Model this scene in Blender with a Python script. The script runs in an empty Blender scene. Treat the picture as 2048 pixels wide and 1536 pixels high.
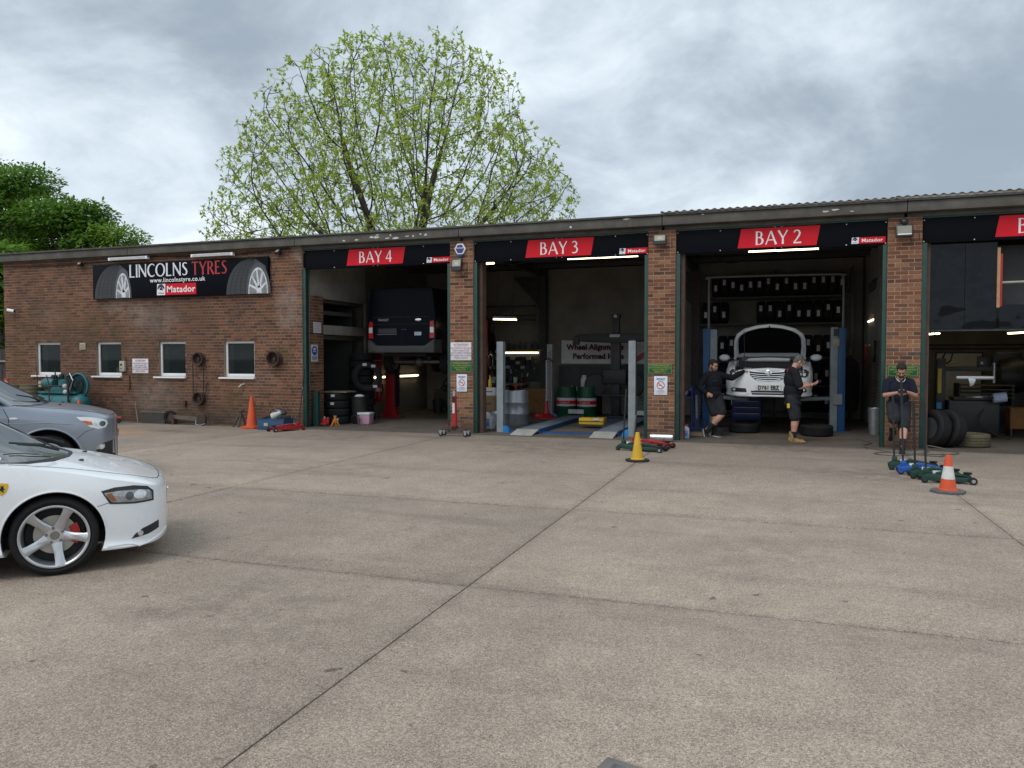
import bpy, bmesh, math, random
from mathutils import Vector, Matrix, geometry, noise as mnoise
from mathutils.bvhtree import BVHTree
from mathutils.kdtree import KDTree
S = bpy.context.scene
COL = S.collection
rad = math.radians
R0 = random.Random(7)

# ---------------------------------------------------------------- camera, sky, sun, exposure
cam_d = bpy.data.cameras.new('camera'); cam = bpy.data.objects.new('camera', cam_d); COL.objects.link(cam)
cam_d.sensor_width = 36.0; cam_d.lens = 1538.0 / 2048 * 36; cam_d.clip_start = 0.05; cam_d.clip_end = 5000
cam.location = (0, 0, 1.70); cam.rotation_euler = (rad(88.0), 0, rad(19.1))
S.camera = cam
W = bpy.data.worlds.new('World'); S.world = W; W.use_nodes = True
SUN_EL, SUN_AZ = 52.0, 200.0
def build_world():
    nt = W.node_tree; N = nt.nodes; L = nt.links; N.clear()
    out = N.new('ShaderNodeOutputWorld')
    sky = N.new('ShaderNodeTexSky'); sky.sky_type = 'NISHITA'; sky.sun_disc = False
    sky.sun_elevation = rad(SUN_EL); sky.sun_rotation = rad(SUN_AZ)
    b1 = N.new('ShaderNodeBackground'); b1.inputs[1].default_value = 0.10; L.new(sky.outputs[0], b1.inputs[0])
    tc = N.new('ShaderNodeTexCoord'); sep = N.new('ShaderNodeSeparateXYZ'); L.new(tc.outputs['Generated'], sep.inputs[0])
    def math_(op, a, b=None, c=None, clamp=False):
        n = N.new('ShaderNodeMath'); n.operation = op; n.use_clamp = clamp
        for i, x in enumerate((a, b, c)):
            if x is None: continue
            if isinstance(x, (int, float)): n.inputs[i].default_value = x
            else: L.new(x, n.inputs[i])
        return n.outputs[0]
    zc = math_('MAXIMUM', sep.outputs[2], 0.0)
    den = math_('ADD', zc, 0.42)
    u = math_('DIVIDE', sep.outputs[0], den); v = math_('DIVIDE', sep.outputs[1], den)
    cmb = N.new('ShaderNodeCombineXYZ'); L.new(u, cmb.inputs[0]); L.new(v, cmb.inputs[1]); cmb.inputs[2].default_value = 3.1
    def nz(scale, det, rough, dist, off):
        m = N.new('ShaderNodeMapping'); L.new(cmb.outputs[0], m.inputs[0]); m.inputs['Location'].default_value = off
        n = N.new('ShaderNodeTexNoise'); n.inputs['Scale'].default_value = scale; n.inputs['Detail'].default_value = det
        n.inputs['Roughness'].default_value = rough; n.inputs['Distortion'].default_value = dist
        L.new(m.outputs[0], n.inputs[0]); return n.outputs[0]
    big = nz(1.15, 3, 0.5, 0.5, (4.3, 1.2, 0)); mid = nz(2.9, 8, 0.58, 0.5, (2.0, 7.7, 0)); fine = nz(8.5, 6, 0.6, 0.3, (9.0, 3.0, 0))
    a = math_('MULTIPLY', big, 0.42); a = math_('MULTIPLY_ADD', mid, 0.42, a); a = math_('MULTIPLY_ADD', fine, 0.16, a); a = math_('MULTIPLY_ADD', math_('SUBTRACT', a, 0.5), 1.15, 0.495)
    # a broad heavy cloud bank to the upper right of the view and a thinner, brighter gap low under it
    def lobe(d, lo, hi, amt):
        vd = N.new('ShaderNodeVectorMath'); vd.operation = 'DOT_PRODUCT'; L.new(tc.outputs['Generated'], vd.inputs[0])
        vd.inputs[1].default_value = Vector(d).normalized()
        mr = N.new('ShaderNodeMapRange'); mr.interpolation_type = 'SMOOTHSTEP'; L.new(vd.outputs['Value'], mr.inputs[0])
        mr.inputs[1].default_value = lo; mr.inputs[2].default_value = hi; mr.inputs[3].default_value = 0; mr.inputs[4].default_value = amt
        return mr.outputs[0]
    a = math_('ADD', a, lobe((0.16, 0.93, 0.36), 0.93, 0.995, -0.15))
    a = math_('ADD', a, lobe((-0.66, 0.64, 0.40), 0.95, 1.0, -0.09))
    a = math_('ADD', a, lobe((0.02, 0.97, 0.235), 0.98, 0.999, 0.07))
    a = math_('ADD', a, lobe((-0.73, 0.66, 0.10), 0.93, 1.0, 0.085))
    cr = N.new('ShaderNodeValToRGB'); L.new(a, cr.inputs[0]); e = cr.color_ramp; e.interpolation = 'B_SPLINE'
    e.elements[0].position = 0.30; e.elements[0].color = (0.27, 0.325, 0.385, 1)
    e.elements[1].position = 0.66; e.elements[1].color = (0.96, 0.98, 1.0, 1)
    for p, c in ((0.38, (0.37, 0.43, 0.49, 1)), (0.44, (0.46, 0.535, 0.60, 1)), (0.50, (0.56, 0.64, 0.705, 1)), (0.58, (0.71, 0.78, 0.825, 1))):
        x = e.elements.new(p); x.color = c
    # an overcast sky grows brighter towards the zenith
    zb = N.new('ShaderNodeMapRange'); zb.interpolation_type = 'SMOOTHSTEP'; L.new(sep.outputs[2], zb.inputs[0])
    zb.inputs[1].default_value = 0.35; zb.inputs[2].default_value = 1.0; zb.inputs[3].default_value = 1.0; zb.inputs[4].default_value = 1.25
    b2 = N.new('ShaderNodeBackground'); L.new(cr.outputs[0], b2.inputs[0]); L.new(zb.outputs[0], b2.inputs[1])
    mx = N.new('ShaderNodeMixShader'); mx.inputs[0].default_value = 0.94
    L.new(b1.outputs[0], mx.inputs[1]); L.new(b2.outputs[0], mx.inputs[2]); L.new(mx.outputs[0], out.inputs[0])
build_world()
sd = bpy.data.lights.new('sun', 'SUN'); sd.energy = 1.0; sd.angle = rad(30); sd.color = (1.0, 0.96, 0.90)
sun = bpy.data.objects.new('sun', sd); COL.objects.link(sun)
_sdir = Vector((math.sin(rad(SUN_AZ)) * math.cos(rad(SUN_EL)), math.cos(rad(SUN_AZ)) * math.cos(rad(SUN_EL)), math.sin(rad(SUN_EL))))
sun.rotation_euler = _sdir.to_track_quat('Z', 'Y').to_euler()
vs = S.view_settings; vs.view_transform = 'Standard'; vs.look = 'None'; vs.exposure = 0.42; vs.gamma = 1.0; vs.use_curve_mapping = False
S.cycles.max_bounces = 6; S.cycles.diffuse_bounces = 4; S.cycles.glossy_bounces = 3; S.cycles.use_denoising = True
S.cycles.sample_clamp_indirect = 4.0

# ---------------------------------------------------------------- materials
_MC = {}
def M(name, col=(.5, .5, .5), rough=.6, metal=0, var=.18, vs=6.0, bump=0, bs=60, dirt=0, dcol=(.09, .075, .06), coat=0, emit=0, spec=.5, trans=0, alpha=1, rust=0):
    if name in _MC: return _MC[name]
    m = bpy.data.materials.new(name); m.use_nodes = True; nt = m.node_tree; N = nt.nodes; L = nt.links
    b = N['Principled BSDF']
    b.inputs['Roughness'].default_value = rough; b.inputs['Metallic'].default_value = metal
    b.inputs['Specular IOR Level'].default_value = spec
    if coat: b.inputs['Coat Weight'].default_value = coat; b.inputs['Coat Roughness'].default_value = .04
    if trans: b.inputs['Transmission Weight'].default_value = trans; b.inputs['IOR'].default_value = 1.45
    if alpha < 1: b.inputs['Alpha'].default_value = alpha
    c4 = (*col, 1)
    b.inputs['Base Color'].default_value = c4
    if emit:
        b.inputs['Emission Color'].default_value = c4; b.inputs['Emission Strength'].default_value = emit
    tc = N.new('ShaderNodeTexCoord')
    if var or dirt or rust:
        n = N.new('ShaderNodeTexNoise'); n.inputs['Scale'].default_value = vs; n.inputs['Detail'].default_value = 6; n.inputs['Roughness'].default_value = .62
        L.new(tc.outputs['Object'], n.inputs[0])
        mr = N.new('ShaderNodeMapRange'); L.new(n.outputs[0], mr.inputs[0]); mr.inputs[1].default_value = .3; mr.inputs[2].default_value = .7
        mr.inputs[3].default_value = 1 - var; mr.inputs[4].default_value = 1 + var
        mul = N.new('ShaderNodeMix'); mul.data_type = 'RGBA'; mul.blend_type = 'MULTIPLY'; mul.inputs[0].default_value = 1
        mul.inputs[6].default_value = c4; L.new(mr.outputs[0], mul.inputs[7]); last = mul.outputs[2]
        for amt, dc, sc, lo in ((dirt, dcol, 2.7, .46), (rust, (.16, .06, .025), 9.0, .56)):
            if not amt: continue
            n2 = N.new('ShaderNodeTexNoise'); n2.inputs['Scale'].default_value = sc; n2.inputs['Detail'].default_value = 8; n2.inputs['Roughness'].default_value = .68
            L.new(tc.outputs['Object'], n2.inputs[0])
            m2 = N.new('ShaderNodeMapRange'); L.new(n2.outputs[0], m2.inputs[0]); m2.inputs[1].default_value = lo; m2.inputs[2].default_value = lo + .18; m2.inputs[4].default_value = amt
            mx = N.new('ShaderNodeMix'); mx.data_type = 'RGBA'; L.new(m2.outputs[0], mx.inputs[0]); L.new(last, mx.inputs[6]); mx.inputs[7].default_value = (*dc, 1)
            last = mx.outputs[2]
        L.new(last, b.inputs['Base Color'])
        r2 = N.new('ShaderNodeMapRange'); L.new(n.outputs[0], r2.inputs[0]); r2.inputs[3].default_value = max(0, rough - .08); r2.inputs[4].default_value = min(1, rough + .12)
        if rough > .12: L.new(r2.outputs[0], b.inputs['Roughness'])
    if bump:
        n3 = N.new('ShaderNodeTexNoise'); n3.inputs['Scale'].default_value = bs; n3.inputs['Detail'].default_value = 4
        L.new(tc.outputs['Object'], n3.inputs[0])
        bp = N.new('ShaderNodeBump'); bp.inputs['Strength'].default_value = bump; bp.inputs['Distance'].default_value = .02
        L.new(n3.outputs[0], bp.inputs['Height']); L.new(bp.outputs[0], b.inputs['Normal'])
    _MC[name] = m; return m

# ---------------------------------------------------------------- mesh helpers
def rz(a): return Matrix.Rotation(a, 3, 'Z')
def rx(a): return Matrix.Rotation(a, 3, 'X')
def ry(a): return Matrix.Rotation(a, 3, 'Y')
class MB:
    def __init__(s): s.v = []; s.f = []
    def add(s, vs, fs, T=None):
        o = len(s.v)
        s.v += [tuple(T @ Vector(p)) if T is not None else tuple(p) for p in vs]
        s.f += [tuple(i + o for i in f) for f in fs]; return s
    def box(s, c, d, R=None):
        x, y, z = d[0] / 2, d[1] / 2, d[2] / 2
        vs = [Vector((sx * x, sy * y, sz * z)) for sz in (-1, 1) for sy in (-1, 1) for sx in (-1, 1)]
        if R is not None: vs = [R @ q for q in vs]
        c = Vector(c)
        return s.add([q + c for q in vs], [(0, 2, 3, 1), (4, 5, 7, 6), (0, 1, 5, 4), (2, 6, 7, 3), (0, 4, 6, 2), (1, 3, 7, 5)])
    def bx(s, x0, x1, y0, y1, z0, z1):
        return s.box(((x0 + x1) / 2, (y0 + y1) / 2, (z0 + z1) / 2), (x1 - x0, y1 - y0, z1 - z0))
    def cyl(s, a, b, r0, r1=None, n=12, cap=True):
        if r1 is None: r1 = r0
        a, b = Vector(a), Vector(b); d = (b - a).normalized()
        u = d.orthogonal().normalized(); w = d.cross(u)
        vs = []
        for p, r in ((a, r0), (b, r1)):
            vs += [p + (u * math.cos(t) + w * math.sin(t)) * r for t in (2 * math.pi * i / n for i in range(n))]
        fs = [(i, (i + 1) % n, n + (i + 1) % n, n + i) for i in range(n)]
        if cap: fs += [tuple(range(n - 1, -1, -1)), tuple(range(n, 2 * n))]
        return s.add(vs, fs)
    def tube(s, pts, r, n=6, closed=False):
        P = [Vector(p) for p in pts]; k = len(P)
        rr = r if isinstance(r, (list, tuple)) else [r] * k
        u = None; vs = []
        for i, p in enumerate(P):
            if closed: t = P[(i + 1) % k] - P[i - 1]
            else: t = P[min(i + 1, k - 1)] - P[max(i - 1, 0)]
            if t.length < 1e-9: t = Vector((0, 0, 1))
            t.normalize()
            u = t.orthogonal() if u is None else u - t * u.dot(t)
            if u.length < 1e-6: u = t.orthogonal()
            u.normalize(); w = t.cross(u)
            vs += [p + (u * math.cos(a) + w * math.sin(a)) * rr[i] for a in (2 * math.pi * j / n for j in range(n))]
        fs = []
        for i in range(k if closed else k - 1):
            j = (i + 1) % k
            fs += [(i * n + q, i * n + (q + 1) % n, j * n + (q + 1) % n, j * n + q) for q in range(n)]
        if not closed: fs += [tuple(range(n - 1, -1, -1)), tuple(range((k - 1) * n, k * n))]
        return s.add(vs, fs)
    def lathe(s, prof, c=(0, 0, 0), R=None, n=24, closed=False):
        vs = []; k = len(prof); c = Vector(c)
        for r, z in prof:
            for j in range(n):
                a = 2 * math.pi * j / n; q = Vector((r * math.cos(a), r * math.sin(a), z))
                vs.append((R @ q if R is not None else q) + c)
        fs = []
        for i in range(k if closed else k - 1):
            i2 = (i + 1) % k
            fs += [(i * n + j, i * n + (j + 1) % n, i2 * n + (j + 1) % n, i2 * n + j) for j in range(n)]
        if not closed:
            fs += [tuple(range(n - 1, -1, -1)), tuple(range((k - 1) * n, k * n))]
        return s.add(vs, fs)
    def prism(s, poly, d0, d1, T=None):
        """polygon in XZ (x,z), extruded along Y from d0 to d1"""
        n = len(poly); a = sum(poly[i][0] * poly[(i + 1) % n][1] - poly[(i + 1) % n][0] * poly[i][1] for i in range(n))
        if a < 0: poly = poly[::-1]
        vs = [(x, d0, z) for x, z in poly] + [(x, d1, z) for x, z in poly]
        fs = [tuple(range(n)), tuple(range(2 * n - 1, n - 1, -1))]
        fs += [(n + i, n + (i + 1) % n, (i + 1) % n, i) for i in range(n)]
        return s.add(vs, fs, T)
    def sph(s, c, r, nu=14, nv=9, R=None):
        if not isinstance(r, (tuple, list)): r = (r, r, r)
        c = Vector(c); vs = [Vector((0, 0, -r[2]))]
        for i in range(1, nv):
            p = -math.pi / 2 + math.pi * i / nv
            vs += [Vector((r[0] * math.cos(p) * math.cos(a), r[1] * math.cos(p) * math.sin(a), r[2] * math.sin(p))) for a in (2 * math.pi * j / nu for j in range(nu))]
        vs.append(Vector((0, 0, r[2]))); t = len(vs) - 1
        fs = [(0, 1 + (j + 1) % nu, 1 + j) for j in range(nu)]
        for i in range(nv - 2):
            o = 1 + i * nu; fs += [(o + j, o + (j + 1) % nu, o + nu + (j + 1) % nu, o + nu + j) for j in range(nu)]
        o = 1 + (nv - 2) * nu; fs += [(o + j, o + (j + 1) % nu, t) for j in range(nu)]
        return s.add([(R @ q if R is not None else q) + c for q in vs], fs)
    def mesh(s, name, smooth=True, bevel=0, ang=38):
        me = bpy.data.meshes.new(name); me.from_pydata([tuple(p) for p in s.v], [], s.f); me.update()
        if bevel:
            bm = bmesh.new(); bm.from_mesh(me)
            ed = [e for e in bm.edges if len(e.link_faces) == 2 and e.calc_face_angle(0) > rad(30)]
            bmesh.ops.bevel(bm, geom=ed, offset=bevel, segments=2, profile=.6, affect='EDGES', clamp_overlap=True)
            bm.to_mesh(me); bm.free(); me.update()
        if smooth:
            me.shade_smooth(); me.set_sharp_from_angle(angle=rad(ang))
        return me
    def build(s, name, mat, parent=None, smooth=True, bevel=0, ang=38, loc=None):
        o = bpy.data.objects.new(name, s.mesh(name, smooth, bevel, ang)); COL.objects.link(o)
        if mat: o.data.materials.append(mat)
        if parent: o.parent = parent
        if loc is not None: o.location = loc
        return o
def mobj(name, me, mat=None, parent=None, loc=None):
    o = bpy.data.objects.new(name, me); COL.objects.link(o)
    if mat and not me.materials: me.materials.append(mat)
    if parent: o.parent = parent
    if loc is not None: o.location = loc
    return o
def tag(o, label=None, cat=None, group=None, kind=None):
    if label: o['label'] = label
    if cat: o['category'] = cat; o['kind'] = kind or 'thing'
    if group: o['group'] = group
    if kind: o['kind'] = kind
    return o
def thing(name, label, cat, loc=(0, 0, 0), rotz=0, group=None, rot=None):
    o = bpy.data.objects.new(name, None); COL.objects.link(o); o.empty_display_size = .1
    o.location = loc; o.rotation_euler = rot if rot else (0, 0, rotz)
    return tag(o, label, cat, group)
def copy_tree(o, parent=None):
    c = o.copy(); COL.objects.link(c); c.parent = parent
    for ch in o.children: copy_tree(ch, c)
    return c
_TXT = {}
def text_mesh(s, size=1.0, bold=0.0, shear=0.0, sx=1.0, extr=.0015, align='CENTER', spacing=1.0):
    key = (s, size, bold, shear, sx, extr, align, spacing)
    if key in _TXT: return _TXT[key]
    cu = bpy.data.curves.new('lettering', 'FONT'); cu.body = s; cu.size = size; cu.offset = bold; cu.shear = shear
    cu.align_x = align; cu.align_y = 'CENTER'; cu.extrude = extr; cu.resolution_u = 3; cu.space_character = spacing; cu.fill_mode = 'BOTH'
    o = bpy.data.objects.new('t', cu); COL.objects.link(o)
    me = bpy.data.meshes.new_from_object(o.evaluated_get(bpy.context.evaluated_depsgraph_get()))
    bpy.data.objects.remove(o); me.name = 'lettering'
    for v in me.vertices: v.co.x *= sx
    _TXT[key] = me; return me
def text(s, size, mat, parent, loc, rot=(math.pi / 2, 0, 0), name='lettering', **k):
    me = text_mesh(s, size, **k)
    if me.materials and me.materials[0] != mat or len(me.materials) and me.materials[0] is None:
        me = me.copy(); me.materials.clear()
    if not me.materials: me.materials.append(mat)
    o = bpy.data.objects.new(name, me); COL.objects.link(o); o.parent = parent; o.location = loc; o.rotation_euler = rot
    return o
# flared humanist capitals: strokes are (x, y, width) ribbons, cap height 1
def _arc(cx, cy, rx_, ry_, a0, a1, w, n=14):
    return [(cx + rx_ * math.cos(rad(a0 + (a1 - a0) * i / n)), cy + ry_ * math.sin(rad(a0 + (a1 - a0) * i / n)), w(i / n) if callable(w) else w) for i in range(n + 1)]
def _stem(x, y0=0, y1=1, w=.125): return [(x, y0, w * 1.25), (x, y0 + .12, w * 1.02), (x, (y0 + y1) / 2, w), (x, y1 - .12, w * 1.02), (x, y1, w * 1.25)]
_tk = lambda t: .045 + .085 * math.sin(math.pi * t)
GLY = {
 'L': (.52, [_stem(.08), [(.02, .045, .09), (.40, .045, .085), (.47, .06, .12)]]),
 'I': (.16, [_stem(.08)]),
 'N': (.74, [_stem(.07, w=.085), _stem(.66, w=.085), [(.05, .98, .12), (.36, .5, .135), (.68, .02, .12)]]),
 'C': (.66, [_arc(.42, .5, .36, .47, 50, 310, lambda t: .06 + .075 * math.sin(math.pi * t))]),
 'O': (.86, [_arc(.43, .5, .37, .47, 90, 450, lambda t: .075 + .06 * abs(math.cos(math.pi * 2 * t + math.pi / 2)), 28)]),
 'S': (.48, [[(.42, .88, .07), (.33, .95, .075), (.20, .95, .085), (.10, .86, .11), (.11, .70, .13), (.24, .55, .14), (.37, .42, .135), (.42, .27, .125), (.38, .12, .10), (.26, .045, .085), (.12, .06, .075), (.04, .13, .07)]]),
 'T': (.60, [_stem(.30), [(.0, .945, .13), (.1, .955, .09), (.5, .955, .09), (.6, .945, .13)]]),
 'Y': (.66, [[(.33, 0, .155), (.33, .2, .125), (.33, .46, .12)], [(.04, 1, .165), (.14, .80, .13), (.33, .44, .12)], [(.62, 1, .10), (.50, .76, .08), (.33, .44, .08)]]),
 'R': (.60, [_stem(.08), [(.06, .955, .08), (.24, .955, .085)] + _arc(.24, .73, .19, .225, 88, -88, _tk, 10) + [(.06, .505, .07)], [(.25, .50, .10), (.42, .22, .13), (.58, .0, .15)]]),
 'E': (.50, [_stem(.08), [(.05, .955, .09), (.36, .955, .085), (.43, .945, .12)], [(.05, .52, .08), (.32, .52, .08), (.38, .52, .11)], [(.05, .045, .09), (.38, .045, .085), (.46, .055, .12)]]),
 'B': (.58, [_stem(.08), [(.05, .96, .075), (.24, .96, .08)] + _arc(.24, .755, .165, .205, 88, -88, _tk, 10) + [(.06, .545, .065)], [(.06, .535, .065)] + _arc(.26, .29, .215, .25, 88, -88, lambda t: .05 + .10 * math.sin(math.pi * t), 10) + [(.05, .04, .075)]]),
 'A': (.74, [[(.03, 0, .09), (.12, .24, .075), (.36, .99, .075)], [(.71, 0, .17), (.62, .24, .13), (.365, .99, .12)], [(.13, .33, .07), (.60, .33, .07)]]),
 '1': (.34, [_stem(.22, w=.12), [(.22, .97, .09), (.05, .86, .07)]]),
 '2': (.54, [[(.05, .80, .075), (.13, .92, .08), (.25, .955, .09), (.38, .90, .11), (.43, .76, .13), (.39, .58, .12), (.24, .32, .095), (.05, .06, .08)], [(.02, .05, .10), (.42, .05, .10), (.52, .065, .13)]]),
 '3': (.54, [[(.06, .87, .07), (.18, .955, .08), (.31, .94, .10), (.40, .80, .125), (.36, .64, .11), (.20, .55, .07)], [(.20, .55, .07), (.36, .50, .10), (.46, .32, .135), (.40, .13, .12), (.24, .04, .085), (.05, .08, .075)]]),
 '4': (.60, [_stem(.42, w=.12), [(.42, .99, .07), (.06, .33, .065)], [(.02, .30, .085), (.58, .30, .085)]]),
}
def glyphs(s, h, T, gap=.10, space=.30, sx=1.0, bold=1.0):
    """returns an MB with the word laid from x=0, z up, and its width"""
    mb = MB(); x = 0.0
    for ch in s:
        if ch == ' ': x += space * h * sx; continue
        w, strokes = GLY[ch]
        for k, st in enumerate(strokes):
            P = [Vector((p[0] * sx, p[1])) for p in st]; n = len(P); vs = []
            for i in range(n):
                t = (P[min(i + 1, n - 1)] - P[max(i - 1, 0)]); t.normalize(); nn = Vector((-t.y, t.x)); hw = st[i][2] * .5 * bold
                y = -.0004 * k
                for sg in (1, -1): vs.append((x + (P[i].x + nn.x * hw * sg) * h, y, (P[i].y + nn.y * hw * sg) * h))
            mb.add(vs, [(2 * i, 2 * i + 1, 2 * i + 3, 2 * i + 2) for i in range(n - 1)])
        x += (w * sx + gap) * h
    return mb, x - gap * h
# ================================================================ SETTING
FY = 15.9          # the facade plane
BACK = 23.0        # the back wall of the workshop
# ---- concrete of the yard
def concrete_mat(name, base, joint=False, inside=False):
    m = bpy.data.materials.new(name); m.use_nodes = True; nt = m.node_tree; N = nt.nodes; L = nt.links; b = N['Principled BSDF']
    b.inputs['Roughness'].default_value = .88; b.inputs['Specular IOR Level'].default_value = .3
    g = N.new('ShaderNodeNewGeometry'); pos = g.outputs['Position']
    def nz(sc, det=4, ro=.6, scale=(1, 1, 1)):
        mp = N.new('ShaderNodeMapping'); L.new(pos, mp.inputs[0]); mp.inputs['Scale'].default_value = scale
        n = N.new('ShaderNodeTexNoise'); n.inputs['Scale'].default_value = sc; n.inputs['Detail'].default_value = det; n.inputs['Roughness'].default_value = ro
        L.new(mp.outputs[0], n.inputs[0]); return n.outputs[0]
    def mr(x, a, b_, c, d, sm=False):
        n = N.new('ShaderNodeMapRange'); L.new(x, n.inputs[0])
        if sm: n.interpolation_type = 'SMOOTHSTEP'
        for i, q in enumerate((a, b_, c, d)): n.inputs[i + 1].default_value = q
        return n.outputs[0]
    def mul(c, f):
        n = N.new('ShaderNodeMix'); n.data_type = 'RGBA'; n.blend_type = 'MULTIPLY'; n.inputs[0].default_value = 1
        if isinstance(c, tuple): n.inputs[6].default_value = (*c, 1)
        else: L.new(c, n.inputs[6])
        L.new(f, n.inputs[7]); return n.outputs[2]
    def mix(c, col, f):
        n = N.new('ShaderNodeMix'); n.data_type = 'RGBA'; L.new(f, n.inputs[0]); L.new(c, n.inputs[6]); n.inputs[7].default_value = (*col, 1); return n.outputs[2]
    c = mul(base, mr(nz(.45, 5, .6), .3, .7, .86, 1.13))
    c = mul(c, mr(nz(3.2, 7, .72), .3, .7, .86, 1.13))
    c = mul(c, mr(nz(26, 4, .7), .28, .72, .90, 1.10)); c = mul(c, mr(nz(64, 3, .7), .28, .72, .84, 1.16))
    c = mul(c, mr(nz(150, 2, .8), .30, .70, .50, 1.50))
    vo = N.new('ShaderNodeTexVoronoi'); vo.inputs['Scale'].default_value = 105; L.new(pos, vo.inputs[0])
    sp = N.new('ShaderNodeSeparateColor'); L.new(vo.outputs['Color'], sp.inputs[0])
    c = mul(c, mr(sp.outputs[2], 0, 1, .70, 1.28))
    def both(d, dl, s_, sl):
        n = N.new('ShaderNodeMath'); n.operation = 'MULTIPLY'; L.new(mr(d, dl, dl * .4, 0, 1), n.inputs[0]); L.new(mr(s_, sl, sl + .02, 0, 1), n.inputs[1]); return n.outputs[0]
    c = mix(c, (.50, .46, .40), both(vo.outputs['Distance'], .40, sp.outputs[0], .84))
    c = mix(c, (.12, .105, .09), both(vo.outputs['Distance'], .38, sp.outputs[1], .86))
    # oil drips and tyre scuffs with shapes of their own
    c = mul(c, mr(nz(1.25, 7, .72), .63, .76, 1.0, .62))
    c = mul(c, mr(nz(.9, 5, .6, (.22, 1.4, 1)), .54, .72, 1.0, .76))
    c = mul(c, mr(nz(2.2, 6, .7, (1, .5, 1)), .62, .75, 1, .78))
    # darker traffic film where cars roll in and out in front of the bays
    sx = N.new('ShaderNodeSeparateXYZ'); L.new(pos, sx.inputs[0])
    film = N.new('ShaderNodeMath'); film.operation = 'MULTIPLY'
    L.new(mr(sx.outputs[1], 9.0, 15.0, 0, 1, True), film.inputs[0]); L.new(mr(nz(.8, 6, .65), .35, .65, .25, 1.0), film.inputs[1])
    c = mul(c, mr(film.outputs[0], 0, 1, 1.0, .74))
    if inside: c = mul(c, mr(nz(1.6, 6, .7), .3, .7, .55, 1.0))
    else:
        oi = N.new('ShaderNodeObjectInfo'); c = mul(c, mr(oi.outputs['Random'], 0, 1, .91, 1.07))
        tc = N.new('ShaderNodeTexCoord'); se = N.new('ShaderNodeSeparateXYZ'); L.new(tc.outputs['Generated'], se.inputs[0]); es = []
        for k, ln in ((0, 4.4), (1, 3.0)):
            a = N.new('ShaderNodeMath'); a.operation = 'SUBTRACT'; L.new(se.outputs[k], a.inputs[0]); a.inputs[1].default_value = .5
            a2 = N.new('ShaderNodeMath'); a2.operation = 'ABSOLUTE'; L.new(a.outputs[0], a2.inputs[0]); es.append(mr(a2.outputs[0], .5, .5 - .10 / ln, 1, 0, True))
        em = N.new('ShaderNodeMath'); em.operation = 'MAXIMUM'; L.new(es[0], em.inputs[0]); L.new(es[1], em.inputs[1])
        e2 = N.new('ShaderNodeMath'); e2.operation = 'MULTIPLY'; L.new(em.outputs[0], e2.inputs[0]); L.new(mr(nz(14, 6, .75), .38, .62, 0, 1), e2.inputs[1]); c = mul(c, mr(e2.outputs[0], 0, 1, 1, .74))
        c = mul(c, mr(nz(.35, 4, .6, (1, .25, 1)), .50, .70, 1.0, .84)); c = mul(c, mr(nz(5.5, 3, .5), .70, .74, 1.0, .45))
    if not inside:
        # spilt orange absorbent grit close to the brick wall
        vd = N.new('ShaderNodeVectorMath'); vd.operation = 'SUBTRACT'; L.new(pos, vd.inputs[0]); vd.inputs[1].default_value = (-14.6, 13.35, 0)
        vm = N.new('ShaderNodeVectorMath'); vm.operation = 'MULTIPLY'; L.new(vd.outputs[0], vm.inputs[0]); vm.inputs[1].default_value = (.55, .95, 1)
        vl = N.new('ShaderNodeVectorMath'); vl.operation = 'LENGTH'; L.new(vm.outputs[0], vl.inputs[0])
        st = N.new('ShaderNodeMath'); st.operation = 'MULTIPLY'; L.new(mr(vl.outputs['Value'], 1.0, .35, 0, 1, True), st.inputs[0]); L.new(mr(nz(2.6, 6, .7), .40, .58, 0, 1), st.inputs[1])
        c = mix(c, (.46, .24, .13), st.outputs[0])
    # oil and rubber stains where cars stand and turn
    for (ox, oy), (sx_, sy_), amt, oc in (((-13.0, 14.1), (1.0, 3.4), .7, (.07, .06, .05)), ((-14.3, 13.75), (1.3, 4.0), .6, (.07, .06, .05)), ((.2, 15.2), (.55, .9), .55, (.10, .075, .05)), ((-4.4, 13.9), (.45, .55), .4, (.10, .08, .06)), ((1.3, 12.2), (.7, .8), .45, (.09, .075, .06)), ((-8.8, 14.4), (.5, .8), .45, (.09, .075, .06)), ((-3.4, 4.3), (.75, .9), .35, (.10, .085, .07)), ((-.2, 6.9), (1.1, 1.4), .35, (.10, .085, .07)), ((.2, 17.2), (.6, 1.2), .6, (.15, .085, .04)), ((-6.5, 10.2), (.5, .9), .30, (.10, .085, .07))):
        vd = N.new('ShaderNodeVectorMath'); vd.operation = 'SUBTRACT'; L.new(pos, vd.inputs[0]); vd.inputs[1].default_value = (ox, oy, 0)
        vm = N.new('ShaderNodeVectorMath'); vm.operation = 'MULTIPLY'; L.new(vd.outputs[0], vm.inputs[0]); vm.inputs[1].default_value = (sx_, sy_, 1)
        vl = N.new('ShaderNodeVectorMath'); vl.operation = 'LENGTH'; L.new(vm.outputs[0], vl.inputs[0])
        st = N.new('ShaderNodeMath'); st.operation = 'MULTIPLY'; L.new(mr(vl.outputs['Value'], 1.0, .2, 0, amt, True), st.inputs[0]); L.new(mr(nz(3.4, 6, .72), .42, .60, 0, 1), st.inputs[1])
        c = mix(c, oc, st.outputs[0])
    L.new(c, b.inputs['Base Color'])
    bp = N.new('ShaderNodeBump'); bp.inputs['Strength'].default_value = .55; bp.inputs['Distance'].default_value = .006; L.new(nz(95, 4, .7), bp.inputs['Height'])
    b2 = N.new('ShaderNodeBump'); b2.inputs['Strength'].default_value = .35; b2.inputs['Distance'].default_value = .02; L.new(nz(4, 5, .6), b2.inputs['Height']); L.new(b2.outputs[0], bp.inputs['Normal'])
    L.new(bp.outputs[0], b.inputs['Normal'])
    return m
M_YARD = concrete_mat('yard_concrete', (.315, .256, .205))
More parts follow.
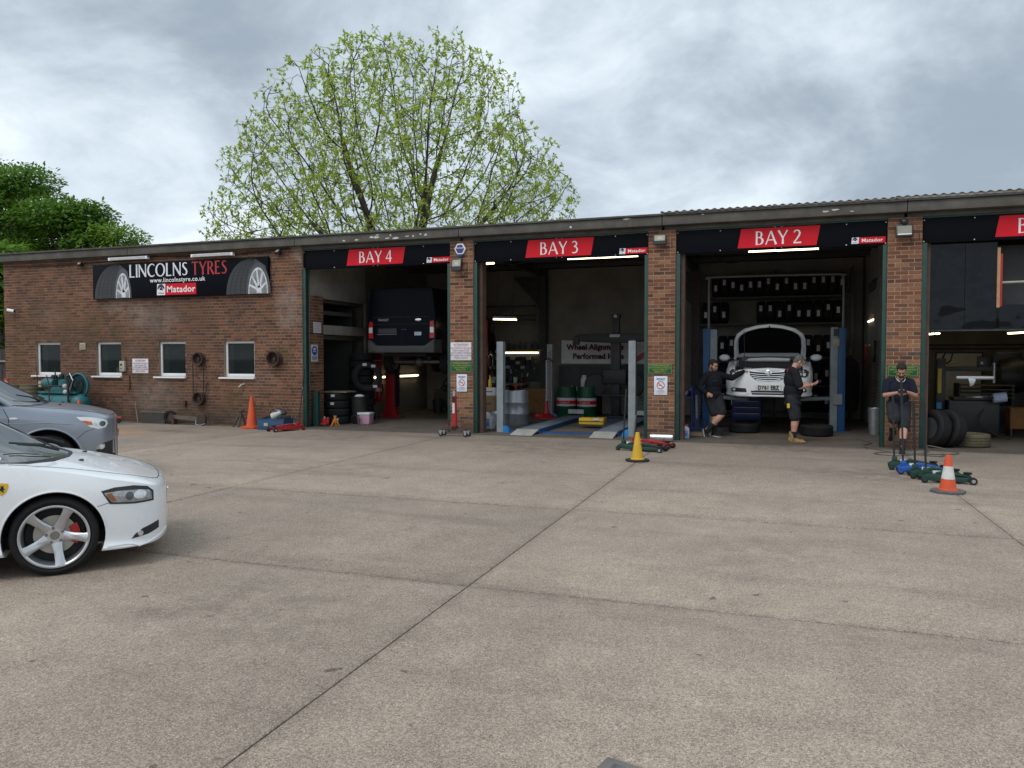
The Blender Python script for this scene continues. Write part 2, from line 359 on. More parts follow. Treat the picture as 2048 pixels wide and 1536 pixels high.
M_JOINT = M('joint_filler', (.17, .138, .108), .95, var=.4, vs=9, bump=.4)
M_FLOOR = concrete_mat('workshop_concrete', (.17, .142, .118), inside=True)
ground = MB().bx(-400, 400, -400, 600, -.9, -.018).build('ground', M_JOINT); tag(ground, kind='structure')
XJ = [-24.5, -19.95, -15.55, -11.15, -6.75, -2.16, 2.11, 6.5, 10.9, 15.3]
YJ = [-12.8, -9.8, -6.8, -3.8, -.78, 2.24, 5.25, 8.28, 15.62]
for i in range(len(XJ) - 1):
    for j in range(len(YJ) - 1):
        g = .005
        MB().bx(XJ[i] + g, XJ[i + 1] - g, YJ[j] + g, YJ[j + 1] - g, -.12, R0.uniform(-.002, .002)).build('concrete_slab', M_YARD, ground, bevel=.008)
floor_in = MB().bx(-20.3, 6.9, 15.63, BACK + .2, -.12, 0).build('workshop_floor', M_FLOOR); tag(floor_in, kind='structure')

# ---- the garage building
bld = thing('garage_building', 'long single storey brick tyre garage with four open bays and concrete fascia', 'building', (0, 0, 0))
def brick_mat(name, from_obj):
    m = bpy.data.materials.new(name); m.use_nodes = True; nt = m.node_tree; N = nt.nodes; L = nt.links; b = N['Principled BSDF']
    b.inputs['Roughness'].default_value = .9; b.inputs['Specular IOR Level'].default_value = .25
    if from_obj: r = N.new('ShaderNodeObjectInfo').outputs['Random']
    else:
        a = N.new('ShaderNodeAttribute'); a.attribute_name = 'tone'; r = a.outputs['Fac']
    cr = N.new('ShaderNodeValToRGB'); L.new(r, cr.inputs[0]); e = cr.color_ramp
    cols = [(.0, (.080, .042, .031)), (.08, (.115, .052, .036)), (.22, (.155, .066, .042)), (.45, (.205, .087, .050)), (.65, (.24, .112, .063)), (.82, (.265, .14, .080)), (.93, (.18, .085, .058)), (1.0, (.09, .060, .048))]
    e.elements[0].position = 0; e.elements[0].color = (*cols[0][1], 1); e.elements[1].position = 1; e.elements[1].color = (*cols[-1][1], 1)
    for p, c in cols[1:-1]: e.elements.new(p).color = (*c, 1)
    g = N.new('ShaderNodeNewGeometry')
    col = stain_chain(nt, cr.outputs[0], g.outputs['Position'], .55)
    L.new(col, b.inputs['Base Color'])
    n = N.new('ShaderNodeTexNoise'); n.inputs['Scale'].default_value = 130; n.inputs['Detail'].default_value = 3; L.new(g.outputs['Position'], n.inputs[0])
    bp = N.new('ShaderNodeBump'); bp.inputs['Strength'].default_value = .5; bp.inputs['Distance'].default_value = .004; L.new(n.outputs[0], bp.inputs['Height']); L.new(bp.outputs[0], b.inputs['Normal'])
    return m
def stain_chain(nt, c, pos, k):
    """shared weathering of bricks and mortar: grain, lime bloom, moss and a dirty foot"""
    N = nt.nodes; L = nt.links
    def nz(sc, det=5, ro=.6):
        n = N.new('ShaderNodeTexNoise'); n.inputs['Scale'].default_value = sc; n.inputs['Detail'].default_value = det; n.inputs['Roughness'].default_value = ro; L.new(pos, n.inputs[0]); return n.outputs[0]
    def mr(x, a, b_, c_, d, sm=False):
        n = N.new('ShaderNodeMapRange'); L.new(x, n.inputs[0])
        if sm: n.interpolation_type = 'SMOOTHSTEP'
        for i, q in enumerate((a, b_, c_, d)): n.inputs[i + 1].default_value = q
        return n.outputs[0]
    def mul(c_, f):
        n = N.new('ShaderNodeMix'); n.data_type = 'RGBA'; n.blend_type = 'MULTIPLY'; n.inputs[0].default_value = 1; L.new(c_, n.inputs[6]); L.new(f, n.inputs[7]); return n.outputs[2]
    def mix(c_, col, f):
        n = N.new('ShaderNodeMix'); n.data_type = 'RGBA'; L.new(f, n.inputs[0]); L.new(c_, n.inputs[6]); n.inputs[7].default_value = (*col, 1); return n.outputs[2]
    def mth(op, a, b_):
        n = N.new('ShaderNodeMath'); n.operation = op; n.use_clamp = op != 'ADD'
        for i, q in enumerate((a, b_)):
            if isinstance(q, (int, float)): n.inputs[i].default_value = q
            else: L.new(q, n.inputs[i])
        return n.outputs[0]
    c = mul(c, mr(nz(45, 4, .7), .3, .7, .78, 1.22)); c = mul(c, mr(nz(1.1, 5, .65), .3, .7, .82, 1.16))
    sp = N.new('ShaderNodeSeparateXYZ'); L.new(pos, sp.inputs[0]); X, Z = sp.outputs[0], sp.outputs[2]
    def blob(cx, cz, rx_, rz_, amt):
        a = mth('DIVIDE', mth('SUBTRACT', X, cx) if False else sub(X, cx), rx_); b_ = mth2(sub(Z, cz), rz_)
        return a, b_
    def sub(s, v):
        n = N.new('ShaderNodeMath'); n.operation = 'SUBTRACT'; L.new(s, n.inputs[0]); n.inputs[1].default_value = v; return n.outputs[0]
    def ell(cx, cz, rx_, rz_):
        cb = N.new('ShaderNodeCombineXYZ')
        for i, (s, v, r) in enumerate(((X, cx, rx_), (Z, cz, rz_))):
            n = N.new('ShaderNodeMath'); n.operation = 'DIVIDE'; L.new(sub(s, v), n.inputs[0]); n.inputs[1].default_value = r; L.new(n.outputs[0], cb.inputs[i])
        l = N.new('ShaderNodeVectorMath'); l.operation = 'LENGTH'; L.new(cb.outputs[0], l.inputs[0]); return mr(l.outputs['Value'], 1.0, .35, 0, 1, True)
    blotch = mr(nz(3.4, 7, .72), .36, .66, .05, 1)
    for cx, cz, rx_, rz_, amt in ((-15.35, 2.72, 1.15, .62, .75), (-16.4, 3.0, .9, .35, .5), (-11.25, 2.9, .5, .75, .7), (-15.3, .65, 1.0, .75, .8), (-18.9, 2.9, .7, .40, .30), (-10.9, 4.25, .32, .35, .8), (-12.0, 1.15, .7, .3, .18), (-16.0, 1.75, .35, .6, .25), (-13.2, 4.0, 3.0, .3, .12)):
        f = mth('MULTIPLY', mth('MULTIPLY', ell(cx, cz, rx_, rz_), blotch), amt * (k + .12)); c = mix(c, (.40, .36, .33), f)
    moss = mr(nz(2.1, 6, .7), .40, .62, 0, 1)
    for cx, cz, rx_, rz_, amt in ((-18.3, 2.5, 2.3, .85, .42), (-20.3, 1.6, .6, 1.5, .5), (-11.4, 1.75, .4, .4, .45), (-12.9, .55, .7, .45, .55), (-17.0, 2.2, 1.3, .6, .22), (-14.0, .2, 2.0, .25, .4)):
        f = mth('MULTIPLY', mth('MULTIPLY', ell(cx, cz, rx_, rz_), moss), amt); c = mix(c, (.105, .085, .03), f)
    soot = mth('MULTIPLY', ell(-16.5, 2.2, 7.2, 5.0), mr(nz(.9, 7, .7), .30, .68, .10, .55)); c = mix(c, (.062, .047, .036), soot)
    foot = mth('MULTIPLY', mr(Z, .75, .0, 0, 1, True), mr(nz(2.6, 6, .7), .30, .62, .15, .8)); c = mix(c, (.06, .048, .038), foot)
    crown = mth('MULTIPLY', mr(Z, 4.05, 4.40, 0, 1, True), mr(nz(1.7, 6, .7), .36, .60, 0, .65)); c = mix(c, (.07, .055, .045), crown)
    return c
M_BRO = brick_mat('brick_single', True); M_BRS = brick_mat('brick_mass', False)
def mortar_mat():
    m = bpy.data.materials.new('mortar'); m.use_nodes = True; nt = m.node_tree; N = nt.nodes; b = N['Principled BSDF']; b.inputs['Roughness'].default_value = .95
    rgb = N.new('ShaderNodeRGB'); rgb.outputs[0].default_value = (.40, .30, .205, 1); g = N.new('ShaderNodeNewGeometry')
    nt.links.new(stain_chain(nt, rgb.outputs[0], g.outputs['Position'], .4), b.inputs['Base Color']); return m
M_MORT = mortar_mat()
CH = .075
_bm = {}
def brick_mesh(l, d=.10):
    k = (round(l, 3), d)
    if k not in _bm:
        me = MB().box((0, 0, 0), (l, d, .063)).mesh('brick', smooth=False, bevel=0); me.materials.append(M_BRO); _bm[k] = me
    return _bm[k]
mass = {'v': [], 'f': [], 't': []}
def mass_brick(c, d, tone):
    mb = MB().box(c, d); o = len(mass['v']); mass['v'] += mb.v; mass['f'] += [tuple(i + o for i in f) for f in mb.f]; mass['t'] += [tone] * 8
def brick_courses(x0, x1, z0, z1, holes=(), bond='garden', single=None, yf=FY, axis='X', cap=300, flip=False):
    """lay bricks on the plane Y=yf between x0..x1 (or on X=yf between y0..y1), 8 mm proud of the mortar"""
    n = int(round((z1 - z0) / CH)); cnt = 0
    for c in range(n):
        zc = z0 + c * CH + CH / 2
        header = bond == 'garden' and c % 4 == 3
        L_ = .1125 if header else .225
        off = -(.05625 if header else (0 if c % 2 == 0 else .1125))
        spans = [(x0, x1)]
        for hx0, hx1, hz0, hz1 in holes:
            if hz0 - .01 < zc < hz1 + .01:
                ns = []
                for a, b in spans:
                    if hx1 <= a or hx0 >= b: ns.append((a, b)); continue
                    if hx0 > a: ns.append((a, hx0))
                    if hx1 < b: ns.append((hx1, b))
                spans = ns
        for a, b in spans:
            if bond == 'pier':
                w = b - a; seq = [.225, .225, w - .45] if c % 2 == 0 else [w - .45, .225, .225]
                e = [a]
                for q in seq: e.append(e[-1] + q)
                cells = list(zip(e[:-1], e[1:]))
            else:
                k0 = math.floor((a - off) / L_); cells = []; p = k0 * L_ + off
                while p < b - .001:
                    q0, q1 = max(p, a), min(p + L_, b)
                    if q1 - q0 > .04: cells.append((q0, q1))
                    p += L_
            for q0, q1 in cells:
                l = q1 - q0 - .012; xc = (q0 + q1) / 2; j = R0.uniform(-.0022, .0022)
                if single is not None and cnt < cap:
                    o = bpy.data.objects.new('brick', brick_mesh(round(l / .0125) * .0125 if abs(l - .213) > .004 else .213)); COL.objects.link(o)
                    o.parent = single
                    o.location = (xc, yf + .05 + j, zc) if axis == 'X' else (yf + .05 * (-1 if flip else 1) + j, xc, zc)
                    if axis != 'X': o.rotation_euler = (0, 0, math.pi / 2)
                    cnt += 1
                else:
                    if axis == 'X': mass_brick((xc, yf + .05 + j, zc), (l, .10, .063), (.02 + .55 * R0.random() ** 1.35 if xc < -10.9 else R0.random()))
                    else: mass_brick((yf + (-.05 if flip else .05) + j, xc, zc), (.10, l, .063), R0.random())
    return cnt
# left brick wall with its four window openings
WIN = [(-19.52, -18.63), (-17.34, -16.48), (-15.23, -14.37), (-13.16, -12.25)]
WZ0, WZ1 = 1.20, 2.10
XL, XR = -20.70, -10.86
mbw = MB()
xs = [XL] + [q for w in WIN for q in w] + [XR]
for i in range(0, len(xs), 2): mbw.bx(xs[i] + .004, xs[i + 1] - (.004 if i == len(xs) - 2 else 0), FY + .005, FY + .22, -.05, 4.36)
for a, b in WIN: mbw.bx(a, b, FY + .005, FY + .22, -.05, WZ0); mbw.bx(a, b, FY + .005, FY + .22, WZ1, 4.36)
wall = mbw.build('front_wall', M_MORT, bld, smooth=False)
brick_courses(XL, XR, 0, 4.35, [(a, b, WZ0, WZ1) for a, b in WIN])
# brick piers between the bays
PIERS = [(-6.98, -6.42), (-2.55, -1.99), (1.90, 2.48), (6.32, 6.90)]
nb = 0
for i, (a, b) in enumerate(PIERS):
    o = MB().bx(a + .005, b - .005, FY + .005, FY + .44, -.05, 4.28).build('pier', M_MORT, bld, smooth=False)
    brick_courses(a, b, 0, 4.275, bond='pier', single=o if i in (1, 2) else None, cap=150)
    if i < 3: brick_courses(FY + .112, FY + .45, 0, 4.275, bond='stretch', yf=b, axis='Y', flip=True)
# brick return of the left jamb, seen inside bay 4
MB().bx(-11.05, -10.865, FY + .22, 16.82, -.05, 3.2).build('jamb', M_MORT, bld, smooth=False)
brick_courses(FY + .012, 16.82, 0, 3.2, bond='garden', yf=-10.86, axis='Y', flip=True)
# left gable return
me = bpy.data.meshes.new('bricks'); me.from_pydata(mass['v'], [], mass['f']); me.update()
at = me.attributes.new('tone', 'FLOAT', 'POINT'); at.data.foreach_set('value', mass['t'])
tag(mobj('brickwork', me, M_BRS, bld), kind='stuff')
M_CONC = M('fascia_concrete', (.10, .094, .082), .92, var=.35, vs=3, bump=.5, bs=45, dirt=.55, dcol=(.075, .068, .055))
M_CONCW = M('fascia_limewash', (.55, .53, .50), .95, var=.3, vs=12)
segs = [-20.85, -16.05, -10.95, -6.7, -2.25, 2.2, 6.95]
for i in range(len(segs) - 1):
    a, b = segs[i] + .006, segs[i + 1] - .006
    o = MB().bx(a, b, FY - .16, FY + .30, 4.36, 4.545).build('fascia_beam', M_CONC, bld, bevel=.012)
    MB().bx(a, b, FY - .20, FY + .31, 4.549, 4.590).build('coping', M('coping_felt', (.075, .075, .07), .9, var=.4, vs=4, dirt=.5), bld, bevel=.008)
    if i >= 2:
        MB().bx(a + .02, b - .02, FY + .02, FY + .28, 4.285, 4.356).build('lintel', M_CONC, bld, bevel=.006)
# flakes of old limewash left on the fascia
for i in range(18):
    x = R0.choice([R0.uniform(-9.9, -7.2), R0.uniform(-10.8, -2.6), R0.uniform(-1.5, 1.6), R0.uniform(-9.0, -7.6)]); z = R0.uniform(4.40, 4.53); w = R0.uniform(.02, .11); h = R0.uniform(.012, .04)
    poly = [(x + w * math.cos(t) * R0.uniform(.5, 1.1), z + h * math.sin(t) * R0.uniform(.4, 1.1)) for t in [k * math.pi / 4 for k in range(8)]]
    MB().prism(poly, FY - .1625, FY - .1595).build('lime_patch', M_CONCW, bld, smooth=False)
# roof: felt deck on the left, corrugated cement sheets over the bays on the right
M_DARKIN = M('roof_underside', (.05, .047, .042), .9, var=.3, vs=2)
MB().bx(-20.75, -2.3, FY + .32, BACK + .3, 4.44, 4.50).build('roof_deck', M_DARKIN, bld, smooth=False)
def corrugated(x0, x1, y0, y1, z0, z1, amp=.013, wl=.146):
    n = int((x1 - x0) / wl * 8); vs = []; fs = []
    for i in range(n + 1):
        x = x0 + (x1 - x0) * i / n; dz = amp * math.sin(2 * math.pi * (x - x0) / wl)
        vs += [(x, y0, z0 + dz), (x, y1, z1 + dz), (x, y0, z0 + dz - .008), (x, y1, z1 + dz - .008)]
        if i:
            o = (i - 1) * 4; fs += [(o, o + 4, o + 5, o + 1), (o + 2, o + 3, o + 7, o + 6), (o, o + 2, o + 6, o + 4)]
    return MB().add(vs, fs)
M_CEM = M('cement_sheet', (.40, .39, .375), .9, var=.3, vs=3, dirt=.5, dcol=(.10, .095, .085))
for k, (a, b, dz) in enumerate([(-2.28, -.10, 0), (-.14, 2.05, .004), (2.0, 4.5, .02), (4.46, 7.0, .024)]):
    corrugated(a, b, FY - .23, BACK + .3, 4.617 + dz, 5.0 + dz).build('roof_sheet', M_CEM, bld, ang=60); MB().bx(a + .03, b - .05, FY - .20, FY - .1, 4.591, 4.608 + dz).build('eaves_filler', M_CEM, bld, smooth=False)
# workshop shell
def block_mat(name, col, dark=.0):
    m = bpy.data.materials.new(name); m.use_nodes = True; nt = m.node_tree; N = nt.nodes; L = nt.links; b = N['Principled BSDF']; b.inputs['Roughness'].default_value = .75
    g = N.new('ShaderNodeNewGeometry'); n = N.new('ShaderNodeTexNoise'); n.inputs['Scale'].default_value = 1.4; n.inputs['Detail'].default_value = 7; n.inputs['Roughness'].default_value = .65; L.new(g.outputs['Position'], n.inputs[0])
    r = N.new('ShaderNodeMapRange'); L.new(n.outputs[0], r.inputs[0]); r.inputs[1].default_value = .3; r.inputs[2].default_value = .72; r.inputs[3].default_value = 1.1; r.inputs[4].default_value = .62
    mx = N.new('ShaderNodeMix'); mx.data_type = 'RGBA'; mx.blend_type = 'MULTIPLY'; mx.inputs[0].default_value = 1; mx.inputs[6].default_value = (*col, 1); L.new(r.outputs[0], mx.inputs[7]); L.new(mx.outputs[2], b.inputs['Base Color'])
    return m
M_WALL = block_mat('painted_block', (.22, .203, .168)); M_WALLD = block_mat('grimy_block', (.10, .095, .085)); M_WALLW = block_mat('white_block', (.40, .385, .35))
def block_wall(name, x0, x1, z0, z1, yf, axis='Y', parent=bld, mat=M_WALL, bl=.45, bh=.225, th=.1, sgn=1):
    """painted blockwork: one backing wall and blocks standing 4 mm proud of the joints, joined"""
    back = MB(); bk = MB(); rows = int(math.ceil((z1 - z0) / bh))
    for r in range(rows):
        za, zb = z0 + r * bh, min(z0 + (r + 1) * bh, z1); p = x0 - (bl / 2 if r % 2 else 0)
        while p < x1 - .01:
            a, b = max(p, x0), min(p + bl, x1); p += bl
            if b - a < .03: continue
            if axis == 'Y': bk.bx(a + .004, b - .004, yf - .003 * sgn if sgn > 0 else yf + th, yf + th if sgn > 0 else yf + th + .003, za + .004, zb - .004)
            else: bk.bx(yf, yf + th + .003, a + .004, b - .004, za + .004, zb - .004) if sgn > 0 else (bk.bx(yf - th + .01, yf + .003, a + .004, b - .004, za + .004, zb - .004) if sgn < -1 else bk.bx(yf - th - .003, yf - .01, a + .004, b - .004, za + .004, zb - .004))
    o = (back.bx(x0, x1, yf, yf + th, z0, z1) if axis == 'Y' else (back.bx(yf, yf + th, x0, x1, z0, z1) if sgn > 0 else back.bx(yf - th, yf, x0, x1, z0, z1))).build(name, mat, parent, smooth=False)
    b = bk.build('block', mat, o, smooth=False); tag(b, kind='stuff'); return o
block_wall('back_wall', -11.1, 2.15, 0, 4.42, BACK, mat=M_WALL)
block_wall('back_wall', 2.30, 6.9, 0, 4.42, BACK, mat=M_WALL)
block_wall('partition_wall', FY + .46, BACK - .005, 0, 4.44, 2.30, axis='X', sgn=-1, mat=M_WALLW)
MB().bx(6.75, 6.9, FY + .44, BACK, 0, 4.6).build('end_wall', M_WALL, bld, smooth=False)
# side wall of bay 4: white upper band, dark hatch, white beam, dark store opening, then painted wall
block_wall('side_wall', 16.825, 19.03, 3.18, 4.42, -10.93, axis='X', sgn=-2, mat=M_WALLW)
block_wall('side_wall', FY + .46, 16.82, 3.22, 4.42, -10.93, axis='X', sgn=-2, mat=M_WALLW)
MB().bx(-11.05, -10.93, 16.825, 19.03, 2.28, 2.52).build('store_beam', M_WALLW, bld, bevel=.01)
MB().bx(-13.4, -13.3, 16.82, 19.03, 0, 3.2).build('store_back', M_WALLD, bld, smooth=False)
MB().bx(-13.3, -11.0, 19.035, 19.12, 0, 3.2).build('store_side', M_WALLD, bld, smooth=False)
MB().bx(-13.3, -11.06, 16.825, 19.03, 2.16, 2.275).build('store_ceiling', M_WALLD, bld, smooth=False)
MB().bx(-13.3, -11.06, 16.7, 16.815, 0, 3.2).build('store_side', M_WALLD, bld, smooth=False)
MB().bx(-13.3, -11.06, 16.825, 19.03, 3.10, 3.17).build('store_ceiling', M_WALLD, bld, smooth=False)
block_wall('side_wall', 19.035, BACK, 0, 4.42, -10.93, axis='X', sgn=-2, mat=M_WALL)
# office behind the windows
M_ROOM = M('office_wall', (.10, .105, .10), .8, var=.1)
MB().bx(-20.5, -11.1, 18.6, 18.7, -.02, 3.0).build('office_wall', M('office_wall_back', (.03, .032, .032), .8), bld, smooth=False)
MB().bx(-20.5, -11.1, FY + .23, 18.6, 2.8, 2.9).build('office_ceiling', M_ROOM, bld, smooth=False)
MB().bx(-20.69, -20.5, FY + .22, BACK + .3, -.05, 4.4).build('gable_wall', M_MORT, bld, smooth=False)
MB().bx(-11.1, -11.06, FY + .23, 16.7, 0, 4.4).build('office_end', M_ROOM, bld, smooth=False)
MB().bx(-20.5, 6.9, BACK + .2, BACK + .3, 0, 4.44).build('rear_wall', M_WALLD, bld, smooth=False)
M_UPVC = M('white_frame', (.74, .75, .76), .35, var=.05)
M_GLASS = M('window_glass', (.012, .02, .022), .03, var=0, spec=.4, alpha=.5)
M_BLIND = M('reveal_board', (.55, .56, .56), .7, var=.05)
for i, (a, b) in enumerate(WIN):
    w = bpy.data.objects.new('window', None); COL.objects.link(w); w.parent = bld
    y = FY + .07; f = MB(); t = .055
    f.bx(a, a + t, y, y + .06, WZ0, WZ1).bx(b - t, b, y, y + .06, WZ0, WZ1).bx(a + t, b - t, y, y + .06, WZ1 - t, WZ1).bx(a + t, b - t, y, y + .06, WZ0, WZ0 + t * 1.5)
    f.build('window_frame', M_UPVC, w, bevel=.006)
    MB().bx(a + t, b - t, y + .03, y + .036, WZ0 + t * 1.5, WZ1 - t).build('pane', M_GLASS, w, smooth=False)
    MB().bx(a - .13, b + .03, FY - .07, y - .002, WZ0 - .045, WZ0 - .003).build('sill', M_UPVC, w, bevel=.008)
    MB().bx(a - .006, a + .004, y + .062, y + .30, WZ0, WZ1).build('reveal', M_BLIND, w, smooth=False)
    if i == 1: MB().bx(b - .55, b - .1, y + .3, y + .7, WZ0 - .2, WZ0 + .22).build('paper_box', M('paper', (.6, .6, .52), .8), w)
# steel portal frame inside
M_STEEL = M('dark_steel', (.035, .037, .04), .6, var=.3)
for x in (-6.85, -2.3):
    f = MB(); y0 = BACK - .32
    f.bx(x - .09, x + .09, y0, y0 + .02, 0, 4.4).bx(x - .09, x + .09, y0 + .24, y0 + .26, 0, 4.4).bx(x - .006, x + .006, y0 + .02, y0 + .24, 0, 4.4)
    f.build('steel_column', M_STEEL, bld, smooth=False)
    r = MB(); r.bx(x - .08, x + .08, FY + .5, BACK - .34, 4.18, 4.20).bx(x - .08, x + .08, FY + .5, BACK - .34, 4.42, 4.44).bx(x - .006, x + .006, FY + .5, BACK - .34, 4.2, 4.42)
    r.build('steel_rafter', M_STEEL, bld, smooth=False)
    h = MB(); h.prism([(x - 1.0, 4.17), (x - .1, 4.17), (x - .1, 3.2)], y0 + .1, y0 + .13); h.build('haunch', M_STEEL, bld, smooth=False)
for y in (17.2, 18.7, 20.2, 21.7):
    MB().bx(-11, 6.7, y, y + .07, 4.30, 4.42).build('purlin', M_STEEL, bld, smooth=False)
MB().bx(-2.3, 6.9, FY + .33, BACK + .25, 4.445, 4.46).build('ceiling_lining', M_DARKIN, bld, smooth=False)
# green steel door frames
M_GREEN = M('green_door_frame', (.005, .048, .040), .5, var=.25, dirt=.35, dcol=(.06, .035, .02), rust=.35)
OPEN = [(-10.86, -6.98), (-6.42, -2.55), (-1.99, 1.90), (2.48, 6.32)]
for a, b in OPEN:
    f = MB(); f.bx(a, a + .085, FY + .03, FY + .15, 0, 3.80).bx(b - .075, b, FY + .03, FY + .15, 0, 3.80); f.bx(a, b, FY + .04, FY + .12, 4.255, 4.283)
    f.build('door_frame', M_GREEN, bld, bevel=.006)
    if a > -10:
        MB().bx(a + .088, a + .16, FY + .16, FY + .40, 0, 3.9).build('door_guide', M('rusty_guide', (.10, .06, .045), .8, var=.3, rust=.7), bld, smooth=False)
# ================================================================ SIGNS AND FITTINGS ON THE FACADE
M_BLACK = M('sign_black', (.004, .005, .008), .35, var=.1, spec=.06)
M_RED = M('sign_red', (.60, .010, .022), .45, var=.08, spec=.2)
M_WHITE = M('sign_white', (.78, .78, .79), .45, var=.06)
M_REDL = M('sign_letter_red', (.42, .025, .03), .4, var=.1)
M_CREAM = M('cream_plastic', (.42, .40, .30), .6, var=.15, dirt=.3)
M_NAVY = M('sign_navy', (.012, .02, .08), .4, var=.05)
M_BLKP = M('black_plastic', (.012, .012, .013), .45, var=.2)
M_BLKR = M('black_rubber', (.017, .017, .018), .8, var=.25, bump=.2)
M_CABLE = M('cable_black', (.015, .014, .013), .6, var=.1)
M_CHROME = M('bright_metal', (.75, .75, .76), .12, metal=1, var=.05)
M_GALV = M('galvanised', (.42, .43, .44), .42, metal=.8, var=.2, vs=9)
M_ALU = M('mill_aluminium', (.62, .63, .64), .3, metal=1, var=.1)
M_RUST = M('rusty_iron', (.055, .032, .024), .85, var=.4, rust=.6, bump=.4)
def logo(parent, x0, z0, w, h, y):
    """white swoosh emblem and red name plate"""
    p = MB().prism([(x0, z0), (x0 + w, z0), (x0 + w * .985 + .012, z0 + h), (x0 + .012, z0 + h)], y - .003, y); o = p.build('logo_plate', M_RED, parent, smooth=False)
    e = w * .21
    MB().prism([(x0, z0), (x0 + e, z0), (x0 + e + .012, z0 + h), (x0 + .012, z0 + h)], y - .0055, y - .0031).build('emblem_field', M_WHITE, o, smooth=False)
    cx, cz = x0 + e * .52, z0 + h * .45; a = MB(); n = 9
    for i, (r0, r1, a0, a1, dy) in enumerate(((.30, .42, 165, 20, 0), (.10, .20, 150, 10, -.04))):
        vs = []
        for k in range(n):
            t = rad(a0 + (a1 - a0) * k / (n - 1)); f = math.sin(math.pi * k / (n - 1)) * .16
            for r in (r0 - f * .3, r1 + f * .5): vs.append((cx + h * r * math.cos(t) * 1.02, y - .0062, cz + h * (r * math.sin(t) * 1.15 + dy) - .03 * h))
        a.add(vs, [(2 * k, 2 * k + 1, 2 * k + 3, 2 * k + 2) for k in range(n - 1)])
    a.add([(cx - h * .34, y - .0062, cz - h * .22), (cx + h * .36, y - .0062, cz - h * .26), (cx + h * .30, y - .0062, cz - h * .32), (cx - h * .30, y - .0062, cz - h * .30)], [(0, 1, 2, 3)])
    a.build('emblem', M_NAVY, o, smooth=False)
    text('Matador', h * .80, M_WHITE, o, (x0 + e + (w - e) * .51, y - .0045, z0 + h * .47), sx=1.10, bold=h * .014, spacing=1.06)
    return o
def bay_sign(x0, x1, num, rx0, rx1, cat_label, lx=None, z0=3.80, z1=4.25):
    t = thing('bay_sign', cat_label, 'sign', ((x0 + x1) / 2, FY + .075, z0), group='bay signs over the doors')
    ox = (x0 + x1) / 2; a, b = x0 - ox, x1 - ox; H = z1 - z0
    MB().bx(a, b, -.012, .012, 0, H).build('panel', M_BLACK, t, bevel=.004)
    r0, r1 = rx0 - ox, rx1 - ox
    red = MB().prism([(r0, .055), (r1 - .065, .055), (r1, H - .02), (r0 + .065, H - .02)], -.0155, -.0122).build('number_plate', M_RED, t, smooth=False)
    g, w = glyphs('BAY ' + num, .265, None, gap=.085, space=.26, sx=1.06)
    g.build('lettering', M_WHITE, red, smooth=False, loc=((r0 + r1) / 2 - w / 2, -.0175, .105))
    if lx is not None: logo(t, lx - ox, .045, .585, .115, -.0125)
    for sx in (a + .02, a + (r0 - a) * .72, b - (b - r1) * .60, b - .02):
        for sz in (.03, H - .03): MB().cyl((sx, -.0122, sz), (sx, -.020, sz), .011, .008, 8).build('screw_cap', M_WHITE, t)
    for sx in ((r0 + r1) / 2 - .06, (r0 + r1) / 2 + .06):
        for sz in (.03, H - .008): MB().cyl((sx, -.0122, sz), (sx, -.018, sz), .008, .008, 8).build('screw', M_GALV, t)
    return t
bay_sign(-10.85, -6.97, '4', -9.66, -8.12, 'black sign with red BAY 4 plate above the raised dark van', -7.58)
bay_sign(-6.41, -2.56, '3', -5.22, -3.70, 'black sign with red BAY 3 plate above the four post lift', -3.16)
bay_sign(-1.98, 1.89, '2', -.79, .73, 'black sign with red BAY 2 plate above the white car', 1.28)
bay_sign(2.49, 6.31, '1', 3.65, 5.15, 'black sign cut by the frame with only its B in view', 5.65)

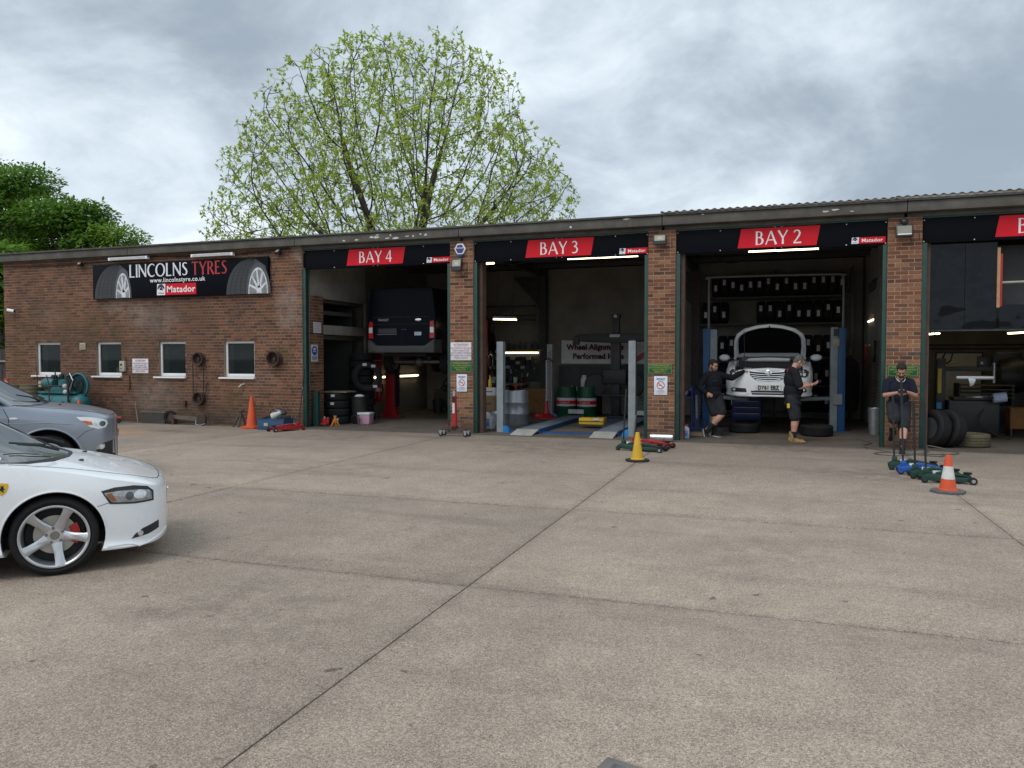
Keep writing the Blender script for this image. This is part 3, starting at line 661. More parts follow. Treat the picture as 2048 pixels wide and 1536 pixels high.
def shop_sign():
    x0, x1, z0, z1 = -17.31, -11.75, 3.24, 4.15
    t = thing('shop_sign', 'long black shop sign reading LINCOLNS TYRES with two printed tyres', 'sign', (x0, FY - .06, z0))
    Wd, H = x1 - x0, z1 - z0
    MB().bx(0, Wd, -.03, .045, 0, H).build('panel', M_BLACK, t, bevel=.004)
    y = -.0325
    g, w = glyphs('LINCOLNS', .335, None, gap=.075, sx=.86, bold=.98); s = 1.88 / w
    o = g.build('lettering', M('sign_silver_letter', (.70, .72, .77), .4, var=.1), t, smooth=False, loc=(1.25, y, .535)); o.scale = (s, 1, 1)
    g, w = glyphs('TYRES', .335, None, gap=.075, sx=.86, bold=.98); s = 1.07 / w
    o = g.build('lettering', M_REDL, t, smooth=False, loc=(3.27, y, .535)); o.scale = (s, 1, 1)
    text('www.lincolnstyre.co.uk', .16, M_WHITE, t, (2.80, y, .435), sx=1.06, bold=.002, spacing=1.08)
    logo(t, 2.15, .055, 1.25, .285, y + .001)
    # printed tyres: flat print in a few tones
    MT = M('print_tyre', (.030, .031, .034), .4, var=.2); MT2 = M('print_tread', (.006, .006, .007), .4); MT3 = M('print_wall', (.065, .068, .074), .4, var=.3, vs=5)
    MR1 = M('print_rim_grey', (.20, .21, .22), .4, var=.5, vs=7); MR2 = M('print_rim_light', (.55, .57, .60), .4, var=.3, vs=8)
    def ring(cx, a, b, lo=0.012, hi=None, n=28):
        """upper part of an ellipse centred at z=lo, cut by the sign's lower edge"""
        return [(cx + a * math.cos(math.pi * k / n), lo + b * math.sin(math.pi * k / n)) for k in range(n + 1)]
    def flat(poly, yy, m, nm): return MB().prism(poly, yy - .0012, yy).build(nm, m, t, smooth=False)
    def printed(cx, aw, rx_, rz_, xs_, rimw, flipw=False):
        tread = [(cx - aw, .012)] + [(cx - aw + (aw) * (1 - math.cos(k / 12 * math.pi / 2)), .012 + rz_ * math.sin(k / 12 * math.pi / 2)) for k in range(1, 13)] + [(cx + xs_, .012 + rz_ * .995), (cx + xs_ + rx_ * .8, .012 + rz_ * .80), (cx + xs_ + rx_, .012)]
        flat(tread, y, MT, 'printed_tyre')
        gm = MB()
        for k in range(5):
            f0 = (k + .8) / 5.6; pts = []
            for q in range(15):
                u = q / 14 * math.pi / 2; e0 = (cx - aw + aw * (1 - math.cos(u)), .012 + rz_ * math.sin(u)); e1 = (cx + xs_ - .02 - .33 * aw * math.cos(u) * .2, .012 + rz_ * .97 * math.sin(u))
                pts.append((e0[0] + (e1[0] - e0[0]) * f0, e0[1] + (e1[1] - e0[1]) * f0))
            for q in range(14):
                (x_, z_), (X_, Z_) = pts[q], pts[q + 1]; wd = .012
                gm.add([(x_ - wd, y - .0016, z_), (x_ + wd, y - .0016, z_), (X_ + wd, y - .0016, Z_), (X_ - wd, y - .0016, Z_)], [(0, 1, 2, 3)])
                if k < 4:
                    gm.add([(x_ + .02, y - .0016, z_), (x_ + .11 * aw / .7, y - .0016, z_ + .035), (x_ + .11 * aw / .7, y - .0016, z_ + .047), (x_ + .02, y - .0016, z_ + .014)], [(0, 1, 2, 3)])
        gm.build('printed_tread', MT2, t, smooth=False)
        wc = cx + xs_ + rx_ - rimw
        flat(ring(wc, rimw * 1.22, rz_ * .90), y - .0024, MT3, 'printed_sidewall')
        flat(ring(wc, rimw, rz_ * .76), y - .004, MR1, 'printed_rim')
        sp = MB()
        for ang in (28, 62, 98, 132, 158):
            u = rad(ang); hx, hz = wc + .03, .10; ex, ez = wc + rimw * .93 * math.cos(u), .012 + rz_ * .70 * math.sin(u); dx, dz = -(ez - hz), ex - hx; l = math.hypot(dx, dz); dx, dz = dx / l * .022, dz / l * .022
            sp.add([(hx - dx * 1.6, y - .0058, hz - dz * 1.6), (hx + dx * 1.6, y - .0058, hz + dz * 1.6), (ex + dx, y - .0058, ez + dz), (ex - dx, y - .0058, ez - dz)], [(0, 1, 2, 3)])
        rr = ring(wc, rimw, rz_ * .76); r2 = ring(wc, rimw * .90, rz_ * .70); n = len(rr)
        sp.add([(q[0], y - .0056, q[1]) for q in rr] + [(q[0], y - .0056, q[1]) for q in r2], [(k, k + 1, n + k + 1, n + k) for k in range(n - 1)])
        sp.add([(wc - .05, y - .0062, .03), (wc + .11, y - .0062, .03), (wc + .09, y - .0062, .16), (wc - .03, y - .0062, .16)], [(0, 1, 2, 3)])
        sp.build('printed_spokes', MR2, t, smooth=False)
    printed(.74, .68, .30, .86, .22, .235)
    printed(4.98, .66, .34, .84, .24, .29)
shop_sign()
def strip_light(x0, x1, z, lab):
    t = thing('sign_light', lab, 'light', ((x0 + x1) / 2, FY - .16, z), group='strip lights over the shop sign'); w = (x1 - x0) / 2
    MB().box((0, 0, 0), (2 * w, .085, .04)).build('housing', M('lamp_grey', (.58, .59, .60), .5, var=.15, dirt=.3), t, bevel=.008)
    MB().cyl((-w + .05, -.01, -.03), (w - .05, -.01, -.03), .026, n=10).build('tube', M('tube_off', (.70, .72, .74), .25, var=.05), t)
    for s in (-1, 1):
        MB().box((s * (w - .03), -.005, -.022), (.06, .095, .075)).build('end_cap', M_WHITE, t, bevel=.006)
        MB().cyl((s * w * .6, .0, .0), (s * w * .6, .16, .05), .012, n=6).build('bracket', M_BLKP, t)
strip_light(-16.65, -15.36, 4.285, 'white strip light above the word LINCOLNS on the shop sign')
strip_light(-13.97, -12.70, 4.26, 'white strip light above the word TYRES on the shop sign')
o = MB().tube([(-20.3, FY - .02, 4.22), (-18.5, FY - .02, 4.20), (-17.7, FY - .02, 4.22), (-16.4, FY - .025, 4.245), (-15.3, FY - .03, 4.30), (-14.2, FY - .02, 4.27), (-12.6, FY - .03, 4.26), (-11.7, FY - .03, 4.29), (-11.2, FY - .02, 4.345)], .011, 5).build('wall_cable', M_CABLE)
tag(o, 'thin black cable running along the brick wall above the shop sign', 'cable')
def floodlight(x, z, w, h, lab, yaw=0, pitch=-12, body=.0, lens=(.32, .32, .27), big=False):
    t = thing('floodlight', lab, 'floodlight', (x, FY - .10, z), rot=(rad(pitch), 0, rad(yaw)), group='floodlights on the facade')
    MB().box((0, 0, 0), (w, .05, h)).build('housing', M_BLKP, t, bevel=.012)
    up = h * .12 if not big else 0; hh = h * .52 if not big else h * .74
    MB().box((0, -.027, up), (w * .82, .006, hh)).build('lens', M('flood_lens_%d' % int(lens[0] * 100), lens, .25, var=.12), t)
    if not big: MB().box((0, -.0305, up), (w * .36, .003, hh * .5)).build('led_panel', M('led_yellow', (.42, .43, .28), .4), t)
    else:
        MB().box((0, -.0305, -hh * .42), (w * .78, .003, hh * .11)).build('lamp_glint', M_WHITE, t); MB().sph((0, -.02, h * .72), (.07, .05, .065)).build('sensor', M_BLKP, t)
    MB().tube([(-w * .4, .02, 0), (-w * .4, .09, .02), (w * .4, .09, .02), (w * .4, .02, 0)], .010, 5).build('bracket', M_BLKP, t)
    MB().tube([(w * .3, .05, -h * .4), (w * .45, .09, -h * .75), (w * .9, .10, -h * .6), (w * .9, .10, h * .6)], .007, 5).build('lead', M_CABLE, t)
floodlight(-6.77, 3.745, .235, .285, 'black floodlight below the alarm box on the pier by bay 3')
floodlight(-2.30, 4.08, .255, .215, 'black floodlight on the pier between bay 3 and bay 2')
floodlight(2.16, 4.02, .29, .235, 'larger floodlight with clear glass on the pier beside the BAY 2 sign', big=True, lens=(.24, .235, .20))
floodlight(-11.47, 4.24, .19, .12, 'small floodlight tilted down near the end of the brick office wall', yaw=-25, pitch=-35)
floodlight(-17.76, 4.19, .17, .11, 'small dark floodlight high on the wall above the sign\'s tyre end', yaw=-15, pitch=-35)
def cctv():
    t = thing('cctv_camera', 'small white camera high on the far end of the brick wall', 'camera', (-20.27, FY - .03, 3.0))
    MB().cyl((-.02, 0, 0), (.0, -.09, .01), .022, n=8).build('bracket', M_WHITE, t)
    MB().cyl((-.09, -.12, .015), (.13, -.10, -.02), .045, .04, n=14).build('housing', M_WHITE, t)
    MB().cyl((.13, -.10, -.02), (.138, -.0993, -.0213), .034, n=12).build('lens', M_BLKP, t)
cctv()
def alarm_box():
    t = thing('alarm_box', 'white hexagonal alarm box with blue face at the top of a brick pier', 'alarm', (-6.705, FY - .01, 4.10))
    hexo = lambda r, s=1: [(r * math.cos(rad(60 * k)) * s, r * math.sin(rad(60 * k))) for k in range(6)]
    MB().prism(hexo(.135), -.06, .0).build('case', M_WHITE, t, bevel=.008)
    MB().prism(hexo(.105), -.0635, -.0605).build('face', M('alarm_navy', (.035, .04, .17), .4), t, smooth=False)
    MB().bx(-.085, .085, -.066, -.0638, .005, .035).build('stripe', M('alarm_pale', (.45, .55, .72), .4), t)
    MB().prism([(-.06, -.12), (.06, -.12), (.045, -.17), (.02, -.18), (-.02, -.18), (-.045, -.17)], -.055, -.005).build('strobe', M('alarm_blue', (.01, .045, .20), .25), t, bevel=.006)
    text('SECURITY', .026, M('alarm_navy', (.035, .04, .17)), t, (0, -.0662, .02), bold=.0005)
alarm_box()
def plate_sign(name, lab, x0, x1, z0, z1, mat, y=FY - .012, border=None, group=None):
    t = thing(name, lab, 'sign', ((x0 + x1) / 2, y, z0), group=group); w = (x1 - x0) / 2; h = z1 - z0
    MB().bx(-w, w, -.004, .004, 0, h).build('panel', mat, t, bevel=.0015)
    if border:
        b = MB(); i, k = .014, .006
        b.bx(-w + i, w - i, -.006, -.0045, i, i + k).bx(-w + i, w - i, -.006, -.0045, h - i - k, h - i).bx(-w + i, -w + i + k, -.006, -.0045, i + k, h - i - k).bx(w - i - k, w - i, -.006, -.0045, i + k, h - i - k)
        b.build('border', border, t, smooth=False)
    return t, w, h
M_NOTE = M('notice_white', (.66, .64, .66), .6, var=.1, vs=9, dirt=.12, dcol=(.4, .3, .3)); M_INKR = M('ink_red', (.36, .10, .12), .6); M_INKB = M('ink_blue', (.14, .13, .26), .6); M_INKO = M('ink_orange', (.55, .20, .08), .6)
ATT = [('WE CANNOT BE HELD', M_INKB), ('RESPONSIBLE FOR', M_INKR), ("CUSTOMER'S WHEELS", M_INKB), ('LEFT HERE FOR LONGER', M_INKR), ('THAN 14 DAYS', M_INKB)]
def attention(lab, x0, x1, z0, z1, y=FY - .012):
    t, w, h = plate_sign('attention_notice', lab, x0, x1, z0, z1, M_NOTE, y, group='attention notices')
    text('ATTENTION', h * .155, M_INKR, t, (0, -.0052, h * .87), bold=.001)
    MB().bx(-w * .6, w * .6, -.0055, -.0045, h * .775, h * .79).build('underline', M_INKR, t, smooth=False)
    for k, (s, m) in enumerate(ATT): text(s, h * .135, m, t, (0, -.0052, h * (.67 - k * .135)), sx=.92)
attention('white ATTENTION notice on the brick pier left of bay 3', -6.96, -6.46, 1.63, 2.03)
attention('white ATTENTION notice between the two middle windows of the brick wall', -16.09, -15.56, 1.28, 1.66)
M_GSIGN = M('green_sign', (.004, .085, .025), .4, var=.08); M_YEL = M('sign_yellow', (.50, .46, .06), .5); M_YELP = M('sign_border', (.28, .34, .12), .5)
def staff_sign(lab, x0, x1, z0, z1):
    t, w, h = plate_sign('staff_only_sign', lab, x0, x1, z0, z1, M_GSIGN, border=M_YELP, group='green staff signs on the piers')
    for k, s in enumerate(('CUSTOMERS ARE REQUESTED', 'NOT TO ENTER THE WORKSHOP', 'UNLESS ATTENDED BY A', 'MEMBER OF STAFF')): text(s, .031, M_YEL, t, (0, -.0055, h * (.795 - k * .195)), sx=.92)
staff_sign('green sign with yellow words below the ATTENTION notice on its pier', -6.97, -6.45, 1.365, 1.60)
staff_sign('green sign with yellow words on the pier between bay 3 and bay 2', -2.54, -2.04, 1.355, 1.565)
staff_sign('green sign with yellow words behind the head of the man with the necklace', 1.93, 2.45, 1.335, 1.55)
def no_smoking(lab, x0, x1, z0, z1):
    t, w, h = plate_sign('no_smoking_sign', lab, x0, x1, z0, z1, M('sign_paleblue', (.66, .70, .80), .5, var=.06), group='no smoking signs')
    text("LINCOLN'S", .044, M('ink_teal', (.02, .13, .13), .6), t, (0, -.0052, h * .86), bold=.0012, sx=.86); text('TYRE SERVICE', .022, M_INKB, t, (0, -.0052, h * .79))
    c = h * .52; r = w * .60; a = MB(); n = 28
    a.add([((r * q) * math.cos(2 * math.pi * k / n), -.0075, c + (r * q) * math.sin(2 * math.pi * k / n)) for q in (1, .80) for k in range(n)], [(k, (k + 1) % n, n + (k + 1) % n, n + k) for k in range(n)])
    a.box((0, -.0085, c), (2 * r * .84, .001, r * .2), ry(rad(45)))
    a.build('prohibition_ring', M('ink_crimson', (.42, .04, .06), .5), t, smooth=False)
    MB().lathe([(r * .84, 0), (r * .84, .001)], (0, -.0055, c), rx(rad(90)), 24).build('disc', M_WHITE, t, smooth=False)
    MB().bx(-r * .6, r * .25, -.0072, -.0066, c - r * .12, c + r * .05).build('cigarette', M_BLKP, t, smooth=False)
    MB().tube([(r * .3, -.007, c), (r * .45, -.007, c + r * .25), (r * .25, -.007, c + r * .4), (r * .4, -.007, c + r * .6)], .004, 4).build('smoke', M('ink_grey', (.3, .3, .32)), t)
    for k, s in enumerate(('NO SMOKING', 'IN THIS WORKSHOP', 'THANK YOU')): text(s, .019, M_INKR, t, (0, -.0052, h * (.24 - k * .07)))
no_smoking('white no smoking sign behind the red transmission jack', -6.815, -6.565, .93, 1.315)
no_smoking('white no smoking sign on the pier above the silver pipe', -2.41, -2.14, .925, 1.31)
# mandatory sign and notice on the jamb inside bay 4 (they face +X)
def jamb_sign():
    t = thing('mandatory_sign', 'white and blue mandatory sign on the brick jamb of bay 4', 'sign', (-10.845, 16.385, 1.59), rotz=rad(90))
    MB().bx(-.15, .15, -.004, .004, 0, .42).build('panel', M_NOTE, t, bevel=.0015); BL = M('mandatory_blue', (.01, .09, .34), .4)
    MB().lathe([(.115, 0), (.115, .0015)], (0, -.0045, .27), rx(rad(90)), 28).build('disc', BL, t, smooth=False)
    MB().bx(-.10, .10, -.006, -.0045, .05, .125).build('caption_field', BL, t, smooth=False)
    MB().prism([(-.05, .24), (.05, .24), (.05, .30), (.03, .34), (-.03, .34), (-.05, .30)], -.0075, -.0062).build('mask_head', M_WHITE, t, smooth=False)
    MB().bx(-.045, .045, -.009, -.0078, .262, .285).build('goggle', BL, t, smooth=False)
    text('WEAR EYE', .032, M_WHITE, t, (0, -.0063, .102)); text('PROTECTION', .028, M_WHITE, t, (0, -.0063, .07), sx=.9)
jamb_sign()
t = thing('paper_notice', 'plain white notice on the brick jamb above the blue sign', 'sign', (-10.845, 16.52, 2.30), rotz=rad(90))
MB().bx(-.17, .17, -.003, .003, 0, .27).build('panel', M_NOTE, t)
for k in range(4): MB().bx(-.12, .12, -.0045, -.0035, .05 + k * .055, .065 + k * .055).build('text_line', M('ink_pale', (.42, .40, .42)), t)
o = MB().tube([(-10.84, 16.16, .86), (-10.84, 16.16, 2.5), (-10.84, 16.2, 3.75)], .012, 6).build('conduit', M('old_conduit', (.20, .17, .15), .7)); tag(o, 'thin vertical conduit pipe on the brick jamb of bay 4', 'pipe')
t = thing('door_stub', 'short green steel channel standing at the left jamb of bay 4', 'steel channel', (-10.70, 16.22, 0))
MB().bx(-.07, .07, -.03, -.015, 0, .86).build('web', M_GREEN, t); MB().bx(-.07, -.055, -.015, .07, 0, .86).build('flange', M_GREEN, t); MB().bx(.055, .07, -.015, .07, 0, .86).build('flange', M_GREEN, t)
# vent, intercom, pulleys on the wall
t = thing('wall_vent', 'small cream louvre vent between the first two windows', 'vent', (-17.795, FY - .012, 1.90)); MB().bx(-.10, .10, -.015, .01, 0, .18).build('frame', M_CREAM, t, bevel=.005)
for k in range(5): MB().box((0, -.02, .035 + k * .028), (.15, .012, .014), rx(rad(25))).build('louvre', M_CREAM, t)
t = thing('intercom_box', 'cream wall box beside the second window', 'intercom', (-16.38, FY - .01, 1.32)); MB().bx(-.085, .085, -.075, .0, 0, .28).build('case', M_CREAM, t, bevel=.012)
MB().cyl((-.02, -.075, .18), (-.02, -.082, .18), .032, n=12).build('speaker', M_BLKP, t); MB().cyl((-.02, -.075, .08), (-.02, -.09, .08), .014, n=8).build('button', M_BLKP, t)
MB().tube([(.06, .0, .28), (.07, -.01, .36), (.02, -.01, .40)], .008, 5).build('lead', M_CABLE, t)
def pulley(parent, c, r, d=.10, name='pulley'):
    prof = [(r * .55, -d * .2), (r * .80, -d * .2), (r * .82, -d * .9), (r * .92, -d), (r, -d), (r, -d * .85), (r * .93, -d * .7), (r * .93, -d * .3), (r, -d * .15), (r, 0), (.02, 0)]
    o = MB().lathe([(r * .3, -d * .2)] + prof, c, rx(rad(-90)), 28).build(name, M_RUST, parent)
    MB().cyl((c[0], c[1] - d * .15, c[2]), (c[0], c[1] - d * .55, c[2]), r * .2, n=10).build('hub', M_RUST, o); return o
t = thing('brake_drum', 'rusty round drum fixed to the brick wall right of the last window', 'drum', (-11.60, FY - .01, 1.66)); pulley(t, (0, 0, 0), .185, .17, 'drum')
t = thing('belt_drive', 'two rusty pulleys joined by a belt hung on the brick wall', 'pulleys', (-13.89, FY - .01, .65))
pulley(t, (0, 0, 1.0), .165, .13); pulley(t, (0, 0, 0), .165, .13)
MB().tube([(.155 * math.cos(a) * 1.06, -.08, z + .155 * math.sin(a) * 1.06) for a, z in [(rad(k * 15), 1.0) for k in range(0, 13)] + [(rad(k * 15), 0) for k in range(12, 25)]], .014, 6, closed=True).build('belt', M_BLKR, t)
MB().tube([(.17, -.05, .05), (.21, -.05, .2), (.22, -.04, .35), (.26, -.03, .42)], .01, 5).build('loose_strap', M_BLKR, t)
o = MB().box((0, 0, 0), (.08, .06, .15)).build('junction_box', M_RUST, bevel=.01, loc=(-14.38, FY - .03, .52)); tag(o, 'small rusty box on the wall left of the belt pulleys', 'box')
t = thing('outside_tap', 'short bent outlet pipe below the last window', 'pipe', (-12.62, FY, .98)); MB().tube([(.06, 0, .05), (.03, -.06, .04), (-.03, -.10, -.03)], .018, 8).build('spout', M_GALV, t); MB().cyl((.06, .0, .05), (.06, -.02, .05), .03, n=8).build('flange', M_GALV, t)
o = MB().tube([(-16.2, FY - .02, 1.22), (-16.18, FY - .02, .95), (-16.2, FY - .03, .86), (-16.27, FY - .05, .87)], .014, 6).build('rusty_pipe', M_RUST); tag(o, 'thin rusty pipe running down the wall below the cream wall box', 'pipe')
# boundary fence just beyond the left end of the building
t = thing('boundary_fence', 'dark board fence beyond the left end of the brick building', 'fence', (-22.6, 17.5, 0))
M_BOARD = M('fence_board', (.045, .04, .035), .85, var=.35)
for k in range(9): MB().bx(-2.6 + k * .46, -2.6 + k * .46 + .44, 0, .02, .1, 1.95).build('board', M_BOARD, t, smooth=False)
for z in (.9, 1.55): MB().bx(-2.7, 1.6, -.06, -.002, z, z + .05).build('rail', M('fence_rail', (.25, .25, .24), .8), t)
# ================================================================ TREES
def leaf_mat(name, cols, trans=.4):
    m = bpy.data.materials.new(name); m.use_nodes = True; nt = m.node_tree; N = nt.nodes; L = nt.links; N.clear()
    out = N.new('ShaderNodeOutputMaterial'); a = N.new('ShaderNodeAttribute'); a.attribute_name = 'tone'
    cr = N.new('ShaderNodeValToRGB'); L.new(a.outputs['Fac'], cr.inputs[0]); e = cr.color_ramp
    e.elements[0].position = 0; e.elements[0].color = (*cols[0], 1); e.elements[1].position = 1; e.elements[1].color = (*cols[-1], 1)
    for i, c in enumerate(cols[1:-1]): e.elements.new((i + 1) / (len(cols) - 1)).color = (*c, 1)
    d = N.new('ShaderNodeBsdfPrincipled'); d.inputs['Roughness'].default_value = .6; d.inputs['Specular IOR Level'].default_value = .35; L.new(cr.outputs[0], d.inputs['Base Color'])
    t = N.new('ShaderNodeBsdfTranslucent'); L.new(cr.outputs[0], t.inputs[0]); mx = N.new('ShaderNodeMixShader'); mx.inputs[0].default_value = trans
    L.new(d.outputs[0], mx.inputs[1]); L.new(t.outputs[0], mx.inputs[2]); L.new(mx.outputs[0], out.inputs[0]); return m
M_BARK = M('bark', (.060, .047, .037), .95, var=.35, vs=5, bump=.6, bs=25)
M_LEAFY = leaf_mat('young_leaf', [(.21, .30, .035), (.32, .43, .06), (.43, .53, .10), (.52, .59, .17)], .6)
class Leaves:
    def __init__(s): s.v = []; s.f = []; s.t = []
    def leaf(s, p, d, nrm, l, w, tone, fold=.12):
        side = d.cross(nrm)
        if side.length < 1e-5: side = d.orthogonal()
        side.normalize(); n = side.cross(d); o = len(s.v); mid = p + d * l * .55
        s.v += [tuple(p), tuple(mid + side * w * .5 + n * w * fold), tuple(p + d * l), tuple(mid - side * w * .5 + n * w * fold)]
        s.f += [(o, o + 1, o + 2), (o, o + 2, o + 3)]; s.t += [tone] * 4
    def build(s, name, mat, parent):
        me = bpy.data.meshes.new(name); me.from_pydata(s.v, [], s.f); me.update(); a = me.attributes.new('tone', 'FLOAT', 'POINT'); a.data.foreach_set('value', s.t)
        return mobj(name, me, mat, parent)
def rvec(r):
    while True:
        v = Vector((r.uniform(-1, 1), r.uniform(-1, 1), r.uniform(-1, 1)))
        if .05 < v.length < 1: return v.normalized()
def spring_tree(loc, label):
    r = random.Random(11); t = thing('spring_tree', label, 'tree', loc)
    wood = MB(); lv = Leaves()
    def cluster(p, d, sz):
        n = r.randint(5, 7); up = Vector((0, 0, 1)); tone = min(1, max(0, r.gauss(.5, .22)))
        for k in range(n):
            dd = (rvec(r) + d * .5 + Vector((0, 0, -.15))).normalized()
            lv.leaf(p, dd, (up + rvec(r) * .5).normalized(), sz * r.uniform(.7, 1.25), sz * r.uniform(.36, .55), min(1, max(0, tone + r.uniform(-.15, .15))))
    # branches grow towards points spread through the dome of the crown
    A = []; cen = Vector((0, 0, 5.0)); R3 = Vector((8.15, 7.4, 10.5))
    while len(A) < 4800:
        q = Vector((r.uniform(-1, 1), r.uniform(-1, 1), r.uniform(-.12, 1))); l = q.length
        if l > 1 or l < .22 or r.random() > l ** 1.3: continue
        p = Vector((q.x * R3.x, q.y * R3.y, q.z * R3.z)); p *= 1 + .075 * mnoise.noise(p * .55 + Vector((3, 1, 7))); p += cen
        if mnoise.noise(p * .42 + Vector((9, 2, 5))) < -.42: continue
        A.append(p)
    pos = [Vector((0, 0, -.1)), Vector((.05, 0, 1.3)), Vector((0, .03, 2.5)), Vector((.05, 0, 3.3))]; par = [-1, 0, 1, 2]
    for a_, b_ in [(-80, 8), (-66, -30), (-52, 25), (-40, -12), (-27, 40), (-16, -8), (-5, 22), (6, -30), (15, 6), (26, -20), (37, 30), (49, -6), (62, 26), (77, -10), (-35, 65), (30, 65), (0, 60), (-30, -62), (32, -62)]:
        a_, b_ = rad(a_), rad(b_); d = Vector((math.sin(a_), math.cos(a_) * math.sin(b_), math.cos(a_) * math.cos(b_))); q = 3; p = pos[3] + Vector((0, 0, r.uniform(-.5, .5)))
        for k in range(6):
            p = p + (d + rvec(r) * .12).normalized() * .42; pos.append(p); par.append(q); q = len(pos) - 1
    live = list(A); kills = []; STEP = .40
    for it in range(46):
        kd = KDTree(len(pos))
        for i, p in enumerate(pos): kd.insert(p, i)
        kd.balance(); pull = {}; nxt = []
        for p in live:
            co, i, dist = kd.find(p)
            if dist < .52: kills.append((i, p)); continue
            nxt.append(p)
            if dist < 4.5 or it < 3: pull.setdefault(i, []).append((p - co).normalized())
        live = nxt
        if not pull: break
        for i, vs_ in pull.items():
            d = sum(vs_, Vector()) + rvec(r) * .35 * len(vs_) ** .5
            if par[i] >= 0: d = d.normalized() + (pos[i] - pos[par[i]]).normalized() * .55
            p = pos[i] + d.normalized() * STEP
            if kd.find(p)[2] > STEP * .45: pos.append(p); par.append(i)
    n = len(pos); kids = [[] for _ in range(n)]
    for i in range(1, n): kids[par[i]].append(i)
    R_ = [0.0] * n
    for i in range(n - 1, -1, -1): R_[i] = max(.010, sum(R_[k] ** 2.1 for k in kids[i]) ** (1 / 2.1)) if kids[i] else .010
    sc_ = .50 / R_[0]
    R_ = [max(.008, q * (sc_ if q > .05 else 1) if q > .05 else q) for q in R_]
    stack = [0]
    while stack:
        i = stack.pop(); path = [i] if par[i] < 0 else [par[i], i]
        while kids[i]:
            ks = sorted(kids[i], key=lambda k: -R_[k]); stack += ks[1:]; i = ks[0]; path.append(i)
        rr = [R_[k] for k in path]
        if len(path) > 2 and par[path[1]] >= 0 and path[0] == par[path[1]]: rr[0] = min(rr[0], rr[1] * 1.15)
        m = max(rr); wood.tube([pos[k] for k in path], rr, 9 if m > .12 else (6 if m > .03 else 4))
    for i, p in kills:
        d = (p - pos[i]).normalized(); e = p + rvec(r) * .08; wood.tube([pos[i], (pos[i] + e) * .5 + rvec(r) * .05, e], [.007, .006, .005], 3); cluster(e, d, .185)
        if r.random() < .40: cluster(e + rvec(r) * .18, d, .165)
    for i in range(n):
        if not kids[i]: cluster(pos[i], (pos[i] - pos[par[i]]).normalized(), .18)
    wood.build('trunk', M_BARK, t, ang=70)
    lv.build('crown', M_LEAFY, t); return len(lv.f), len(wood.f)
print('spring tree', spring_tree((-15.6, 30.0, 0), 'large spreading spring tree with sparse yellow green leaves behind the garage'))
M_LEAFD = leaf_mat('summer_leaf', [(.045, .11, .013), (.09, .19, .022), (.145, .275, .032), (.23, .36, .055)], .45)
M_LEAFL = leaf_mat('light_leaf', [(.09, .17, .016), (.16, .28, .03), (.24, .38, .05), (.33, .46, .08)], .45)
def dense_tree(loc, h, rw, seed, label, mat, n=16000, base=.08, lsz=.26):
    r = random.Random(seed); t = thing('leafy_tree', label, 'tree', loc, group='leafy trees beyond the left end of the garage'); w = MB(); lv = Leaves()
    w.tube([(0, 0, -.1), (.08, .03, h * .25), (-.05, .05, h * .5), (.05, 0, h * .8)], [h * .03, h * .024, h * .017, .04], 8)
    blobs = []; nb = int(34 + rw * 8)
    for k in range(nb):
        z = h * (base + (1 - base) * ((k + .5) / nb)); f = (z / h - base) / (1 - base); rr = rw * (math.sin(math.pi * min(1, (f * .80 + .16))) ** .75) * .86
        a = r.uniform(0, 6.28); q = math.sqrt(r.uniform(.25, 1)) * rr; br = r.uniform(.55, 1.0) * (rw * .30 + .32)
        c = Vector((math.cos(a) * q, math.sin(a) * q, min(z, h - br * .6))); blobs.append((c, br))
        w.tube([(0, 0, c.z * .7), tuple(c * .5 + Vector((0, 0, c.z * .38))), tuple(c)], [.06, .04, .015], 4)
    tot = sum(b * b for _, b in blobs)
    for c, br in blobs:
        for k in range(int(n * br * br / tot)):
            d = rvec(r); d.z = d.z * .8 + .12; q = c + Vector((d.x, d.y, d.z * .72)) * br * (r.uniform(.45, 1.08) ** .5) * (1 + .25 * mnoise.noise((c + d * br) * 1.6))
            tone = min(1, max(0, .42 + .25 * mnoise.noise(q * .9) + r.gauss(0, .14)))
            ld = (Vector((d.x, d.y, -.15)) + rvec(r) * .7).normalized()
            lv.leaf(q, ld, (Vector((0, 0, 1)) + d * .6 + rvec(r) * .45).normalized(), lsz * r.uniform(.6, 1.2), lsz * r.uniform(.38, .6), tone, .06)
    w.build('trunk', M_BARK, t, ang=70); lv.build('crown', mat, t)
dense_tree((-41.0, 29.5, 0), 12.5, 5.4, 1, 'tallest leafy green tree, cut by the left edge of the picture', M_LEAFD, 36000)
dense_tree((-36.2, 28.3, 0), 11.2, 4.4, 2, 'broad leafy green tree second from the left edge', M_LEAFD, 32000)
dense_tree((-32.2, 28.0, 0), 9.2, 3.3, 3, 'leafy green tree sloping down towards the roof line', M_LEAFD, 26000)
dense_tree((-29.6, 28.5, 0), 7.9, 2.1, 4, 'small pale green tree just showing above the office roof', M_LEAFL, 9000, lsz=.22)
dense_tree((-25.5, 19.5, 0), 5.6, 1.6, 5, 'dark green bush beside the far corner of the brick wall', M_LEAFD, 7000)
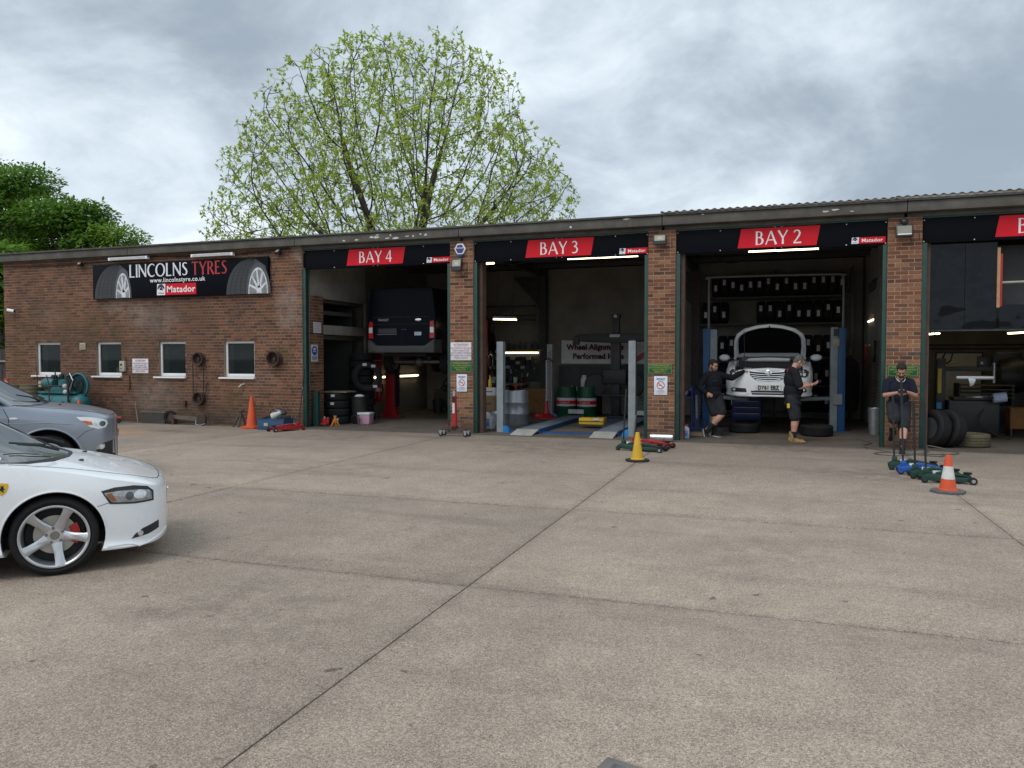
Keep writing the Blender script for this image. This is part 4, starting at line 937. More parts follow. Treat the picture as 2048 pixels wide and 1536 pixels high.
# ================================================================ VEHICLES
def crp(P, k):
    """Catmull-Rom through tuples P, k steps per span"""
    out = []; n = len(P)
    for i in range(n - 1):
        p0, p1, p2, p3 = P[max(i - 1, 0)], P[i], P[i + 1], P[min(i + 2, n - 1)]
        for j in range(k):
            t = j / k; out.append(tuple(.5 * (2 * b + (c - a) * t + (2 * a - 5 * b + 4 * c - d) * t * t + (3 * b - a - 3 * c + d) * t ** 3) for a, b, c, d in zip(p0, p1, p2, p3)))
    out.append(tuple(P[-1])); return out
def loft(st, ks=4, kp=3):
    flat = [(x,) + tuple(q for p in pr for q in p) for x, pr in st]; fine = crp(flat, ks); rings = []
    for f in fine:
        pr = crp([(f[1 + 2 * i], f[2 + 2 * i]) for i in range((len(f) - 1) // 2)], kp); h = [(f[0], -max(0, y), z) for y, z in pr]
        rings.append(h + [(x, -y, z) for x, y, z in h[-2:0:-1]])
    m = len(rings[0]); vs = [p for r in rings for p in r]; fs = []
    for i in range(len(rings) - 1):
        fs += [(i * m + j, i * m + (j + 1) % m, (i + 1) * m + (j + 1) % m, (i + 1) * m + j) for j in range(m)]
    o = len(vs)
    for ri, rev in ((0, False), (len(rings) - 1, True)):
        c = [sum(p[k] for p in rings[ri]) / m for k in range(3)]; vs.append(tuple(c)); ci = len(vs) - 1
        fs += [((ri * m + (j + 1) % m, ri * m + j, ci) if not rev else (ri * m + j, ri * m + (j + 1) % m, ci)) for j in range(m)]
    return MB().add(vs, fs)
def fixed_normals(me):
    bm = bmesh.new(); bm.from_mesh(me); bmesh.ops.recalc_face_normals(bm, faces=bm.faces); bm.to_mesh(me); bm.free(); me.update()
def evalmesh(o):
    return bpy.data.meshes.new_from_object(o.evaluated_get(bpy.context.evaluated_depsgraph_get()))
def carve(mb, cutters, name, mat, parent, ang=32):
    me = mb.mesh(name, smooth=False); fixed_normals(me); o = mobj('carve', me); cs = []
    for c in cutters:
        cm = c.mesh('c', smooth=False); fixed_normals(cm); co = mobj('cut', cm); cs.append(co)
        m = o.modifiers.new('b', 'BOOLEAN'); m.object = co; m.operation = 'DIFFERENCE'; m.solver = 'EXACT'
    bpy.context.view_layer.update(); res = evalmesh(o)
    for q in cs + [o]: bpy.data.objects.remove(q)
    res.name = name; res.materials.clear(); res.shade_smooth(); res.set_sharp_from_angle(angle=rad(ang))
    bm = bmesh.new(); bm.from_mesh(res); bv = BVHTree.FromBMesh(bm); bm.free()
    return mobj(name, res, mat, parent), bv
class Skin:
    """lays patches and seams on a body by casting rays in its own frame"""
    def __init__(s, bv, parent): s.bv = bv; s.p = parent
    def hit(s, view, u, v):
        o, d = {'right': ((u, -4, v), (0, 1, 0)), 'left': ((u, 4, v), (0, -1, 0)), 'front': ((6, u, v), (-1, 0, 0)), 'rear': ((-9, u, v), (1, 0, 0)), 'top': ((u, v, 6), (0, 0, -1))}[view]
        h = s.bv.ray_cast(Vector(o), Vector(d)); return (h[0], h[1] if h[1].dot(Vector(d)) < 0 else -h[1]) if h[0] is not None else None
    def patch(s, name, view, poly, mat, off=.004, parent=None, step=.03, depth=.012):
        P = []; n = len(poly)
        for i in range(n):
            a, b = Vector(poly[i]), Vector(poly[(i + 1) % n]); k = max(1, int((b - a).length / step))
            P += [a + (b - a) * (j / k) for j in range(k)]
        nb = len(P); xs_ = [p.x for p in P]; ys_ = [p.y for p in P]; x = min(xs_) + step / 2
        def inp(q):
            c = False
            for i in range(nb):
                a, b = P[i], P[(i + 1) % nb]
                if (a.y > q[1]) != (b.y > q[1]) and q[0] < (b.x - a.x) * (q[1] - a.y) / (b.y - a.y) + a.x: c = not c
            return c
        while x < max(xs_):
            y = min(ys_) + step / 2
            while y < max(ys_):
                if inp((x, y)) and min((Vector((x, y)) - p).length for p in P) > step * .45: P.append(Vector((x, y)))
                y += step
            x += step
        V, E_, F, *_ = geometry.delaunay_2d_cdt(P, [(i, (i + 1) % nb) for i in range(nb)], [], 1, 1e-5)
        # output 1 = only inside the outline
        pts = []; ok = []
        for q in V:
            h = s.hit(view, q.x, q.y); ok.append(h is not None); pts.append(h[0] + h[1] * off if h else Vector((0, 0, 0)))
        F = [f for f in F if all(ok[i] for i in f)]
        mb = MB(); mb.add(pts, F); me = mb.mesh(name, smooth=False); bm = bmesh.new(); bm.from_mesh(me)
        d = {'right': Vector((0, -1, 0)), 'left': Vector((0, 1, 0)), 'front': Vector((1, 0, 0)), 'rear': Vector((-1, 0, 0)), 'top': Vector((0, 0, 1))}[view]
        bmesh.ops.recalc_face_normals(bm, faces=bm.faces)
        if sum(f.normal.dot(d) * f.calc_area() for f in bm.faces) < 0: bmesh.ops.reverse_faces(bm, faces=bm.faces)
        be = [e for e in bm.edges if e.is_boundary]
        if be:
            r = bmesh.ops.extrude_edge_only(bm, edges=be); bmesh.ops.translate(bm, vec=-d * depth, verts=[g for g in r['geom'] if isinstance(g, bmesh.types.BMVert)])
        loose = [v for v in bm.verts if not v.link_faces]; bmesh.ops.delete(bm, geom=loose, context='VERTS')
        bm.to_mesh(me); bm.free(); me.shade_smooth(); me.set_sharp_from_angle(angle=rad(50)); me.name = name
        return mobj(name, me, mat, parent or s.p)
    def seam(s, name, view, pts, mat, w=.0035, parent=None, off=.0, step=.04):
        Q = []
        for i in range(len(pts) - 1):
            a, b = Vector(pts[i]), Vector(pts[i + 1]); k = max(1, int((b - a).length / step)); Q += [a + (b - a) * (j / k) for j in range(k)]
        Q.append(Vector(pts[-1])); R = []
        for q in Q:
            h = s.hit(view, q.x, q.y)
            if h: R.append(h[0] + h[1] * off)
        if len(R) > 1: return MB().tube(R, w, 5).build(name, mat, parent or s.p)
M_TYRE = M('tyre_rubber', (.011, .011, .012), .75, var=.3, vs=4, dirt=.15, dcol=(.035, .032, .028), bump=.15, spec=.3)
M_SEAM = M('panel_gap', (.010, .010, .011), .8, var=0)
M_ALLOY = M('alloy_silver', (.52, .53, .55), .30, metal=.75, var=.1)
M_IRON = M('brake_iron', (.20, .19, .18), .5, metal=.8, var=.3)
M_PLAST = M('trim_plastic', (.022, .022, .024), .6, var=.2)
M_CARGLASS = M('car_glass', (.03, .04, .044), .02, var=0, spec=1.0); M_CARGLASS.node_tree.nodes['Principled BSDF'].inputs['IOR'].default_value = 2.0
M_LAMP = M('lamp_reflector', (.60, .61, .63), .16, metal=.7, var=.3, vs=14)
M_LAMPC = M('lamp_clear', (.72, .74, .76), .08, var=.1, spec=.8)
M_AMBER = M('lamp_amber', (.52, .13, .02), .15, var=.15, vs=20)
def tyre_prof(r, rim, w, groove=True):
    h = w / 2; p = [(rim, -h * .82), (rim + .012, -h * .92), (rim + (r - rim) * .45, -h), (r - .022, -h * .93), (r - .006, -h * .80)]
    tr = []
    for g in (-.45, 0, .45):
        tr += [(r, h * (g - .17)), (r, h * (g - .055)), (r - .009, h * (g - .05)), (r - .009, h * (g + .05)), (r, h * (g + .055))] if groove else [(r, h * g)]
    q = [(a, -b) for a, b in p[::-1]]; return p + tr + q
def tyre_mb(r, rim, w, n=40, R=None, c=(0, 0, 0)): return MB().lathe(tyre_prof(r, rim, w) + [(rim - .012, w * .38), (rim - .012, -w * .38)], c, R, n, closed=True)
def wheel(parent, c, r, w, rim, sg, style='five', caliper=None, name='wheel'):
    """axis along local y; sg = outward sign"""
    e = bpy.data.objects.new(name, None); COL.objects.link(e); e.parent = parent; e.location = c
    Rm = rx(rad(90)); tyre_mb(r, rim, w, 56, Rm).build('tyre', M_TYRE, e, ang=50)
    yo = sg * w * .5
    # barrel and lip
    def lathe_y(prof, n=48): return MB().lathe([(a, -b) for a, b in prof], (0, 0, 0), Rm, n)
    b = MB(); n = 48
    prof = [(rim + .002, yo * .86), (rim + .004, yo * .99), (rim - .006, yo * 1.0), (rim - .016, yo * .93), (rim - .02, yo * .7), (rim - .03, -yo * .8), (rim + .0, -yo * .85)]
    vs = []; 
    for a, y in prof: vs += [(a * math.cos(2 * math.pi * k / n), y, a * math.sin(2 * math.pi * k / n)) for k in range(n)]
    b.add(vs, [(i * n + k, i * n + (k + 1) % n, (i + 1) * n + (k + 1) % n, (i + 1) * n + k) for i in range(len(prof) - 1) for k in range(n)]); b.build('rim', M_ALLOY, e, ang=40)
    if style == 'five':
        for k in range(5):
            a = rad(90 + 72 * k + 8); s_ = MB(); L_ = rim - .012
            st = [(.030, .046, .30), (.075, .036, .42), (.13, .030, .58), (L_ * .86, .033, .80), (L_, .042, .90)]
            vs = []
            for rr_, hw, yy in st:
                for dx, dy in ((-1, 0), (-.55, .10), (.55, .10), (1, 0), (.8, -.35), (-.8, -.35)): vs.append((dx * hw, yo * (yy + dy) if True else 0, rr_))
            fs = [(i * 6 + q, i * 6 + (q + 1) % 6, i * 6 + 6 + (q + 1) % 6, i * 6 + 6 + q) for i in range(len(st) - 1) for q in range(6)] + [tuple(range(6)), tuple(range(len(vs) - 1, len(vs) - 7, -1))]
            s_.add(vs, fs, ry(a)); s_.build('spoke', M_ALLOY, e, ang=30)
            nx, nz_ = .057 * math.sin(a + rad(36)), .057 * math.cos(a + rad(36))
            MB().cyl((nx, yo * .35, nz_), (nx, yo * .52, nz_), .0115, n=8).build('wheel_nut', M_IRON, e)
        MB().cyl((0, yo * .25, 0), (0, yo * .47, 0), .075, .068, 24).build('hub', M_ALLOY, e); MB().cyl((0, yo * .47, 0), (0, yo * .52, 0), .034, .030, 20).build('centre_cap', M_IRON, e)
        MB().cyl((0, yo * .02, 0), (0, -yo * .10, 0), .150, n=36).build('brake_disc', M('disc_bright', (.42, .40, .36), .45, metal=.7, var=.15), e)
        if caliper:
            cl = MB(); vs = []
            for i in range(7):
                a = rad(-30 + i * 10)
                for rr_ in (.105, .172):
                    for yy in (.18, -.28): vs.append((rr_ * math.cos(a), yo * yy, rr_ * math.sin(a)))
            cl.add(vs, [f for i in range(6) for f in ((i * 4, i * 4 + 4, i * 4 + 6, i * 4 + 2), (i * 4 + 1, i * 4 + 3, i * 4 + 7, i * 4 + 5), (i * 4 + 2, i * 4 + 6, i * 4 + 7, i * 4 + 3), (i * 4, i * 4 + 1, i * 4 + 5, i * 4 + 4))] + [(0, 2, 3, 1), (24, 25, 27, 26)]); cl.build('caliper', caliper, e, bevel=.004)
        MB().cyl((0, -yo * .12, 0), (0, -yo * .75, 0), rim - .035, n=30).build('wheel_back', M_SEAM, e)
    else:
        f = MB()
        prof = [(rim - .015, yo * .80), (rim - .05, yo * .62), (rim * .62, yo * .45), (rim * .40, yo * .62), (.07, yo * .62), (.001, yo * .60)]; vs = []
        for a, y in prof: vs += [(a * math.cos(2 * math.pi * k / n), y, a * math.sin(2 * math.pi * k / n)) for k in range(n)]
        f.add(vs, [(i * n + k, i * n + (k + 1) % n, (i + 1) * n + (k + 1) % n, (i + 1) * n + k) for i in range(len(prof) - 1) for k in range(n)]); f.build('wheel_disc', M_ALLOY if style == 'cover' else M_PLAST, e, ang=40)
        for k in range(5): a = rad(72 * k); MB().cyl((.05 * math.cos(a), yo * .58, .05 * math.sin(a)), (.05 * math.cos(a), yo * .72, .05 * math.sin(a)), .011, n=6).build('wheel_nut', M_IRON, e)
    return e
def arch_cut(x, z, r, y0=.5, n=40): return [MB().cyl((x, s * y0, z), (x, s * 1.4, z), r, n=n) for s in (-1, 1)]
def wheel_wells(t, xs, z, r, y0=.52, y1=.84):
    for x in xs:
        for s in (-1, 1):
            n = 24; vs = []
            for yy in (y0, y1): vs += [(x + r * math.cos(rad(-15 + 210 * k / n)), s * yy, z + r * math.sin(rad(-15 + 210 * k / n))) for k in range(n + 1)]
            m = MB().add(vs, [(k, k + 1, n + 2 + k, n + 1 + k) for k in range(n)]); m.add([(x + r * 1.02 * math.cos(rad(-15 + 210 * k / n)), s * (y0 + .01), z + r * 1.02 * math.sin(rad(-15 + 210 * k / n))) for k in range(n + 1)], [tuple(range(n + 1))]); m.build('wheel_well', M_SEAM, t)
def arch_lip(sk, x, z, r, a0, a1, mat, view='right', w=.008):
    pts = [(x + (r + .006) * math.cos(rad(a0 + (a1 - a0) * k / 28)), z + (r + .006) * math.sin(rad(a0 + (a1 - a0) * k / 28))) for k in range(29)]
    return sk.seam('arch_lip', view, pts, mat, w, step=1)

M_WPAINT = M('white_paint', (.76, .78, .80), .25, var=.03, coat=.6, vs=2)
# ---------------- white saloon in the foreground
def white_saloon():
    ph = rad(46); t = thing('white_car', 'white saloon car with five spoke alloy wheel and yellow wing badge', 'car', (-5.91, 5.03, 0), ph)
    def P(w, zb, zs, zh, zc, wb=None, wr=None): wb = wb or w - .09; return [(0, zb), (wb, zb), (w - .015, zb + .14), (w, zb + .36), (w - .025, zs), (w - .135, zh), (0, zc)]
    st = [(.82, [(0, .17), (.30, .17), (.36, .26), (.40, .42), (.38, .55), (.30, .590), (0, .610)]),
          (.785, [(0, .155), (.46, .155), (.55, .24), (.57, .43), (.545, .56), (.46, .620), (0, .640)]),
          (.715, [(0, .15), (.62, .15), (.70, .22), (.71, .45), (.690, .59), (.60, .652), (0, .675)]),
          (.58, [(0, .15), (.74, .15), (.795, .22), (.80, .48), (.778, .63), (.675, .702), (0, .728)]),
          (.36, [(0, .15), (.80, .15), (.845, .24), (.86, .50), (.838, .685), (.72, .757), (0, .792)]),
          (.10, [(0, .16), (.80, .16), (.865, .26), (.885, .52), (.856, .752), (.737, .815), (0, .855)]),
          (-.20, [(0, .17), (.80, .17), (.865, .28), (.885, .54), (.86, .81), (.745, .862), (0, .90)]),
          (-.55, [(0, .17), (.80, .17), (.87, .28), (.886, .56), (.862, .845), (.75, .90), (0, .93)]),
          (-1.3, [(0, .17), (.80, .17), (.87, .28), (.886, .58), (.86, .89), (.76, .93), (0, .95)]),
          (-2.2, [(0, .17), (.80, .17), (.87, .28), (.886, .60), (.855, .92), (.76, .95), (0, .96)]),
          (-2.9, [(0, .19), (.78, .19), (.85, .30), (.87, .62), (.84, .94), (.72, .985), (0, 1.0)]),
          (-3.4, [(0, .24), (.70, .24), (.77, .34), (.79, .62), (.76, .93), (.62, .98), (0, .99)]),
          (-3.58, [(0, .32), (.55, .32), (.62, .40), (.63, .62), (.60, .86), (.48, .93), (0, .94)])]
    body, bv = carve(loft(st, 5, 4), arch_cut(0, .305, .352) + arch_cut(-2.64, .31, .355), 'body', M_WPAINT, t)
    sk = Skin(bv, t)
    cab = [(.06, [(0, .80), (.12, .80), (.14, .83), (.12, .86), (0, .875)]), (-.10, [(0, .80), (.50, .80), (.50, .84), (.40, .90), (0, .955)]), (-.30, [(0, .82), (.71, .82), (.70, .88), (.56, .98), (0, 1.075)]),
           (-.6, [(0, .85), (.755, .85), (.72, .95), (.58, 1.11), (0, 1.235)]), (-1.0, [(0, .88), (.76, .88), (.71, 1.06), (.58, 1.29), (0, 1.385)]), (-1.5, [(0, .9), (.76, .9), (.71, 1.10), (.585, 1.40), (0, 1.445)]),
           (-2.2, [(0, .9), (.76, .9), (.70, 1.10), (.57, 1.375), (0, 1.42)]), (-2.8, [(0, .92), (.73, .92), (.66, 1.04), (.54, 1.20), (0, 1.24)]), (-3.2, [(0, .93), (.65, .93), (.58, .97), (.48, 1.0), (0, 1.02)])]
    gl, gbv = carve(loft(cab, 5, 4), [], 'windows', M_CARGLASS, t); gk = Skin(gbv, t)
    gk.patch('roof', 'top', [(-1.02, -.60), (-1.02, .60), (-2.45, .56), (-2.45, -.56)], M_WPAINT, .006, step=.08)
    for s in (-1, 1):
        MB().tube([(-.36, s * .745, .90), (-.62, s * .735, 1.03), (-1.0, s * .66, 1.30), (-1.25, s * .60, 1.395)], [.032, .03, .03, .028], 8).build('windscreen_pillar', M_WPAINT, t)
        MB().tube([(-1.45, s * .775, .92), (-1.52, s * .63, 1.38)], .035, 6).build('door_pillar', M_PLAST, t)
        m = MB().sph((-.72, s * 1.0, 1.0), (.08, .12, .075)).build('mirror', M_WPAINT, t); MB().tube([(-.70, s * .86, .95), (-.72, s * .95, .97)], .02, 6).build('mirror_arm', M_PLAST, m)
    # black scuttle, wipers, washer jets
    sk.patch('scuttle', 'top', [(-.36, -.73), (-.18, -.68), (-.02, -.50), (.075, -.2), (.09, 0), (.075, .2), (-.02, .50), (-.18, .68), (-.36, .73), (-.42, .66), (-.2, .45), (-.08, 0), (-.2, -.45), (-.42, -.66)], M_PLAST, .004, step=.04)
    for y0, y1 in ((-.28, -.66), (.30, -.05)):
        w = MB().tube([(.0, y0, .925), (-.12, (y0 + y1) / 2, .985), (-.25, y1, 1.02)], [.014, .011, .008], 6).build('wiper', M_PLAST, t)
        MB().tube([(-.09, y0 - .05, .975), (-.30, y1 - .02, 1.035)], .008, 5).build('wiper_blade', M_BLKR, w)
    for y in (-.33, .33):
        h = sk.hit('top', .17, y); MB().sph(h[0] + Vector((0, 0, .006)), (.022, .014, .010)).build('washer_jet', M_PLAST, t)
    # bonnet and bumper shut lines
    sk.seam('bonnet_gap', 'top', [(-.30, -.762), (-.1, -.752), (.2, -.715), (.45, -.655), (.62, -.585), (.70, -.50)], M_SEAM, .003); sk.seam('bonnet_gap', 'top', [(-.30, .762), (.2, .715), (.45, .655), (.62, .585), (.70, .50)], M_SEAM, .003)
    sk.seam('bonnet_gap', 'top', [(.70, -.50), (.745, -.40), (.765, -.2), (.77, 0), (.765, .2), (.745, .40), (.70, .50)], M_SEAM, .0035)
    sk.seam('bumper_gap', 'right', [(.29, .515), (.36, .535), (.40, .542)], M_SEAM, .0025); sk.seam('door_gap', 'right', [(-.55, .25), (-.50, .5), (-.52, .80), (-.56, .88)], M_SEAM, .003)
    arch_lip(sk, 0, .305, .352, 8, 172, M_WPAINT); arch_lip(sk, -2.64, .31, .355, 8, 172, M_WPAINT)
    for vw, s in (('right', -1), ('left', 1)):
        sur = sk.patch('headlamp', vw, [(.325, .636), (.42, .655), (.56, .655), (.66, .635), (.705, .59), (.705, .512), (.56, .510), (.385, .528)], M_PLAST, .003, step=.025)
        sk.patch('lamp_lens', vw, [(.345, .618), (.45, .626), (.60, .616), (.665, .604), (.69, .58), (.69, .527), (.55, .525), (.400, .541)], M('headlamp_lens', (.30, .31, .32), .08, metal=.4, var=.4, vs=16, spec=.8), .006, parent=sur, step=.02)
        sk.patch('indicator', vw, [(.356, .610), (.398, .614), (.434, .547), (.406, .549)], M('lamp_amber_dark', (.32, .10, .03), .15, var=.2, vs=20), .009, parent=sur, step=.02)
        for cx, r_ in ((.525, .032), (.60, .034)): sk.patch('reflector', vw, [(cx + r_ * math.cos(rad(a)) * (1.35 if cx > .55 else .9), .578 + r_ * math.sin(rad(a))) for a in range(0, 360, 20)], M_LAMP if cx > .55 else M('lamp_dark', (.10, .10, .11), .15, metal=.5), .009, parent=sur, step=.02)
        sk.patch('fog_recess', vw, [(.535, .225), (.565, .262), (.62, .298), (.742, .338), (.742, .272), (.66, .243)], M_PLAST, .003, step=.02)
        fl = sk.hit(vw, .60, .262); MB().cyl(fl[0], fl[0] + fl[1] * .012, .024, .022, 14).build('fog_lamp', M_LAMP, t)
        for k in range(3): sk.seam('recess_slat', vw, [(.63, .262 + k * .018), (.735, .285 + k * .018)], M_BLKP, .003, off=.006)
        sk.seam('lip_edge', vw, [(.36, .190), (.50, .192), (.545, .185), (.59, .165), (.66, .175), (.745, .205), (.80, .235)], M_WPAINT, .010, off=.002)
    sk.patch('grille', 'front', [(-.30, .40), (.30, .40), (.32, .53), (.27, .565), (-.27, .565), (-.32, .53)], M_PLAST, .006); sk.seam('grille_bar', 'front', [(-.28, .545), (.28, .42)], M_CHROME, .010, off=.012)
    sk.patch('number_plate', 'front', [(-.26, .27), (.26, .27), (.26, .38), (-.26, .38)], M('plate_white', (.70, .70, .68), .4), .012, step=.06)
    # yellow shield badge
    bd = sk.patch('wing_badge', 'right', [(-.375, .745), (-.335, .752), (-.292, .745), (-.290, .715), (-.305, .68), (-.333, .655), (-.36, .68), (-.377, .715)], M('badge_yellow', (.62, .40, .03), .35), .003, step=.02)
    sk.patch('badge_horse', 'right', [(-.350, .700), (-.338, .716), (-.340, .732), (-.328, .727), (-.320, .735), (-.322, .715), (-.312, .705), (-.325, .700), (-.318, .680), (-.330, .688), (-.338, .695)], M_SEAM, .005, parent=bd, step=.01)
    MR_ = M('caliper_red', (.40, .015, .012), .4)
    for x in (0, -2.64):
        for s in (-1, 1): wheel(t, (x, s * .765, .308), .308, .205, .241, s, 'five', MR_)
    MB().bx(-3.2, .6, -.68, .68, .20, .30).build('underside', M_SEAM, t); wheel_wells(t, (0, -2.64), .306, .349)
    return t
white_saloon()
# ---------------- grey crossover behind it
def grey_crossover():
    ph = rad(46); t = thing('grey_car', 'metallic grey crossover car parked behind the white saloon', 'car', (-9.74, 8.16, 0), ph); MG = M('grey_paint', (.27, .30, .35), .3, metal=.5, var=.05, coat=.7, vs=2)
    st = [(.815, [(0, .26), (.34, .26), (.42, .36), (.44, .58), (.42, .76), (.34, .835), (0, .855)]), (.77, [(0, .23), (.52, .23), (.61, .34), (.63, .60), (.60, .78), (.50, .87), (0, .90)]),
          (.665, [(0, .22), (.68, .22), (.755, .34), (.765, .62), (.735, .81), (.62, .905), (0, .945)]), (.48, [(0, .22), (.78, .22), (.835, .34), (.845, .66), (.815, .865), (.68, .955), (0, .995)]),
          (.20, [(0, .24), (.82, .24), (.87, .36), (.882, .70), (.85, .925), (.70, 1.005), (0, 1.04)]), (-.15, [(0, .25), (.82, .25), (.87, .36), (.885, .72), (.86, .965), (.72, 1.04), (0, 1.075)]),
          (-.5, [(0, .25), (.82, .25), (.87, .36), (.885, .74), (.86, 1.0), (.74, 1.07), (0, 1.09)]), (-1.4, [(0, .25), (.82, .25), (.87, .36), (.885, .76), (.855, 1.05), (.75, 1.09), (0, 1.1)]),
          (-2.6, [(0, .26), (.82, .26), (.87, .38), (.885, .78), (.85, 1.09), (.74, 1.12), (0, 1.13)]), (-3.2, [(0, .32), (.76, .32), (.82, .42), (.83, .78), (.80, 1.08), (.68, 1.13), (0, 1.14)]), (-3.42, [(0, .38), (.6, .38), (.68, .46), (.69, .78), (.66, 1.04), (.55, 1.1), (0, 1.1)])]
    body, bv = carve(loft(st, 5, 4), arch_cut(0, .345, .405) + arch_cut(-2.67, .345, .405), 'body', MG, t); sk = Skin(bv, t)
    cab = [(-.02, [(0, .98), (.2, .98), (.22, 1.02), (.18, 1.05), (0, 1.065)]), (-.20, [(0, .98), (.62, .98), (.61, 1.04), (.50, 1.09), (0, 1.165)]), (-.45, [(0, 1.0), (.75, 1.0), (.73, 1.08), (.58, 1.19), (0, 1.30)]), (-.85, [(0, 1.02), (.77, 1.02), (.73, 1.22), (.59, 1.43), (0, 1.53)]),
           (-1.3, [(0, 1.04), (.77, 1.04), (.73, 1.28), (.60, 1.57), (0, 1.61)]), (-2.2, [(0, 1.05), (.77, 1.05), (.72, 1.28), (.59, 1.56), (0, 1.61)]), (-3.0, [(0, 1.08), (.74, 1.08), (.69, 1.25), (.55, 1.44), (0, 1.49)]), (-3.3, [(0, 1.1), (.66, 1.1), (.6, 1.16), (.5, 1.22), (0, 1.25)])]
    gl, gbv = carve(loft(cab, 5, 4), [], 'windows', M_CARGLASS, t); gk = Skin(gbv, t); gk.patch('roof', 'top', [(-.95, -.62), (-.95, .62), (-2.95, .56), (-2.95, -.56)], MG, .006, step=.08)
    for s in (-1, 1):
        MB().tube([(-.40, s * .765, 1.05), (-.62, s * .745, 1.22), (-.95, s * .68, 1.47), (-1.2, s * .62, 1.56)], .03, 8).build('windscreen_pillar', MG, t); MB().tube([(-1.6, s * .785, 1.05), (-1.65, s * .64, 1.54)], .04, 6).build('door_pillar', M_PLAST, t)
        m = MB().sph((-.62, s * 1.0, 1.13), (.08, .12, .085)).build('mirror', MG, t); MB().tube([(-.6, s * .86, 1.07), (-.62, s * .95, 1.1)], .02, 6).build('mirror_arm', M_PLAST, m)
    sk.patch('scuttle', 'top', [(-.44, -.75), (-.25, -.70), (-.10, -.5), (-.03, -.2), (-.02, 0), (-.03, .2), (-.10, .5), (-.25, .70), (-.44, .75), (-.5, .6), (-.3, 0), (-.5, -.6)], M_PLAST, .004, step=.05)
    for y0, y1 in ((-.25, -.62), (.32, -.03)): w = MB().tube([(-.12, y0, 1.10), (-.22, (y0 + y1) / 2, 1.16), (-.36, y1, 1.20)], [.014, .011, .008], 6).build('wiper', M_PLAST, t)
    for y in (-.3, .3): h = sk.hit('top', .12, y); MB().sph(h[0] + Vector((0, 0, .006)), (.02, .014, .01)).build('washer_jet', M_PLAST, t)
    sk.seam('bonnet_gap', 'top', [(-.35, -.745), (.1, -.73), (.45, -.675), (.63, -.60), (.72, -.50)], M_SEAM, .004); sk.seam('bonnet_gap', 'top', [(-.35, .745), (.1, .73), (.45, .675), (.63, .60), (.72, .5)], M_SEAM, .004); sk.seam('bonnet_gap', 'top', [(.72, -.5), (.775, -.35), (.79, 0), (.775, .35), (.72, .5)], M_SEAM, .004)
    sk.seam('door_gap', 'right', [(-.50, .35), (-.42, .6), (-.42, .9), (-.48, 1.03)], M_SEAM, .004); sk.seam('bumper_gap', 'right', [(.34, .60), (.45, .70), (.56, .735)], M_SEAM, .003); sk.seam('wing_crease', 'right', [(-.6, .84), (0, .835), (.3, .80)], MG, .006)
    arch_lip(sk, 0, .345, .405, 5, 175, MG, w=.014); arch_lip(sk, -2.67, .345, .405, 5, 175, MG, w=.014)
    for vw in ('right', 'left'):
        lp = sk.patch('headlamp', vw, [(.335, .895), (.48, .888), (.60, .868), (.70, .83), (.712, .785), (.68, .735), (.59, .722), (.50, .755), (.42, .82)], M_LAMPC, .004, step=.025)
        sk.patch('indicator', vw, [(.395, .845), (.515, .828), (.530, .782), (.47, .785)], M_AMBER, .007, parent=lp, step=.02)
        for cx, cz, r_ in ((.57, .80, .034), (.645, .79, .036)): sk.patch('reflector', vw, [(cx + r_ * math.cos(rad(a)), cz + r_ * math.sin(rad(a))) for a in range(0, 360, 24)], M_LAMP if cx < .6 else M('lamp_dark', (.10, .10, .11), .15, metal=.5), .007, parent=lp, step=.02)
        sk.patch('bumper_trim', vw, [(.50, .24), (.56, .42), (.66, .53), (.79, .56), (.80, .24)], M_PLAST, .003, step=.03)
        fg = sk.patch('fog_bezel', vw, [(.57, .455), (.60, .505), (.665, .515), (.67, .47), (.63, .44)], M_CHROME, .008, step=.02); h = sk.hit(vw, .635, .475); MB().cyl(h[0] + h[1] * .004, h[0] + h[1] * .014, .028, .026, 14).build('fog_lamp', M_LAMPC, fg)
    h = sk.hit('right', -.37, .90); MB().sph(h[0], (.05, .012, .016)).build('side_repeater', M_LAMPC, t)
    sk.patch('grille', 'front', [(-.40, .30), (.40, .30), (.36, .74), (-.36, .74)], M_PLAST, .006, step=.06); sk.seam('grille_bar', 'front', [(-.37, .60), (.37, .60)], MG, .03, off=.005)
    for x in (0, -2.67):
        for s in (-1, 1): wheel(t, (x, s * .765, .335), .335, .215, .225, s, 'five')
    MB().bx(-3.1, .6, -.68, .68, .28, .40).build('underside', M_SEAM, t); wheel_wells(t, (0, -2.67), .345, .402)
grey_crossover()
